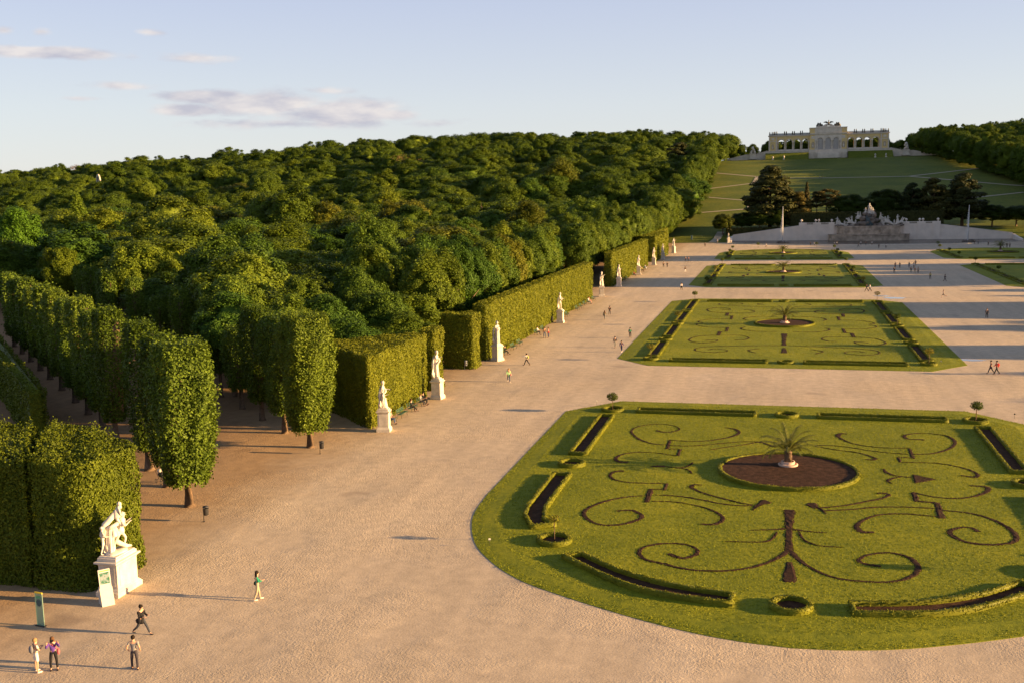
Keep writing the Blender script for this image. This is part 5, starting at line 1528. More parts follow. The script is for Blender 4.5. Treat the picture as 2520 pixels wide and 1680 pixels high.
for lab, x, y, ps, fc, tc_, bc_ in (
 ('person in black standing on the gravel before the fountain centre', 35.8,417.4,'stand',-90,BLK,BLK), ('person in a white top and black skirt before the fountain', 38.3,417.1,'stand',-90,WHT,BLK),
 ('person in white, left one of a pair walking along the pool edge', 20.7,436.3,'walk',170,WHT,BROWN), ('person in white, right one of a pair walking along the pool edge', 21.7,438.0,'walk2',170,WHT,BROWN),
 ('person in dark trousers striding in front of the fountain', 29.0,424.9,'walk',175,BROWN,DK), ('person in white bending at the pool edge', 30.7,437.4,'stand',90,WHT,DK),
 ('person in brown by the pool edge under the fountain', 32.6,436.6,'stand',90,BROWN,DK), ('person in a white top sitting low at the pool edge', 34.9,437.2,'stand',80,WHT,BROWN),
 ('person in black walking right of the fountain wall', 75.9,429.1,'walk',-90,BLK,BLK), ('person in black, left one of a pair at the right end of the pool', 79.8,415.4,'walk',-90,BLK,BLK), ('person in dark grey, right one of a pair at the right end of the pool', 80.8,415.6,'walk2',-90,DK,BLK),
 ('person in black by the right jet, left one of two', 73.0,440.6,'stand',90,BLK,BLK), ('person in grey by the right jet, right one of two', 74.3,440.4,'stand',90,GREY,DK), ('person in a white top near the right end of the ramp', 82.7,438.6,'stand',90,WHT,GREY),
 ('person in a white top and skirt walking behind the farthest lawn', -5.5,427.5,'walk',20,WHT,BROWN), ('person in white standing by the grass left of the ramp', -26.4,462,'stand',-90,WHT,BEIGE),
 ('person in black sitting on the pool kerb left of the pair in white', 11.7,439.6,'sit',-90,BLK,BLK), ('person in a white top sitting on the pool kerb', 13.2,439.6,'sit',-90,WHT,DK)):
    P_(lab, x, y, ps, fc, 'long', tc_, 'trousers', bc_, HD, zs=-.02 if ps == 'sit' else 0)
P_('person in white and dark, left one of a couple on the hill path', *Q(.0335,.0069), 'walk', 180, 'long', WHT, 'trousers', DK, HB, z=terrain(*Q(.0335,.0069))+.16)
P_('person in brown, right one of a couple on the hill path', *Q(.0360,.0069), 'walk2', 180, 'long', BROWN, 'trousers', DK, HB, z=terrain(*Q(.0360,.0069))+.16)

# ------------------------------------------------------------------ benches and people on them
def make_bench(label, y, x=-39.15):
    root = empty('park_bench', (x, y, 0), 0, label, 'bench', 'benches along the hedges')
    if 'meshes' not in make_bench.__dict__:
        st = MB()
        for k in range(4): st.box(.02+k*.11, .10+k*.11, -1.1, 1.1, .43, .46)
        bk = MB()
        for k in range(3):
            z = .58+k*.13; xx = -.03-k*.045; bk.box(xx-.025, xx, -1.1, 1.1, z, z+.09)
        lg = MB()
        lg.tube([(.42,0,0),(.40,0,.22),(.38,0,.42)], .025, 6); lg.tube([(-.06,0,0),(0,0,.4),(-.16,0,.95)], .025, 6); lg.tube([(.38,0,.41),(0,0,.41)], .022, 6); lg.tube([(.40,0,.42),(.40,0,.62),(-.05,0,.66)], .02, 6)
        make_bench.meshes = (st.mesh('seat', M['bench_green']), bk.mesh('backrest', M['bench_green']), lg.mesh('leg_frame', M['dark_iron']))
    a, b, c = make_bench.meshes
    ob('seat', a, root); ob('backrest', b, root)
    for yy in (-.85, .85): ob('leg_frame', c, root, (0, yy, 0))
    return root
def sitter(lab, y, top, tcol, bcol, hair, pose='sit', face=0, x=-38.93, **k):
    P_(lab, x, y, pose, face, top, tcol, 'trousers', bcol, hair, zs=.03, **k)
bl = [(100.6,'green bench right beside the second statue'),(103.9,'green bench next to the one beside the second statue'),(107.1,'green bench with a sitter in black between second and third statue'),(110.3,'green bench nearest behind the third statue'),
 (147.2,'bench right beside the fourth statue'),(152.6,'empty bench, second after the fourth statue'),(156.6,'empty bench, third after the fourth statue'),(168.6,'bench by the standing pair at the long hedge'),(173.2,'bench past the standing pair at the long hedge'),
 (190.2,'first bench after the fifth statue'),(194.2,'second bench after the fifth statue'),(204.5,'third bench after the fifth statue'),(208.6,'fourth bench after the fifth statue'),(212.8,'fifth bench after the fifth statue'),(217,'bench with a sitter in pink before the sixth statue'),(223.6,'bench right before the sixth statue'),
 (262,'first bench after the seventh statue'),(270.6,'shaded bench, second after the seventh statue'),(275.6,'third bench after the seventh statue'),(287.6,'bench with a sitter before the eighth statue'),(304,'first bench after the eighth statue'),(308.4,'second bench after the eighth statue'),(312.8,'third bench after the eighth statue'),(376,'far bench beyond the tenth statue')]
for y, lab in bl: make_bench(lab, y)
sitter('person in a pink top and jeans on the bench beside the second statue', 100.3, 'tee', PINK, JEAN, HL, long_hair=True)
sitter('person in black sitting alone on the bench between two statues', 106.6, 'long', BLK, BLK, HB, 'sit2')
sitter('person in a pale top sitting with crossed legs before the third statue', 109.7, 'long', GREY, DK, HB, 'sit2', long_hair=True)
sitter('person in black beside the pale top before the third statue', 110.6, 'long', BLK, BLK, HD)
sitter('person in black with stretched legs beside the fourth statue', 147.2, 'long', BLK, BLK, HD, 'sit2')
sitter('person in a white top sitting behind the standing pair', 168.6, 'long', WHT, DK, HD)
sitter('person in white sitting near the sixth statue', 216.4, 'long', WHT, TEAL, HD)
sitter('person in pink sitting near the sixth statue', 217.4, 'long', PINK, PINK, HB)
sitter('person in red sitting before the eighth statue', 287.6, 'long', (.3,.04,.03), NAVY, HD)
sitter('person in yellow sitting after the eighth statue', 304.2, 'long', YEL, BROWN, HB)
sitter('person in red brown sitting after the eighth statue', 305.2, 'long', BROWN, DK, HD)
sitter('person in light blue sitting before the ninth statue', 312.4, 'long', SKY, WHT, HD)
sitter('person in navy sitting before the ninth statue', 313.4, 'long', NAVY, JEAN, HD)

# ------------------------------------------------------------------ statues along the avenue
STATUE_POSES = {
 'a': dict(lh=(4,5), lk=4, rh=(-8,6), rk=14, la=(16,22), le=70, ra=(-6,14), re=25, arm_in=.3),
 'b': dict(lh=(-4,5), lk=12, rh=(4,5), rk=2, la=(-4,12), le=18, ra=(30,16), re=100, arm_in=.5),
 'c': dict(lh=(12,6), lk=16, rh=(-3,4), rk=0, la=(10,30), le=60, ra=(8,12), re=40, arm_in=.3),
 'stride': dict(lh=(42,10), lk=46, rh=(-16,8), rk=4, la=(46,16), le=95, ra=(36,16), re=100, arm_in=.6),
 'curl': dict(lh=(70,12), lk=80, rh=(52,10), rk=60, la=(10,12), le=80, ra=(16,12), re=70, arm_in=.7),
 'carried': dict(lh=(62,12), lk=70, rh=(44,10), rk=50, la=(30,10), le=60, ra=(20,10), re=70, arm_in=.5),
 'child': dict(lh=(14,8), lk=18, rh=(-8,8), rk=10, la=(60,20), le=60, ra=(20,14), re=60, arm_in=.3),
 'seat': dict(lh=(80,14), lk=70, rh=(62,14), rk=40, la=(30,34), le=60, ra=(70,26), re=40, arm_in=.2),
 'rear': dict(lh=(70,8), lk=90, rh=(-20,8), rk=30, la=(120,14), le=30, ra=(95,14), re=60, arm_in=.2),
}
POSES.update(STATUE_POSES)
def drape_mb(mb, c, h, r0, r1, seed, folds=9, lean=0, open_front=False, sy=.8):
    rr = random.Random(seed); n = 48; m_ = 10
    vs = []
    ph = [rr.uniform(0,6.28) for _ in range(4)]
    for j in range(m_+1):
        t = j/m_; z = h*t; r = lerp(r0, r1, t**.8)
        for i in range(n):
            a = 2*math.pi*i/n
            k = 1+(.14*(1-t*.5))*math.sin(folds*a+ph[0]+t*1.5)+.07*math.sin((folds*2-3)*a+ph[1]-t*2)+.06*math.sin(3*a+ph[2]+t*3)
            vs.append((c[0]+r*k*math.cos(a)+lean*t, c[1]+r*k*sy*math.sin(a), c[2]+z))
    fs = [(j*n+i, j*n+(i+1)%n, (j+1)*n+(i+1)%n, (j+1)*n+i) for j in range(m_) for i in range(n)]
    fs.append(tuple(range(m_*n, (m_+1)*n)))
    mb.add(vs, fs, True)
_fig = {}
def statue_body(pose):
    if pose not in _fig:
        me = body_meshes(pose)['body'].copy(); me.materials.clear(); me.materials.append(M['marble']); _fig[pose] = me
    return _fig[pose]
def head_hair(mb, J, s, off, helmet=False):
    hc = J['head']
    mb.blob((off[0]+(hc.x-.02)*s, off[1], off[2]+(hc.z+.045)*s), .122*s, 7, .25, 2, (1,.95,1), 4)
    if helmet: mb.blob((off[0]+(hc.x-.02)*s, off[1], off[2]+(hc.z+.15)*s), .10*s, 7, .1, 2, (1.2,.3,.8))
def pedestal(root, w, h, wy=1.0):
    mb = MB()
    mb.sq([(w*.60,0),(w*.60,.28),(w*.56,.34),(w*.54,.40),(w*.50,.46),(w*.485,.50),(w*.485,h-.48),(w*.50,h-.42),(w*.55,h-.34),(w*.60,h-.30),(w*.60,h-.20),(w*.50,h-.18),(w*.50,h)], sy=wy)
    mb.build('pedestal', M['stone'], root)
    pn = MB()
    for sx, sy in ((1,0),(-1,0),(0,1),(0,-1)):
        d = w*.485; z0, z1 = .62, h-.58
        if sx: 
            x = sx*d; t = .018*sx; q = w*.36*wy
            pn.box(min(x,x+t), max(x,x+t), -q, q, z0, z1)
        else:
            y = sy*d*wy; t = .018*sy; q = w*.36
            pn.box(-q, q, min(y,y+t), max(y,y+t), z0, z1)
    pn.build('panel', M['stone'], root)
def statue(label, x, y, pose, seed, s=1.72, rz=0, drape='skirt', helmet=False, child=False):
    root = empty('garden_statue', (x, y, 0), R(rz), label, 'statue', 'white statues along the hedge')
    pedestal(root, 1.12, 2.32)
    pl = MB(); pl.sq([(.42,2.32),(.40,2.44)]); pl.blob((0,0,2.44), .36, seed, .2, 2, (1,1,.28)); pl.build('base_rock', M['marble'], root)
    f = ob('figure', statue_body(pose), root, (0,0,2.46)); f.scale = (s,)*3
    J = body_meshes(pose)['J']
    mb = MB(); rr = random.Random(seed)
    o = (0,0,2.46)
    head_hair(mb, J, s, o, helmet)
    if drape == 'skirt': drape_mb(mb, (0,0,2.46), 1.02*s, .27*s, .155*s, seed, 8)
    if drape == 'robe': drape_mb(mb, (0,0,2.46), 1.28*s, .25*s, .16*s, seed, 8)
    if drape == 'cloak': drape_mb(mb, (-.10*s,0,2.46), 1.36*s, .24*s, .17*s, seed, 7, lean=.03)
    if drape == 'half': drape_mb(mb, (0,.02,2.46), .62*s, .24*s, .19*s, seed, 7); drape_mb(mb, (-.12*s,0,2.46+.55*s), .75*s, .13*s, .10*s, seed+1, 6)
    # a sweep of cloth over shoulder and arm
    pts = []
    for i in range(10):
        t = i/9; a = -1.2+t*4.4
        pts.append((.19*s*math.cos(a), .21*s*math.sin(a), 2.46+s*lerp(.92,1.44,t)))
    mb.tube(pts, [(.035+.03*math.sin(math.pi*i/9))*s for i in range(10)], 8)
    mb.tube([(-.14*s,-.2*s,2.46+1.3*s),(-.22*s,-.24*s,2.46+.8*s),(-.18*s,-.22*s,2.46+.3*s),(-.2*s,-.2*s,2.47)], [.05*s,.09*s,.11*s,.12*s], 8)
    mb.build('drapery', M['marble'], root)
    if child:
        c = ob('child_figure', statue_body('child'), root, (.08,-.42,2.44)); c.scale = (.95,)*3
    return root
statue('white statue with a child at its side, second along the hedge', -38.4, 97.1, 'a', 2, 1.5, 10, 'half', child=True)
statue('slim white statue with wide robe hem, third along the hedge', -38.35, 114.1, 'b', 3, 1.78, -5, 'cloak')
statue('stout robed white statue with a helmet, fourth along the hedge', -38.6, 141.9, 'b', 4, 1.74, -30, 'robe', helmet=True)
statue('bare slim white statue, fifth along the hedge', -38.4, 185.0, 'c', 5, 1.68, 0, 'none')
statue('white statue leaning slightly back, sixth along the hedge', -38.6, 231.8, 'b', 6, 1.74, 10, 'skirt')
statue('narrow robed white statue, seventh along the hedge', -38.3, 255.9, 'a', 7, 1.66, 0, 'robe')
statue('white statue with cloak on a shaded pedestal, eighth along the hedge', -38.3, 293.1, 'c', 8, 1.66, 5, 'cloak')
statue('white statue before the dark gap, ninth along the hedge', -38.4, 330.3, 'a', 9, 1.7, 0, 'half')
statue('shaded statue beside a bench, tenth along the hedge', -38.5, 357.2, 'b', 10, 1.62, 0, 'robe')
statue('white statue with raised arms, eleventh and farthest along the hedge', -38.4, 393.4, 'child', 11, 1.72, -20, 'skirt')
statue('white statue at the foot of the left ramp by the pool', -21.6, 460.2, 'a', 12, 1.1, -70, 'half')

# the nearest group: a striding man carrying another, with a child
root = empty('garden_statue', (-38.75, 53.45, 0), 0, 'white group of a striding figure carrying another, nearest of the statues', 'statue', 'white statues along the hedge')
pedestal(root, 1.28, 2.34, 1.62)
mb = MB(); mb.sq([(.60,2.34),(.58,2.42)], sy=1.6); mb.blob((0,0,2.42), .60, 4, .25, 2, (.9,1.35,.22)); mb.build('base_rock', M['marble'], root)
s = 1.38; z0 = 2.48
def placed(pose, loc, sc, rot):
    f = ob({'stride':'striding_figure','carried':'carried_figure','child':'child_figure'}[pose], statue_body(pose), root, loc); f.scale = (sc,)*3; f.rotation_euler = tuple(R(a_) for a_ in rot)
    mt_ = Matrix.Translation(loc) @ f.rotation_euler.to_matrix().to_4x4() @ Matrix.Scale(sc, 4)
    return mt_, body_meshes(pose)['J']
ms_, Js = placed('stride', Vector((-.02,.12,z0)), s, (0,10,38))
mc_, Jc = placed('carried', Vector((-.10,-.16,z0+1.18)), 1.18, (8,14,60))
mk_, Jk = placed('child', Vector((-.40,-.72,z0)), .98, (0,0,50))
mb = MB()
for m_, J_, r_, sd in ((ms_,Js,.165,3),(mc_,Jc,.145,8),(mk_,Jk,.12,5)):
    q = m_ @ (J_['head']+Vector((-.02,0,.045))); mb.blob(tuple(q), r_, sd, .3, 2, (1,1,1), 4)
q = mc_ @ (Jc['head']+Vector((.06,0,-.11))); mb.blob(tuple(q), .10, 5, .3, 2, (1,1,1.5), 4)      # beard
q = ms_ @ Js['chest']; mb.blob(tuple(q), .29, 6, .15, 2, (1,1,1.25))
q = ms_ @ Js['pelvis']; mb.blob(tuple(q), .27, 9, .15, 2, (1,1,1.1))
q = mc_ @ Jc['waist']; mb.blob(tuple(q), .26, 7, .2, 2, (1,1,1.2))
drape_mb(mb, (-.32,-.25,z0-.04), 1.55, .34, .24, 21, 7, lean=.14)
drape_mb(mb, (-.14,-.10,z0+.98), .62, .40, .26, 23, 7)
w_ = lambda m_, J_, k_: tuple(m_ @ J_[k_])
mb.tube([w_(mc_,Jc,'chest'), (-.38,-.42,z0+1.75), (-.52,-.50,z0+1.1), (-.46,-.50,z0+.4), (-.30,-.30,z0+.02)], [.16,.19,.20,.20,.16], 10)
mb.tube([w_(ms_,Js,'lsh'), (.20,-.12,z0+1.72), (.05,-.45,z0+1.62), (-.25,-.45,z0+1.5)], [.10,.13,.13,.10], 8)
mb.tube([(-.25,.0,z0+.75),(.05,.30,z0+.38),(.22,.72,z0+.10),(.30,1.05,z0+.02)], [.16,.15,.12,.06], 8)
mb.build('drapery', M['marble'], root)

# ------------------------------------------------------------------ signs, bins, pram
mt, nt, b = mat_base('panel_picture', .35, .4)
n1 = noise_node(nt, 3.2, 4, .6)
nt.links.new(ramp(nt, n1.outputs['Fac'], [(.30,(.012,.07,.045)),(.45,(.03,.13,.08)),(.52,(.16,.22,.22)),(.62,(.24,.28,.30)),(.72,(.03,.09,.05))]), b.inputs['Base Color']); M['picture'] = mt
root = empty('information_stand', (-38.15, 51.35, 0), R(-40), 'white wedge shaped stand with a green picture panel, leaning by the nearest pedestal', 'info stand')
mb = MB()
pr4 = [(.38,0),(-.42,0),(-.30,1.02),(-.02,1.02)]
mb.add([(x_, -.36, z_) for x_, z_ in pr4]+[(x_, .36, z_) for x_, z_ in pr4], [(0,1,2,3),(7,6,5,4),(0,3,7,4),(1,0,4,5),(2,1,5,6),(3,2,6,7)])
mb.build('base', M['white'], root)
mb = MB(); pr4 = [(-.02,1.02),(-.12,1.02),(-.32,2.05),(-.22,2.05)]
mb.add([(x_, -.33, z_) for x_, z_ in pr4]+[(x_, .33, z_) for x_, z_ in pr4], [(0,1,2,3),(7,6,5,4),(0,3,7,4),(1,0,4,5),(2,1,5,6),(3,2,6,7)])
mb.build('frame', M['white'], root)
mb = MB(); mb.add([(-.055,-.28,1.22),(-.055,.28,1.22),(-.195,.28,1.92),(-.195,-.28,1.92)], [(0,1,2,3)]); mb.build('picture_panel', M['picture'], root)
mb = MB(); mb.add([(-.197,-.30,1.935),(-.197,.30,1.935),(-.2185,.30,2.04),(-.2185,-.30,2.04)], [(0,1,2,3)]); mb.build('yellow_strip', plain('yellow_strip', (.80,.58,.05), .5), root)

gl = bpy.data.materials.new('green_glass'); gl.use_nodes = True; nt = gl.node_tree; b = nt.nodes['Principled BSDF']
b.inputs['Base Color'].default_value = (.30,.44,.36,1); b.inputs['Roughness'].default_value = .25
tr_ = nt.nodes.new('ShaderNodeBsdfTransparent'); tr_.inputs['Color'].default_value = (.72,.86,.76,1)
ms = nt.nodes.new('ShaderNodeMixShader'); ms.inputs['Fac'].default_value = .42
nt.links.new(b.outputs[0], ms.inputs[1]); nt.links.new(tr_.outputs[0], ms.inputs[2]); nt.links.new(ms.outputs[0], nt.nodes['Material Output'].inputs['Surface'])
root = empty('glass_sign', (-39.85, 47.75, 0), R(-8), 'upright pale green glass sign with a dark roundel, at the left picture edge', 'sign')
mb = MB(); mb.box(-.27,.27,-.02,.02,0,1.9); mb.build('glass_panel', gl, root)
mb = MB(); mb.box(-.27,.27,-.024,.024,1.9,1.98); mb.build('yellow_strip', bpy.data.materials['yellow_strip'], root)
mb = MB(); mb.add([(.19*math.cos(i*math.pi/12), -.024, 1.36+.21*math.sin(i*math.pi/12)) for i in range(24)], [tuple(range(24))]); mb.build('roundel', plain('dark_roundel', (.05,.10,.11), .5, .3, .3, 20), root)
mb = MB(); mb.add([(-.16,-.0245,1.62),(.14,-.0245,1.62),(.14,-.0245,1.76),(-.16,-.0245,1.76)], [(0,1,2,3)]); mb.build('green_field', plain('green_field', (.10,.34,.16), .5, .3, .25, 14), root)
mb = MB(); mb.box(-.34,.34,-.12,.12,0,.04); mb.build('foot', M['dark_iron'], root)

def bin_(label, x, y, kind='dark', rz=0):
    root = empty('litter_bin', (x, y, 0), R(rz), label, 'litter bin', 'litter bins beside the avenue')
    m_ = M['dark_iron'] if kind == 'dark' else M['lead']
    mb = MB(); mb.tube([(-.2,0,0),(-.2,0,1.22)], .03, 8); mb.tube([(-.2,0,.55),(0,0,.55)], .02, 6); mb.lathe([(.10,0),(.10,.02)], 12, (-.2,0,0)); mb.build('post', m_, root)
    mb = MB(); mb.lathe([(.15,.52),(.19,.56),(.215,1.02),(.225,1.04),(.205,1.04),(.19,.9)], 18); mb.build('bucket', m_, root)
    mb = MB(); mb.lathe([(.225,1.12),(.23,1.15),(.12,1.22),(.03,1.24)], 18); mb.tube([(.2,0,1.03),(.21,0,1.13)], .012, 5); mb.tube([(-.2,0,1.03),(-.21,0,1.13)], .012, 5); mb.build('lid', m_, root)
bin_('dark bin on a post near the corner lime tree', -40.6, 66.7)
bin_('dark bin on a post in front of the right lime row', -40.7, 87.2)
bin_('grey bin on a post before the dark hedge return', -40.9, 134.0, 'lead')
bin_('dark bin against the long hedge beside the fifth statue', -39.6, 183.5)
bin_('pale bin between the sixth and seventh statues', -41.5, 256.0-8, 'lead')
root = empty('pushchair', (-50.0, 75.6, 0), R(-30), 'pushchair with a white hood beside the second lime trunk', 'pushchair')
mb = MB(); mb.blob((0,0,.75), .28, 3, .1, 2, (1.3,.8,.9)); mb.build('seat', cloth(DK), root)
mb = MB(); mb.blob((-.15,0,1.0), .26, 5, .08, 2, (1,.9,.8)); mb.build('hood', M['white'], root)
mb = MB(); mb.tube([(-.6,.22,1.05),(-.1,.22,.6),(.4,.22,.16)], .02, 6); mb.tube([(-.6,-.22,1.05),(-.1,-.22,.6),(.4,-.22,.16)], .02, 6); mb.tube([(-.6,-.22,1.05),(-.6,.22,1.05)], .02, 6); mb.tube([(-.45,.22,.16),(.05,.22,.5)], .02, 6); mb.tube([(-.45,-.22,.16),(.05,-.22,.5)], .02, 6); mb.build('frame', M['dark_iron'], root)
for wx in (-.45,.4):
    for wy in (-.24,.24):
        mb = MB(); mb.tube([(.16*math.cos(i*math.pi/8), 0, .16+.16*math.sin(i*math.pi/8)) for i in range(17)], .025, 6); mb.build('wheel', M['dark_iron'], root, (wx, wy, 0))
for lab, x, y, rz in (('little white plate on a stake at the back left of the nearest lawn',-19.4,112.6,-60),('little pale plate on a stake at the front left of the nearest lawn',-18.6,65.3,-60),('little white plate on a stake at the front right of the second lawn',20.6,145.3,-100),('little white plate on a stake at the front right of the third lawn',21.2,259.2,-100),('little dark plate on a stake at the back right of the nearest lawn',23.0,112.3,-120)):
    root = empty('lawn_sign', (x, y, .1), R(rz), lab, 'small sign', 'little signs at the lawn corners')
    mb = MB(); mb.tube([(0,0,0),(.02,0,.42)], .012, 6); mb.build('stake', M['dark_iron'], root)
    mb = MB(); mb.box(-.01,.012,-.07,.07,.40,.52); mb.build('plate', M['dark_iron'] if 'dark' in lab else M['white'], root)
mb = MB(); mb.box(-.45,.45,-.3,.3,0,.1); mb.box(-.38,.38,-.24,.24,.1,1.8); mb.box(-.44,.44,-.28,.28,1.8,1.95)
tag(mb.build('grey_green_box', plain('box_paint', (.20,.27,.25), .6), None, (-38.6,478,terrain(-38.6,478))), 'grey green utility box at the foot of the hill path', 'utility box')
# shallow puddles right of the second lawn
wm, nt, b = mat_base('puddle_water', .06, .5); b.inputs['Base Color'].default_value = (.22,.19,.17,1); M['puddle'] = wm
for x, y, a, c in ((24.3,150.2,2.6,.9),(23.3,232,2.2,1.8),(21.0,236,1.6,1.1)):
    mb = MB(); mb.add([(x+a*math.cos(i*.3142)*(1+.18*math.sin(i*1.9)), y+c*math.sin(i*.3142)*(1+.2*math.cos(i*2.3)), .012) for i in range(20)], [tuple(range(20))])
    tag(mb.build('water', M['puddle']), kind='structure')

# ------------------------------------------------------------------ the fountain at the foot of the hill
YW = 478.0                    # face of the retaining wall
FX = 36.6                     # its centre
root = empty('fountain_wall', (FX, YW, 0), 0, 'long white retaining wall with ramps, piers and balustrade behind the pool', 'wall')
# central straight length, piers proud of it
mb = MB(); mb.box(-28.6,28.6,0,3.0,-.3,6.35); mb.box(-28.7,28.7,-.12,3.1,6.35,6.75); mb.box(-28.8,28.8,-.10,.0,-.3,.55); mb.build('wall', M['wallstone'], root)
for s in (-1,1):
    for px, w in ((27.3,1.5),(21.3,1.5),(15.2,1.1)):
        mb = MB(); mb.box(s*px-w, s*px+w, -.35, -.003, -.3, 6.352)
        for k in range(7): mb.box(s*px-w-.03, s*px+w+.03, -.40, -.352, .2+k*.86, .2+k*.86+.7)
        mb.box(s*px-w-.1, s*px+w+.1, -.45, .6, 6.353, 7.85); mb.build('pier', M['wallstone'], root)
    for a, b_ in ((22.8,25.8),(16.3,19.8)):
        mb = MB(); x0, x1 = sorted((s*a, s*b_))
        mb.box(x0,x1,-.06,-.003,1.0,5.7); mb.build('panel', M['wallstone'], root)
        mb = MB(); mb.box(x0,x1,.0,.4,6.752,6.95); mb.box(x0,x1,-.02,.42,7.55,7.75)
        n = int((x1-x0)/.42)
        for i in range(n): mb.lathe([(.07,0),(.12,.18),(.06,.4),(.09,.6)], 8, (x0+(i+.5)*(x1-x0)/n, .2, 6.95))
        mb.build('balustrade', M['wallstone'], root)
    # ramp wall: full height, falling outwards, then a steep end
    prof = [(28.8,-.3),(28.8,6.3),(57.2,2.45),(61.5,.15),(61.5,-.3)]
    P = [(s*x_, z_) for x_, z_ in prof]; n = len(P)
    mb = MB(); vs = [(x_,.05,z_) for x_,z_ in P]+[(x_,2.0,z_) for x_,z_ in P]
    fs = [tuple(range(n)), tuple(reversed(range(n,2*n)))]+[(i,i+n,(i+1)%n+n,(i+1)%n) for i in range(n)]
    if s < 0: fs = [tuple(reversed(f)) for f in fs]
    mb.add(vs, fs)
    # coping, base course and panels
    top = lambda x_: 6.3-(x_-28.8)*(3.85/28.4)
    for a, b_ in ((28.9,57.2),):
        q = [(s*a,top(a)),(s*b_,top(b_))]
        mb.add([(q[0][0],-.08,q[0][1]),(q[1][0],-.08,q[1][1]),(q[1][0],2.1,q[1][1]),(q[0][0],2.1,q[0][1]),(q[0][0],-.08,q[0][1]+.28),(q[1][0],-.08,q[1][1]+.28),(q[1][0],2.1,q[1][1]+.28),(q[0][0],2.1,q[0][1]+.28)],
               [(0,1,5,4),(4,5,6,7),(1,2,6,5),(3,0,4,7),(0,3,2,1)])
    x0, x1 = sorted((s*28.9, s*59)); mb.box(x0,x1,-.06,.047,-.3,.5)
    mb.build('ramp_wall', M['wallstone'], root)
    for k in range(5):
        a, b_ = 30.0+k*5.3, 34.5+k*5.3
        if True:
            mb = MB(); P4 = [(a,.9),(b_,.9),(b_,top(b_)-.6),(a,top(a)-.6)]
            mb.add([(s*x_,.0,z_) for x_,z_ in P4]+[(s*x_,.049,z_) for x_,z_ in P4], [(0,1,2,3),(0,4,5,1),(1,5,6,2),(2,6,7,3),(3,7,4,0)]); mb.build('panel', M['wallstone'], root)
    # wing turning forward at the outer end
    mb = MB(); x0 = s*57.6
    pts4 = [(.0,2.2),(-8,1.5),(-16.5,.9)]
    for (ya,za),(yb,zb) in zip(pts4[:-1], pts4[1:]):
        w = .5
        mb.add([(x0-w,ya,-.3),(x0+w,ya,-.3),(x0+w,yb,-.3),(x0-w,yb,-.3),(x0-w,ya,za),(x0+w,ya,za),(x0+w,yb,zb),(x0-w,yb,zb)], [(0,3,2,1),(4,5,6,7),(0,1,5,4),(1,2,6,5),(2,3,7,6),(3,0,4,7)])
    mb.build('wing_wall', M['wallstone'], root)
# vases on the piers
VG = 'stone vases on the fountain wall'
vb = MB(); vb.lathe([(.28,0),(.28,.12),(.12,.22),(.14,.35),(.55,.75),(.62,.95),(.5,1.0),(.3,1.25),(.1,1.4)], 14); vmesh = vb.mesh('stone_vase', M['wallstone'])
for i, x_ in enumerate((-27.9,-21.9,-20.6,-15.2,15.2,20.6,21.9,27.9)):
    o = ob('stone_vase', vmesh, None, (FX+x_, YW+.1, 7.853)); tag(o, f'white stone vase on the fountain wall, {ORD[i].replace(" nearest","").replace("nearest","first")} from the left', 'vase', VG)
# grotto body with the relief panels and the lower basin
root = empty('grotto_fountain', (FX, YW, 0), 0, 'brown stained fountain with medallion panels under the white sculptures', 'fountain')
mb = MB()
pl_ = [(-12.8,0),(-12.8,-2.2),(-10.5,-4.2),(10.5,-4.2),(12.8,-2.2),(12.8,0)]
mb.prism(pl_, -.3, 5.75); mb.prism([(x_*1.03, y_*1.06) for x_,y_ in pl_], 5.753, 6.3); mb.prism([(x_*1.02, y_*1.04) for x_,y_ in pl_], 2.9, 3.3)
mb.build('body', M['greystone'], root)
for k in range(5):
    x_ = (k-2)*4.15
    mb = MB(); mb.box(x_-1.75,x_+1.75,-4.28,-4.203,3.5,5.5); mb.build('panel', M['greystone'], root)
    mb = MB(); vs = []
    for rr_, yy in ((.75,-4.30),(.75,-4.42),(.5,-4.42),(.42,-4.32)):
        vs += [(x_+rr_*math.cos(i*math.pi/8), yy, 4.5+rr_*math.sin(i*math.pi/8)) for i in range(16)]
    mb.add(vs, [(j*16+i, j*16+(i+1)%16, (j+1)*16+(i+1)%16, (j+1)*16+i) for j in range(3) for i in range(16)]+[tuple(48+i for i in range(16))], True)
    mb.blob((x_,-4.36,4.5), .34, k, .3, 1); mb.build('medallion', M['greystone'], root)
mb = MB(); arc = [(-16.4,0)]+[(16.4*math.sin(t), -3.0-4.6*math.cos(t)) for t in np.linspace(-1.45,1.45,22)]+[(16.4,0)]
mb.prism(arc, -.3, 2.35); mb.prism([(x_*1.015, y_*1.03) for x_,y_ in arc], 2.353, 2.75); mb.build('basin', M['greystone'], root)
# rocks and white sculptures on top
mb = MB(); rr2 = random.Random(9)
for k in range(34):
    t = rr2.random(); ang = rr2.uniform(0,6.28)
    mb.blob((rr2.uniform(-1,1)*(5.4-4.0*t), -1.6+rr2.uniform(-1.2,1.6), 6.2+t*5.6), rr2.uniform(.8,1.5), k, .35, 2, (1,1,.8), 2.4)
for k in range(16): mb.blob((rr2.choice((-1,1))*rr2.uniform(4.5,13.8), -1.6+rr2.uniform(-.8,.8), 6.45), rr2.uniform(.5,.95), 60+k, .35, 2, (1.3,1,.6), 2.4)
mb.build('rocks', M['rock'], root)
cas = MB()
for k in range(9): x_ = -1.3+k*.33; cas.tube([(x_,-3.0,10.9),(x_,-3.35,9.4),(x_,-3.5,6.4)], [.06,.10,.16], 5)
cas.build('cascade', plain('dark_falling_water', (.12,.17,.19), .25, .5, .3, 6), root)
SG = 'white sculptures of the fountain'
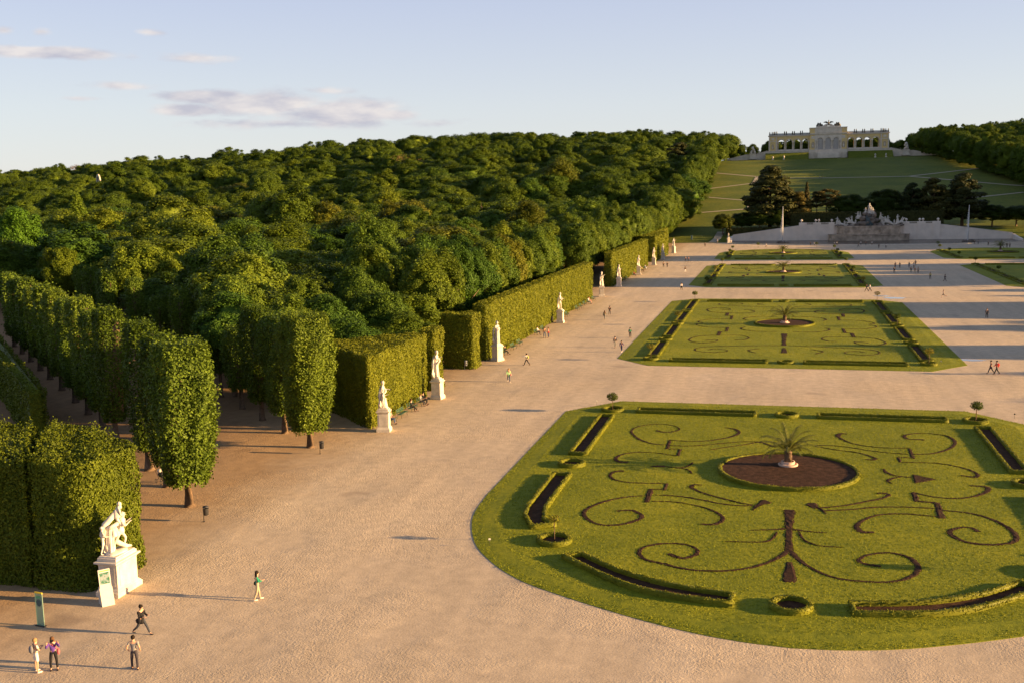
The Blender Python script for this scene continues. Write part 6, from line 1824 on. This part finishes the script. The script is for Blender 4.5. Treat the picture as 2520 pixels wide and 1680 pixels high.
def sculpture(label, x_, z_, items, seed):
    r_ = empty('sculpture', (FX+x_, YW-1.6, z_), 0, label, 'sculpture', SG)
    rr_ = random.Random(seed)
    for kind, dx, dz, sc, rz_, ps in items:
        if kind == 'man':
            f = ob('figure', statue_body(ps), r_, (dx, rr_.uniform(-.5,.2), dz)); f.scale = (sc,)*3; f.rotation_euler = (0,0,R(rz_))
            J = body_meshes(ps)['J']; hb = MB(); head_hair(hb, J, 1, (0,0,0)); h_ = hb.build('hair', M['marble'], f)
            db = MB(); drape_mb(db, (dx,0,dz-.15), .9*sc, .34*sc, .2*sc, seed, 7); db.build('drapery', M['marble'], r_)
        else:   # horse rising from the rocks
            hb = MB(); m_ = 1 if rz_ == 0 else -1
            me_ = skin_to_mesh('horse', [(dx-m_*1.4*sc,0,dz+.2),(dx-m_*.5*sc,0,dz+.75*sc),(dx+m_*.35*sc,0,dz+1.0*sc),(dx+m_*.8*sc,0,dz+1.65*sc),(dx+m_*1.0*sc,0,dz+2.05*sc),(dx+m_*1.45*sc,0,dz+1.75*sc),(dx+m_*.75*sc,.25*sc,dz+.85*sc),(dx+m_*1.35*sc,.25*sc,dz+.95*sc),(dx+m_*1.5*sc,.25*sc,dz+.45*sc),(dx+m_*.75*sc,-.25*sc,dz+.75*sc),(dx+m_*1.2*sc,-.25*sc,dz+.45*sc),(dx+m_*1.1*sc,-.25*sc,dz),(dx-m_*1.9*sc,0,dz+.55*sc)],
                [(0,1),(1,2),(2,3),(3,4),(4,5),(2,6),(6,7),(7,8),(2,9),(9,10),(10,11),(0,12)], [.38*sc,.42*sc,.40*sc,.26*sc,.2*sc,.13*sc,.16*sc,.10*sc,.08*sc,.16*sc,.1*sc,.09*sc,.08*sc], 2, [M['marble']])
            ob('horse', me_, r_)
            for k in range(6): hb.blob((dx+m_*lerp(.4,.85,k/5)*sc-m_*.22*sc, 0, dz+lerp(1.3,2.15,k/5)*sc), .17*sc, k, .3, 1)
            hb.build('mane', M['marble'], r_)
sculpture('white central sculpture group at the very top of the fountain', 0, 11.4, [('man',0,0,2.5,-80,'a'),('man',-1.5,-.3,1.9,-110,'seat'),('man',1.4,-.4,1.9,-60,'seat'),('man',.7,.2,1.7,-70,'child')], 1)
sculpture('white seated sculpture just left of the central group', -4.6, 9.4, [('man',0,0,1.9,-140,'seat'),('man',.9,.5,1.5,-60,'curl')], 2)
sculpture('white seated sculpture just right of the central group', 4.6, 9.0, [('man',0,0,1.9,-40,'seat'),('man',.6,-1.3,1.6,-60,'curl')], 3)
sculpture('white horse and rider sculpture, inner left of the fountain', -7.4, 6.5, [('horse',0,0,1.5,180,''),('man',.3,1.0,1.9,-120,'rear'),('man',1.9,.0,1.6,-100,'curl')], 4)
sculpture('white horse and rider sculpture, inner right of the fountain', 7.0, 6.5, [('horse',.5,0,1.6,180,''),('man',.6,1.1,1.9,-60,'seat'),('man',-1.3,.1,1.8,-100,'rear')], 5)
sculpture('white reclining sculpture with raised figure, far left of the fountain', -12.6, 6.4, [('horse',1.2,-.3,1.2,180,''),('man',-.4,.7,2.0,-110,'seat'),('man',2.6,0,1.4,-100,'curl')], 6)
sculpture('white sculpture with an upright raised arm, far right of the fountain', 12.0, 6.4, [('horse',.6,0,1.5,0,''),('man',-.5,1.0,2.0,-80,'child'),('man',-1.8,0,1.5,-100,'curl')], 7)
# pool
mb = MB(); front = [(x_, 439.6+20.5*abs((x_-FX)/57.0)**3.2) for x_ in np.linspace(FX-57,FX+57,41)]
outl = front+[(FX+57,YW),(FX-57,YW)]
mb.add([(x_,y_,.16) for x_,y_ in outl], [tuple(range(len(outl)))])
wm, nt, b = mat_base('pool_water', .09, .5); b.inputs['Base Color'].default_value = (.055,.046,.036,1); b.inputs['Specular IOR Level'].default_value = .2; b.inputs['Roughness'].default_value = .22
bump(nt, b, noise_node(nt, 1.1, 3, .5).outputs['Fac'], .25, .05); M['pool'] = wm
tag(mb.build('water', wm), kind='structure')
mb = MB(); n = len(front)
for k, (d0, d1, z0_, z1_) in enumerate(((-.1,.45,0,.34),)):
    vs = []
    for x_, y_ in front: vs += [(x_,y_-.45,0),(x_,y_-.45,.34),(x_,y_+.1,.34),(x_,y_+.1,.1)]
    mb.add(vs, [(i*4+j,(i+1)*4+j,(i+1)*4+j+1,i*4+j+1) for i in range(n-1) for j in range(3)])
tag(mb.build('pool_kerb', M['stone']), 'low curved stone kerb along the front of the pool', 'kerb')
jm = bpy.data.materials.new('spray'); jm.use_nodes = True; nt = jm.node_tree; b = nt.nodes['Principled BSDF']; b.inputs['Base Color'].default_value = (.85,.82,.80,1); b.inputs['Roughness'].default_value = .4
tr_ = nt.nodes.new('ShaderNodeBsdfTransparent'); ms = nt.nodes.new('ShaderNodeMixShader'); ms.inputs['Fac'].default_value = .25
nt.links.new(b.outputs[0], ms.inputs[1]); nt.links.new(tr_.outputs[0], ms.inputs[2]); nt.links.new(ms.outputs[0], nt.nodes['Material Output'].inputs['Surface'])
def jet(label, x_, y_, h, seed):
    r_ = empty('water_jet', (x_, y_, .16), 0, label, 'water jet', 'fountain jets')
    mb = MB(); mb.tube([(0,0,0),(.02,0,h*.5),(0,0,h)], [.15,.19,.12], 8); mb.build('column', jm, r_)
    rg = np.random.default_rng(seed); n = 2600
    t = rg.random(n)**.8; ph = rg.uniform(0,6.28,n)
    fall = rg.random(n)
    rad = (1-t)*rg.random(n)*.5+.1
    xx = -(1-t)*rg.uniform(0,1.9,n)*fall+rad*np.cos(ph)*.5; yy = rad*np.sin(ph); zz_ = h*(t*.98+.02)
    P = np.stack([xx,yy,zz_],1); V, Qd = leaf_quads(P, rg.normal(0,1,(n,3)), .14, 1, rg)
    ob('spray', mesh_np('spray', V, Qd, mats=[jm]), r_)
    mb = MB(); 
    for k in range(6): mb.blob((rg.uniform(-2.2,2.2), rg.uniform(-.6,.6), .15), rg.uniform(.6,1.0), k, .3, 2, (1.2,1,.7))
    o = mb.build('rock', M['rock'], None, (x_, y_, .1)); tag(o, f'dark rock in the pool under the {"left" if seed == 1 else "right"} water jet', 'rock', 'rocks in the pool')
jet('thin white water jet left of the fountain wall piers', .8, 459.5, 15.2, 1)
jet('white water jet in front of the right ramp', 73.6, 459.5, 14.6, 2)

# ------------------------------------------------------------------ the arcade building on the hill
GY, GXc, GZ = 920.0, 36.8, 53.3
root = empty('arcade_building', (GXc, GY, GZ), 0, 'long yellow and white arcaded building crowning the hill', 'building')
def arch_wall(openings, x0, x1, z0, z1, y0, y1, name, m_):
    """wall with arched openings: (centre, half width, sill, spring)"""
    mb = MB(); N = 10
    ops = sorted(openings)
    edges = [x0]
    for c, hw, sl, spz in ops: edges += [c-hw, c+hw]
    edges.append(x1)
    for i in range(0, len(edges), 2):
        mb.box(edges[i], edges[i+1], y0, y1, z0, z1)
    for c, hw, sl, spz in ops:
        if sl > z0: mb.box(c-hw, c+hw, y0, y1, z0, sl)
        pts_ = [(c-hw*math.cos(math.pi*k/N), spz+hw*math.sin(math.pi*k/N)) for k in range(N+1)]
        for k in range(N):
            (xa,za),(xb,zb) = pts_[k], pts_[k+1]
            mb.add([(xa,y0,za),(xb,y0,zb),(xb,y0,z1),(xa,y0,z1),(xa,y1,za),(xb,y1,zb),(xb,y1,z1),(xa,y1,z1)], [(0,1,2,3),(7,6,5,4),(4,5,1,0)])
    return mb.build(name, m_, root)
D_ = 9.0
for s in (-1,1):
    ops = [(s*(18.1+6.45*k), 2.35, 0, 6.9) for k in range(4)]
    a, b_ = sorted((s*14.75, s*41.0))
    arch_wall(ops, a, b_, 0, 11.6, 0, 1.6, 'arcade_wall', M['yellow'])
    arch_wall(ops, a, b_, 0, 11.6, D_-1.6, D_, 'rear_arcade_wall', M['yellow'])
    mb = MB(); mb.box(a, b_, 1.6, D_-1.6, 10.6, 11.6); mb.build('ceiling', M['cream'], root)
    # columns in pairs and archivolts
    for k in range(5):
        x_ = s*(18.1+6.45*(k-.5))
        mb = MB()
        for dx in (-.55,.55):
            mb.lathe([(.46,0),(.46,.35),(.36,.5),(.32,6.0),(.42,6.2),(.52,6.7)], 10, (x_+dx, -.42, 0))
        mb.box(x_-1.05, x_+1.05, -.9, -.003, 6.7, 7.25); mb.build('column_pair', M['cream'], root)
    for c, hw, sl, spz in ops:
        mb = MB(); N = 12
        for k in range(N):
            a0, a1 = math.pi*k/N, math.pi*(k+1)/N
            q = [(c-r_*math.cos(t), spz+r_*math.sin(t)) for r_, t in ((hw,a0),(hw,a1),(hw+.45,a1),(hw+.45,a0))]
            mb.add([(x_,-.14,z_) for x_,z_ in q]+[(x_,-.003,z_) for x_,z_ in q], [(3,2,1,0),(2,3,7,6),(0,1,5,4)])
        mb.build('archivolt', M['cream'], root)
    # parapet between the openings at floor level
    mb = MB(); mb.box(a, b_, -.25, .15, .003, .9); mb.build('parapet', M['cream'], root)
    # end pavilion, a little proud
    a2, b2 = sorted((s*41.0, s*47.6))
    mb = MB(); mb.box(a2, b2, -1.0, D_+1.0, 0, 11.6); mb.build('pavilion', M['yellow'], root)
    mb = MB()
    for x_ in (a2+.45, b2-.45): mb.box(x_-.5, x_+.5, -1.25, -1.003, 0, 7.3); mb.box(x_-.45, x_+.45, -1.2, -1.004, 7.9, 11.55)
    mb.box(a2-.1, b2+.1, -1.3, D_+1.2, 7.3, 7.85); mb.build('pilasters', M['cream'], root)
    cxp = (a2+b2)/2
    mb = MB(); vs = [(cxp-1.05,-1.02,1.4),(cxp+1.05,-1.02,1.4)]+[(cxp+1.05*math.cos(t),-1.02,4.4+1.05*math.sin(t)) for t in np.linspace(0,math.pi,9)]
    mb.add(vs, [tuple(range(len(vs)))]); mb.build('niche', plain('niche_shade', (.42,.33,.22), .9), root)
    mb = MB(); mb.blob((cxp,-1.15,2.6), .62, 3, .3, 2, (.8,.5,1.9)); mb.blob((cxp,-1.15,4.1), .3, 2, .1, 2); mb.build('niche_figure', M['cream'], root)
    mb = MB(); mb.box(cxp-1.2,cxp+1.2,-1.1,-1.005,8.6,10.6); mb.build('relief', M['cream'], root)
    # entablature and balustrade
    lo, hi = sorted((s*14.75, s*47.6))
    mb = MB(); y_ = -.35
    mb.box(lo, hi, -.35, D_+.3, 11.603, 12.1); mb.box(lo-.0, hi, -.8, D_+.7, 12.1, 12.6)
    e0, e1 = sorted((s*40.9, s*48.2)); mb.box(e0, e1, -1.7, D_+1.5, 12.0, 12.65)
    mb.build('cornice', M['cream'], root)
    mb = MB(); mb.box(lo, hi, -.3, .3, 12.6, 13.0); mb.box(lo, hi, -.3, .3, 14.0, 14.3)
    for k in range(56):
        x_ = lerp(lo+.3, hi-.3, k/55); mb.box(x_-.13, x_+.13, -.12, .12, 13.0, 14.0)
    mb.box(lo, hi, D_-.3, D_+.1, 12.6, 14.2); mb.build('balustrade', M['lead'], root)
    for k in range(4):
        x_ = s*(21.3+6.45*k) if k < 3 else s*42.0
        for dx in (-.75,.75):
            mb = MB(); mb.box(x_+dx-.45, x_+dx+.45, -.5, .5, 12.62, 14.32); mb.blob((x_+dx,0,14.95), .55, k, .35, 2, (.8,.8,1.4)); mb.blob((x_+dx,0,15.75), .3, k+9, .2, 1); mb.build('trophy', M['bronze'], root)
    for x_ in (s*43.6, s*44.9, s*46.9):
        mb = MB(); mb.box(x_-.35, x_+.35, -.9, -.2, 12.66, 14.32); mb.blob((x_,-.5,14.9), .45, 2, .3, 2, (.8,.8,1.5)); mb.build('trophy', M['bronze'], root)
    # podium and ramps
    lo, hi = sorted((s*14.75, s*48.0)); mb = MB(); mb.box(lo, hi, -2.0, D_+2, -7.0, -.003); mb.box(lo, hi, -2.3, -2.0, -.6, -.006); mb.build('podium', M['cream'], root)
    P3 = [(48.0,-7),(48.0,0),(58,-2.4),(66,-2.4),(84,-6.2),(84,-7)]
    mb = MB(); P_2 = [(s*x_,z_) for x_,z_ in P3]; n = len(P_2); vs = [(x_,-2.6,z_) for x_,z_ in P_2]+[(x_,1.5,z_) for x_,z_ in P_2]
    fs = [tuple(range(n)), tuple(reversed(range(n,2*n)))]+[(i,i+n,(i+1)%n+n,(i+1)%n) for i in range(n)]
    if s < 0: fs = [tuple(reversed(f)) for f in fs]
    mb.add(vs, fs); mb.build('stair_ramp', M['cream'], root)
    mb = MB()
    for k in range(12):
        x_ = s*lerp(49,57,k/11); mb.box(x_-.2,x_+.2,-2.8,-2.604,lerp(-.3,-2.3,k/11)-1.2,lerp(-.3,-2.3,k/11)+.6)
    mb.build('stair_balusters', M['cream'], root)
# centre block
ops = [(-6.35,2.25,.0,7.3),(0,2.25,.0,7.3),(6.35,2.25,.0,7.3)]
arch_wall(ops, -14.75, 14.75, 0, 17.4, -2.4, -.6, 'centre_wall', M['cream'])
mb = MB(); mb.box(-14.75,14.75,-.597,D_+2.4,0,17.4); mb.build('centre_block', M['yellow'], root)
mb = MB(); mb.box(-15.0,15.0,-2.9,-2.403,12.2,12.7); mb.box(-15.1,15.1,-3.2,-2.404,12.7,13.3); mb.box(14.753,15.1,-3.2,D_+2.6,12.2,13.3); mb.box(-15.1,-14.753,-3.2,D_+2.6,12.2,13.3)
mb.box(-15.0,15.0,-2.8,D_+2.8,17.4,18.0); mb.build('cornice', M['cream'], root)
mb = MB(); mb.box(-9.6,9.6,-2.7,-2.402,13.7,17.0); mb.build('attic_panel', M['cream'], root)
for x_ in (-9.0,-3.2,3.2,9.0):
    mb = MB()
    for dx in (-.5,.5): mb.lathe([(.5,0),(.5,.4),(.4,.55),(.35,6.6),(.46,6.8),(.55,7.2)], 10, (x_+dx, -3.0, 0))
    mb.box(x_-1.15,x_+1.15,-3.6,-2.405,7.2,7.7); mb.build('column_pair', M['cream'], root)
for c, hw, sl, spz in ops:
    mb = MB(); N = 14
    for k in range(N):
        a0, a1 = math.pi*k/N, math.pi*(k+1)/N
        q = [(c-r_*math.cos(t), spz+.5+r_*math.sin(t)) for r_, t in ((hw+.05,a0),(hw+.05,a1),(hw+.75,a1),(hw+.75,a0))]
        mb.add([(x_,-2.62,z_) for x_,z_ in q]+[(x_,-2.406,z_) for x_,z_ in q], [(3,2,1,0),(2,3,7,6),(0,1,5,4)])
    mb.build('archivolt', M['cream'], root)
    r_ = MB(); vs = [(c-hw,-1.2,.0),(c+hw,-1.2,.0)]+[(c+hw*math.cos(t),-1.2,spz+hw*math.sin(t)) for t in np.linspace(0,math.pi,13)]
    r_.add(vs, [tuple(range(len(vs)))]); wdw = r_.build('window', plain('window_glass', (.35,.33,.33), .12, .5, .08, .3), root)
    g_ = MB()
    for k in range(-2,3): g_.box(c+k*.8-.09, c+k*.8+.09, -1.34, -1.203, 0, spz+math.sqrt(max(0,hw*hw-(k*.8)**2))-.1)
    for k in range(8): g_.box(c-hw+.02, c+hw-.02, -1.32, -1.204, .3+k*1.0-.08, .3+k*1.0+.08)
    g_.build('muntins', M['white'], wdw)
for s in (-1,1):
    x_ = s*12.1
    mb = MB(); vs = [(x_-1.2,-2.43,1.4),(x_+1.2,-2.43,1.4)]+[(x_+1.2*math.cos(t),-2.43,5.2+1.2*math.sin(t)) for t in np.linspace(0,math.pi,9)]; mb.add(vs, [tuple(range(len(vs)))]); mb.build('niche', bpy.data.materials['niche_shade'], root)
    mb = MB(); mb.blob((x_,-2.6,3.0), .7, 3, .3, 2, (.8,.5,2.0)); mb.blob((x_,-2.6,4.8), .32, 2, .1, 2); mb.build('niche_figure', M['cream'], root)
    mb = MB(); mb.box(x_-1.3,x_+1.3,-2.5,-2.407,8.8,11.2); mb.build('relief', M['cream'], root)
for s in (-1,1):
    mb = MB()
    x_a, x_b = sorted((s*10.7, s*14.7))
    mb.box(x_a, x_b, -2.418, -2.4025, .05, 12.15); mb.box(x_a, x_b, -2.418, -2.4025, 13.35, 17.35); mb.build('yellow_pier', M['yellow'], root)
# stepped base, eagle and arms on the roof
mb = MB(); mb.box(-15.2,15.2,-4.4,-.6,-7,-.005); mb.box(-10,10,-6.4,-4.402,-7,-2.2); mb.box(-15.0,15.0,-4.6,-4.403,-2.6,-2.0)
for k in range(6): mb.box(-8.5,8.5,-6.9-k*.45,-6.402-k*.45+(.002 if k else 0),-7,-2.6-k*.36)
mb.build('front_steps', M['cream'], root)
mb = MB(); mb.box(-9.8,9.8,-2.4,1.5,18.003,18.9)
for k in range(9): mb.blob((lerp(-3.4,3.4,k/8),-.6,19.1+1.1*math.sin(math.pi*k/8)), .9, k, .3, 2, (1.1,.8,.9))
mb.build('roof_trophy_base', M['cream'], root)
for s in (-1,1):
    mb = MB()
    for k in range(8): mb.blob((s*(7.0+1.9*math.cos(k*.9)*.9), -.6, 19.6+.8*math.sin(k*1.7)+(.5 if k % 2 else 0)), .95, 20+k, .4, 2)
    mb.tube([(s*5.3,-.6,19.2),(s*6.6,-.6,21.6)], [.5,.25], 8); mb.blob((s*6.4,-.6,21.5), .5, 3, .3, 2); mb.build('roof_trophy', M['bronze'], root)
mb = MB(); mb.blob((0,-.6,21.4), .8, 2, .2, 2, (.8,.8,1.7)); mb.blob((0.2,-.6,23.4), .45, 2, .2, 2, (.8,.8,1.2)); mb.blob((0,-.6,20.3), .9, 6, .25, 2)
for s in (-1,1):
    mb.add([(s*.2,-.6,21.6),(s*1.6,-.75,22.9),(s*3.3,-.6,22.6),(s*4.3,-.6,21.9),(s*2.6,-.5,21.7),(s*1.2,-.45,21.1),(s*.2,-.35,21.3),(s*1.6,-.45,22.8),(s*3.3,-.4,22.5)], [(0,1,5),(1,2,4,5),(2,3,4),(6,5,7),(7,5,4,8),(8,4,3)])
mb.build('eagle', M['bronze'], root)
for s in (-1,1):
    a, b_ = sorted((s*15.6, s*50.0)); mb = MB()
    zt1 = terrain(GXc, GY-16)-GZ
    mb.add([(a,-2.31,-1.9),(b_,-2.31,-1.9),(b_,-6.5,-2.3),(a,-6.5,-2.3),(b_,-17,zt1-.1),(a,-17,zt1-.1),(a,-2.31,-7),(b_,-2.31,-7)], [(0,3,2,1),(3,5,4,2),(0,6,5,3),(1,2,4,7)])
    tag(mb.build('grass_bank', M['hill'], None, (GXc, GY, GZ)), kind='structure')
# trophy sculptures at the ramps, lawn sculptures before the building
for s, lab in ((-1,'pale trophy sculpture on a plinth at the left ramp of the arcade building'),(1,'pale trophy sculpture on a plinth at the right ramp of the arcade building')):
    r_ = empty('trophy_sculpture', (GXc+s*60.5, GY-4.2, 47.3), 0, lab, 'sculpture', 'trophy sculptures beside the arcade building')
    mb = MB(); mb.sq([(3.0,-.6),(3.0,.8),(2.5,1.0),(2.3,3.4),(2.7,3.7),(2.7,4.2)], sy=.7); mb.build('plinth', M['cream'], r_)
    mb = MB(); q = random.Random(5+s)
    for k in range(13): 
        t = k/12; mb.blob((q.uniform(-1,1)*2.2*(1-t), q.uniform(-.6,.6), 4.6+t*4.6), q.uniform(.6,1.05), k, .35, 2, (1,.9,1.1))
    mb.build('figures', M['stone'], r_)
for i, (x_, h_) in enumerate(((-7.2,3.0),(1.6,3.4),(72.6,3.2),(80.8,3.2))):
    r_ = empty('lawn_sculpture', (x_, 901, terrain(x_,901)-.1), 0, f'small pale urn sculpture on the lawn before the building, {ORD[i].replace(" nearest","").replace("nearest","first")} from the left', 'sculpture', 'small sculptures before the arcade building')
    mb = MB(); mb.sq([(.7,0),(.7,.9),(.5,1.0)]); mb.build('plinth', M['stone'], r_)
    mb = MB(); mb.lathe([(.3,1.0),(.2,1.3),(.7,2.0),(.8,2.4),(.5,2.6),(.3,h_)], 10); mb.build('urn', M['stone'], r_)
# dome and glass arch among the trees
r_ = empty('garden_pavilion', (-108.4, 380, 0), 0, 'dark bronze dome with a finial poking out of the trees', 'pavilion')
mb = MB(); mb.lathe([(2.4,0),(2.4,13.3),(2.6,13.5)], 16); mb.build('drum', M['rock'], r_)
mb = MB(); mb.lathe([(2.6,13.5),(2.5,14.6),(2.0,15.8),(1.1,16.7),(.5,17.0)], 18); mb.build('dome', M['bronze'], r_)
mb = MB(); mb.lathe([(.5,17.0),(.5,17.9),(.6,18.0),(.35,18.6),(.12,19.0),(.08,20.0)], 10); mb.build('lantern', M['bark'], r_)
xq, yq = -.713*640, 640
r_ = empty('glasshouse', (xq, yq, terrain(xq,yq)), R(-25), 'white arched glasshouse gable showing between the far trees', 'glasshouse')
zt_ = 41.5-terrain(xq,yq)
mb = MB(); vs = []; n = 20
for i in range(n+1):
    a = math.pi*i/n
    for rr_ in (2.9, 2.45):
        for yy in (-.4,.4): vs.append((rr_*math.cos(a), yy, zt_-8+8*math.sin(a)*rr_/2.9))
mb.add(vs, [(i*4+a_, i*4+b_, (i+1)*4+b_, (i+1)*4+a_) for i in range(n) for a_, b_ in ((0,1),(1,3),(3,2),(2,0))]); mb.box(-2.9,-2.45,-.4,.4,0,zt_-8); mb.box(2.45,2.9,-.4,.4,0,zt_-8); mb.build('arch_frame', M['cream'], r_)
mb = MB(); vs = [(-2.5,.1,0),(2.5,.1,0)]+[(2.5*math.cos(t), .1, zt_-8+8*math.sin(t)*2.5/2.9) for t in np.linspace(0,math.pi,15)]; mb.add(vs, [tuple(range(len(vs)))]); mb.build('glass', plain('dark_glass', (.05,.06,.06), .1, .5), r_)
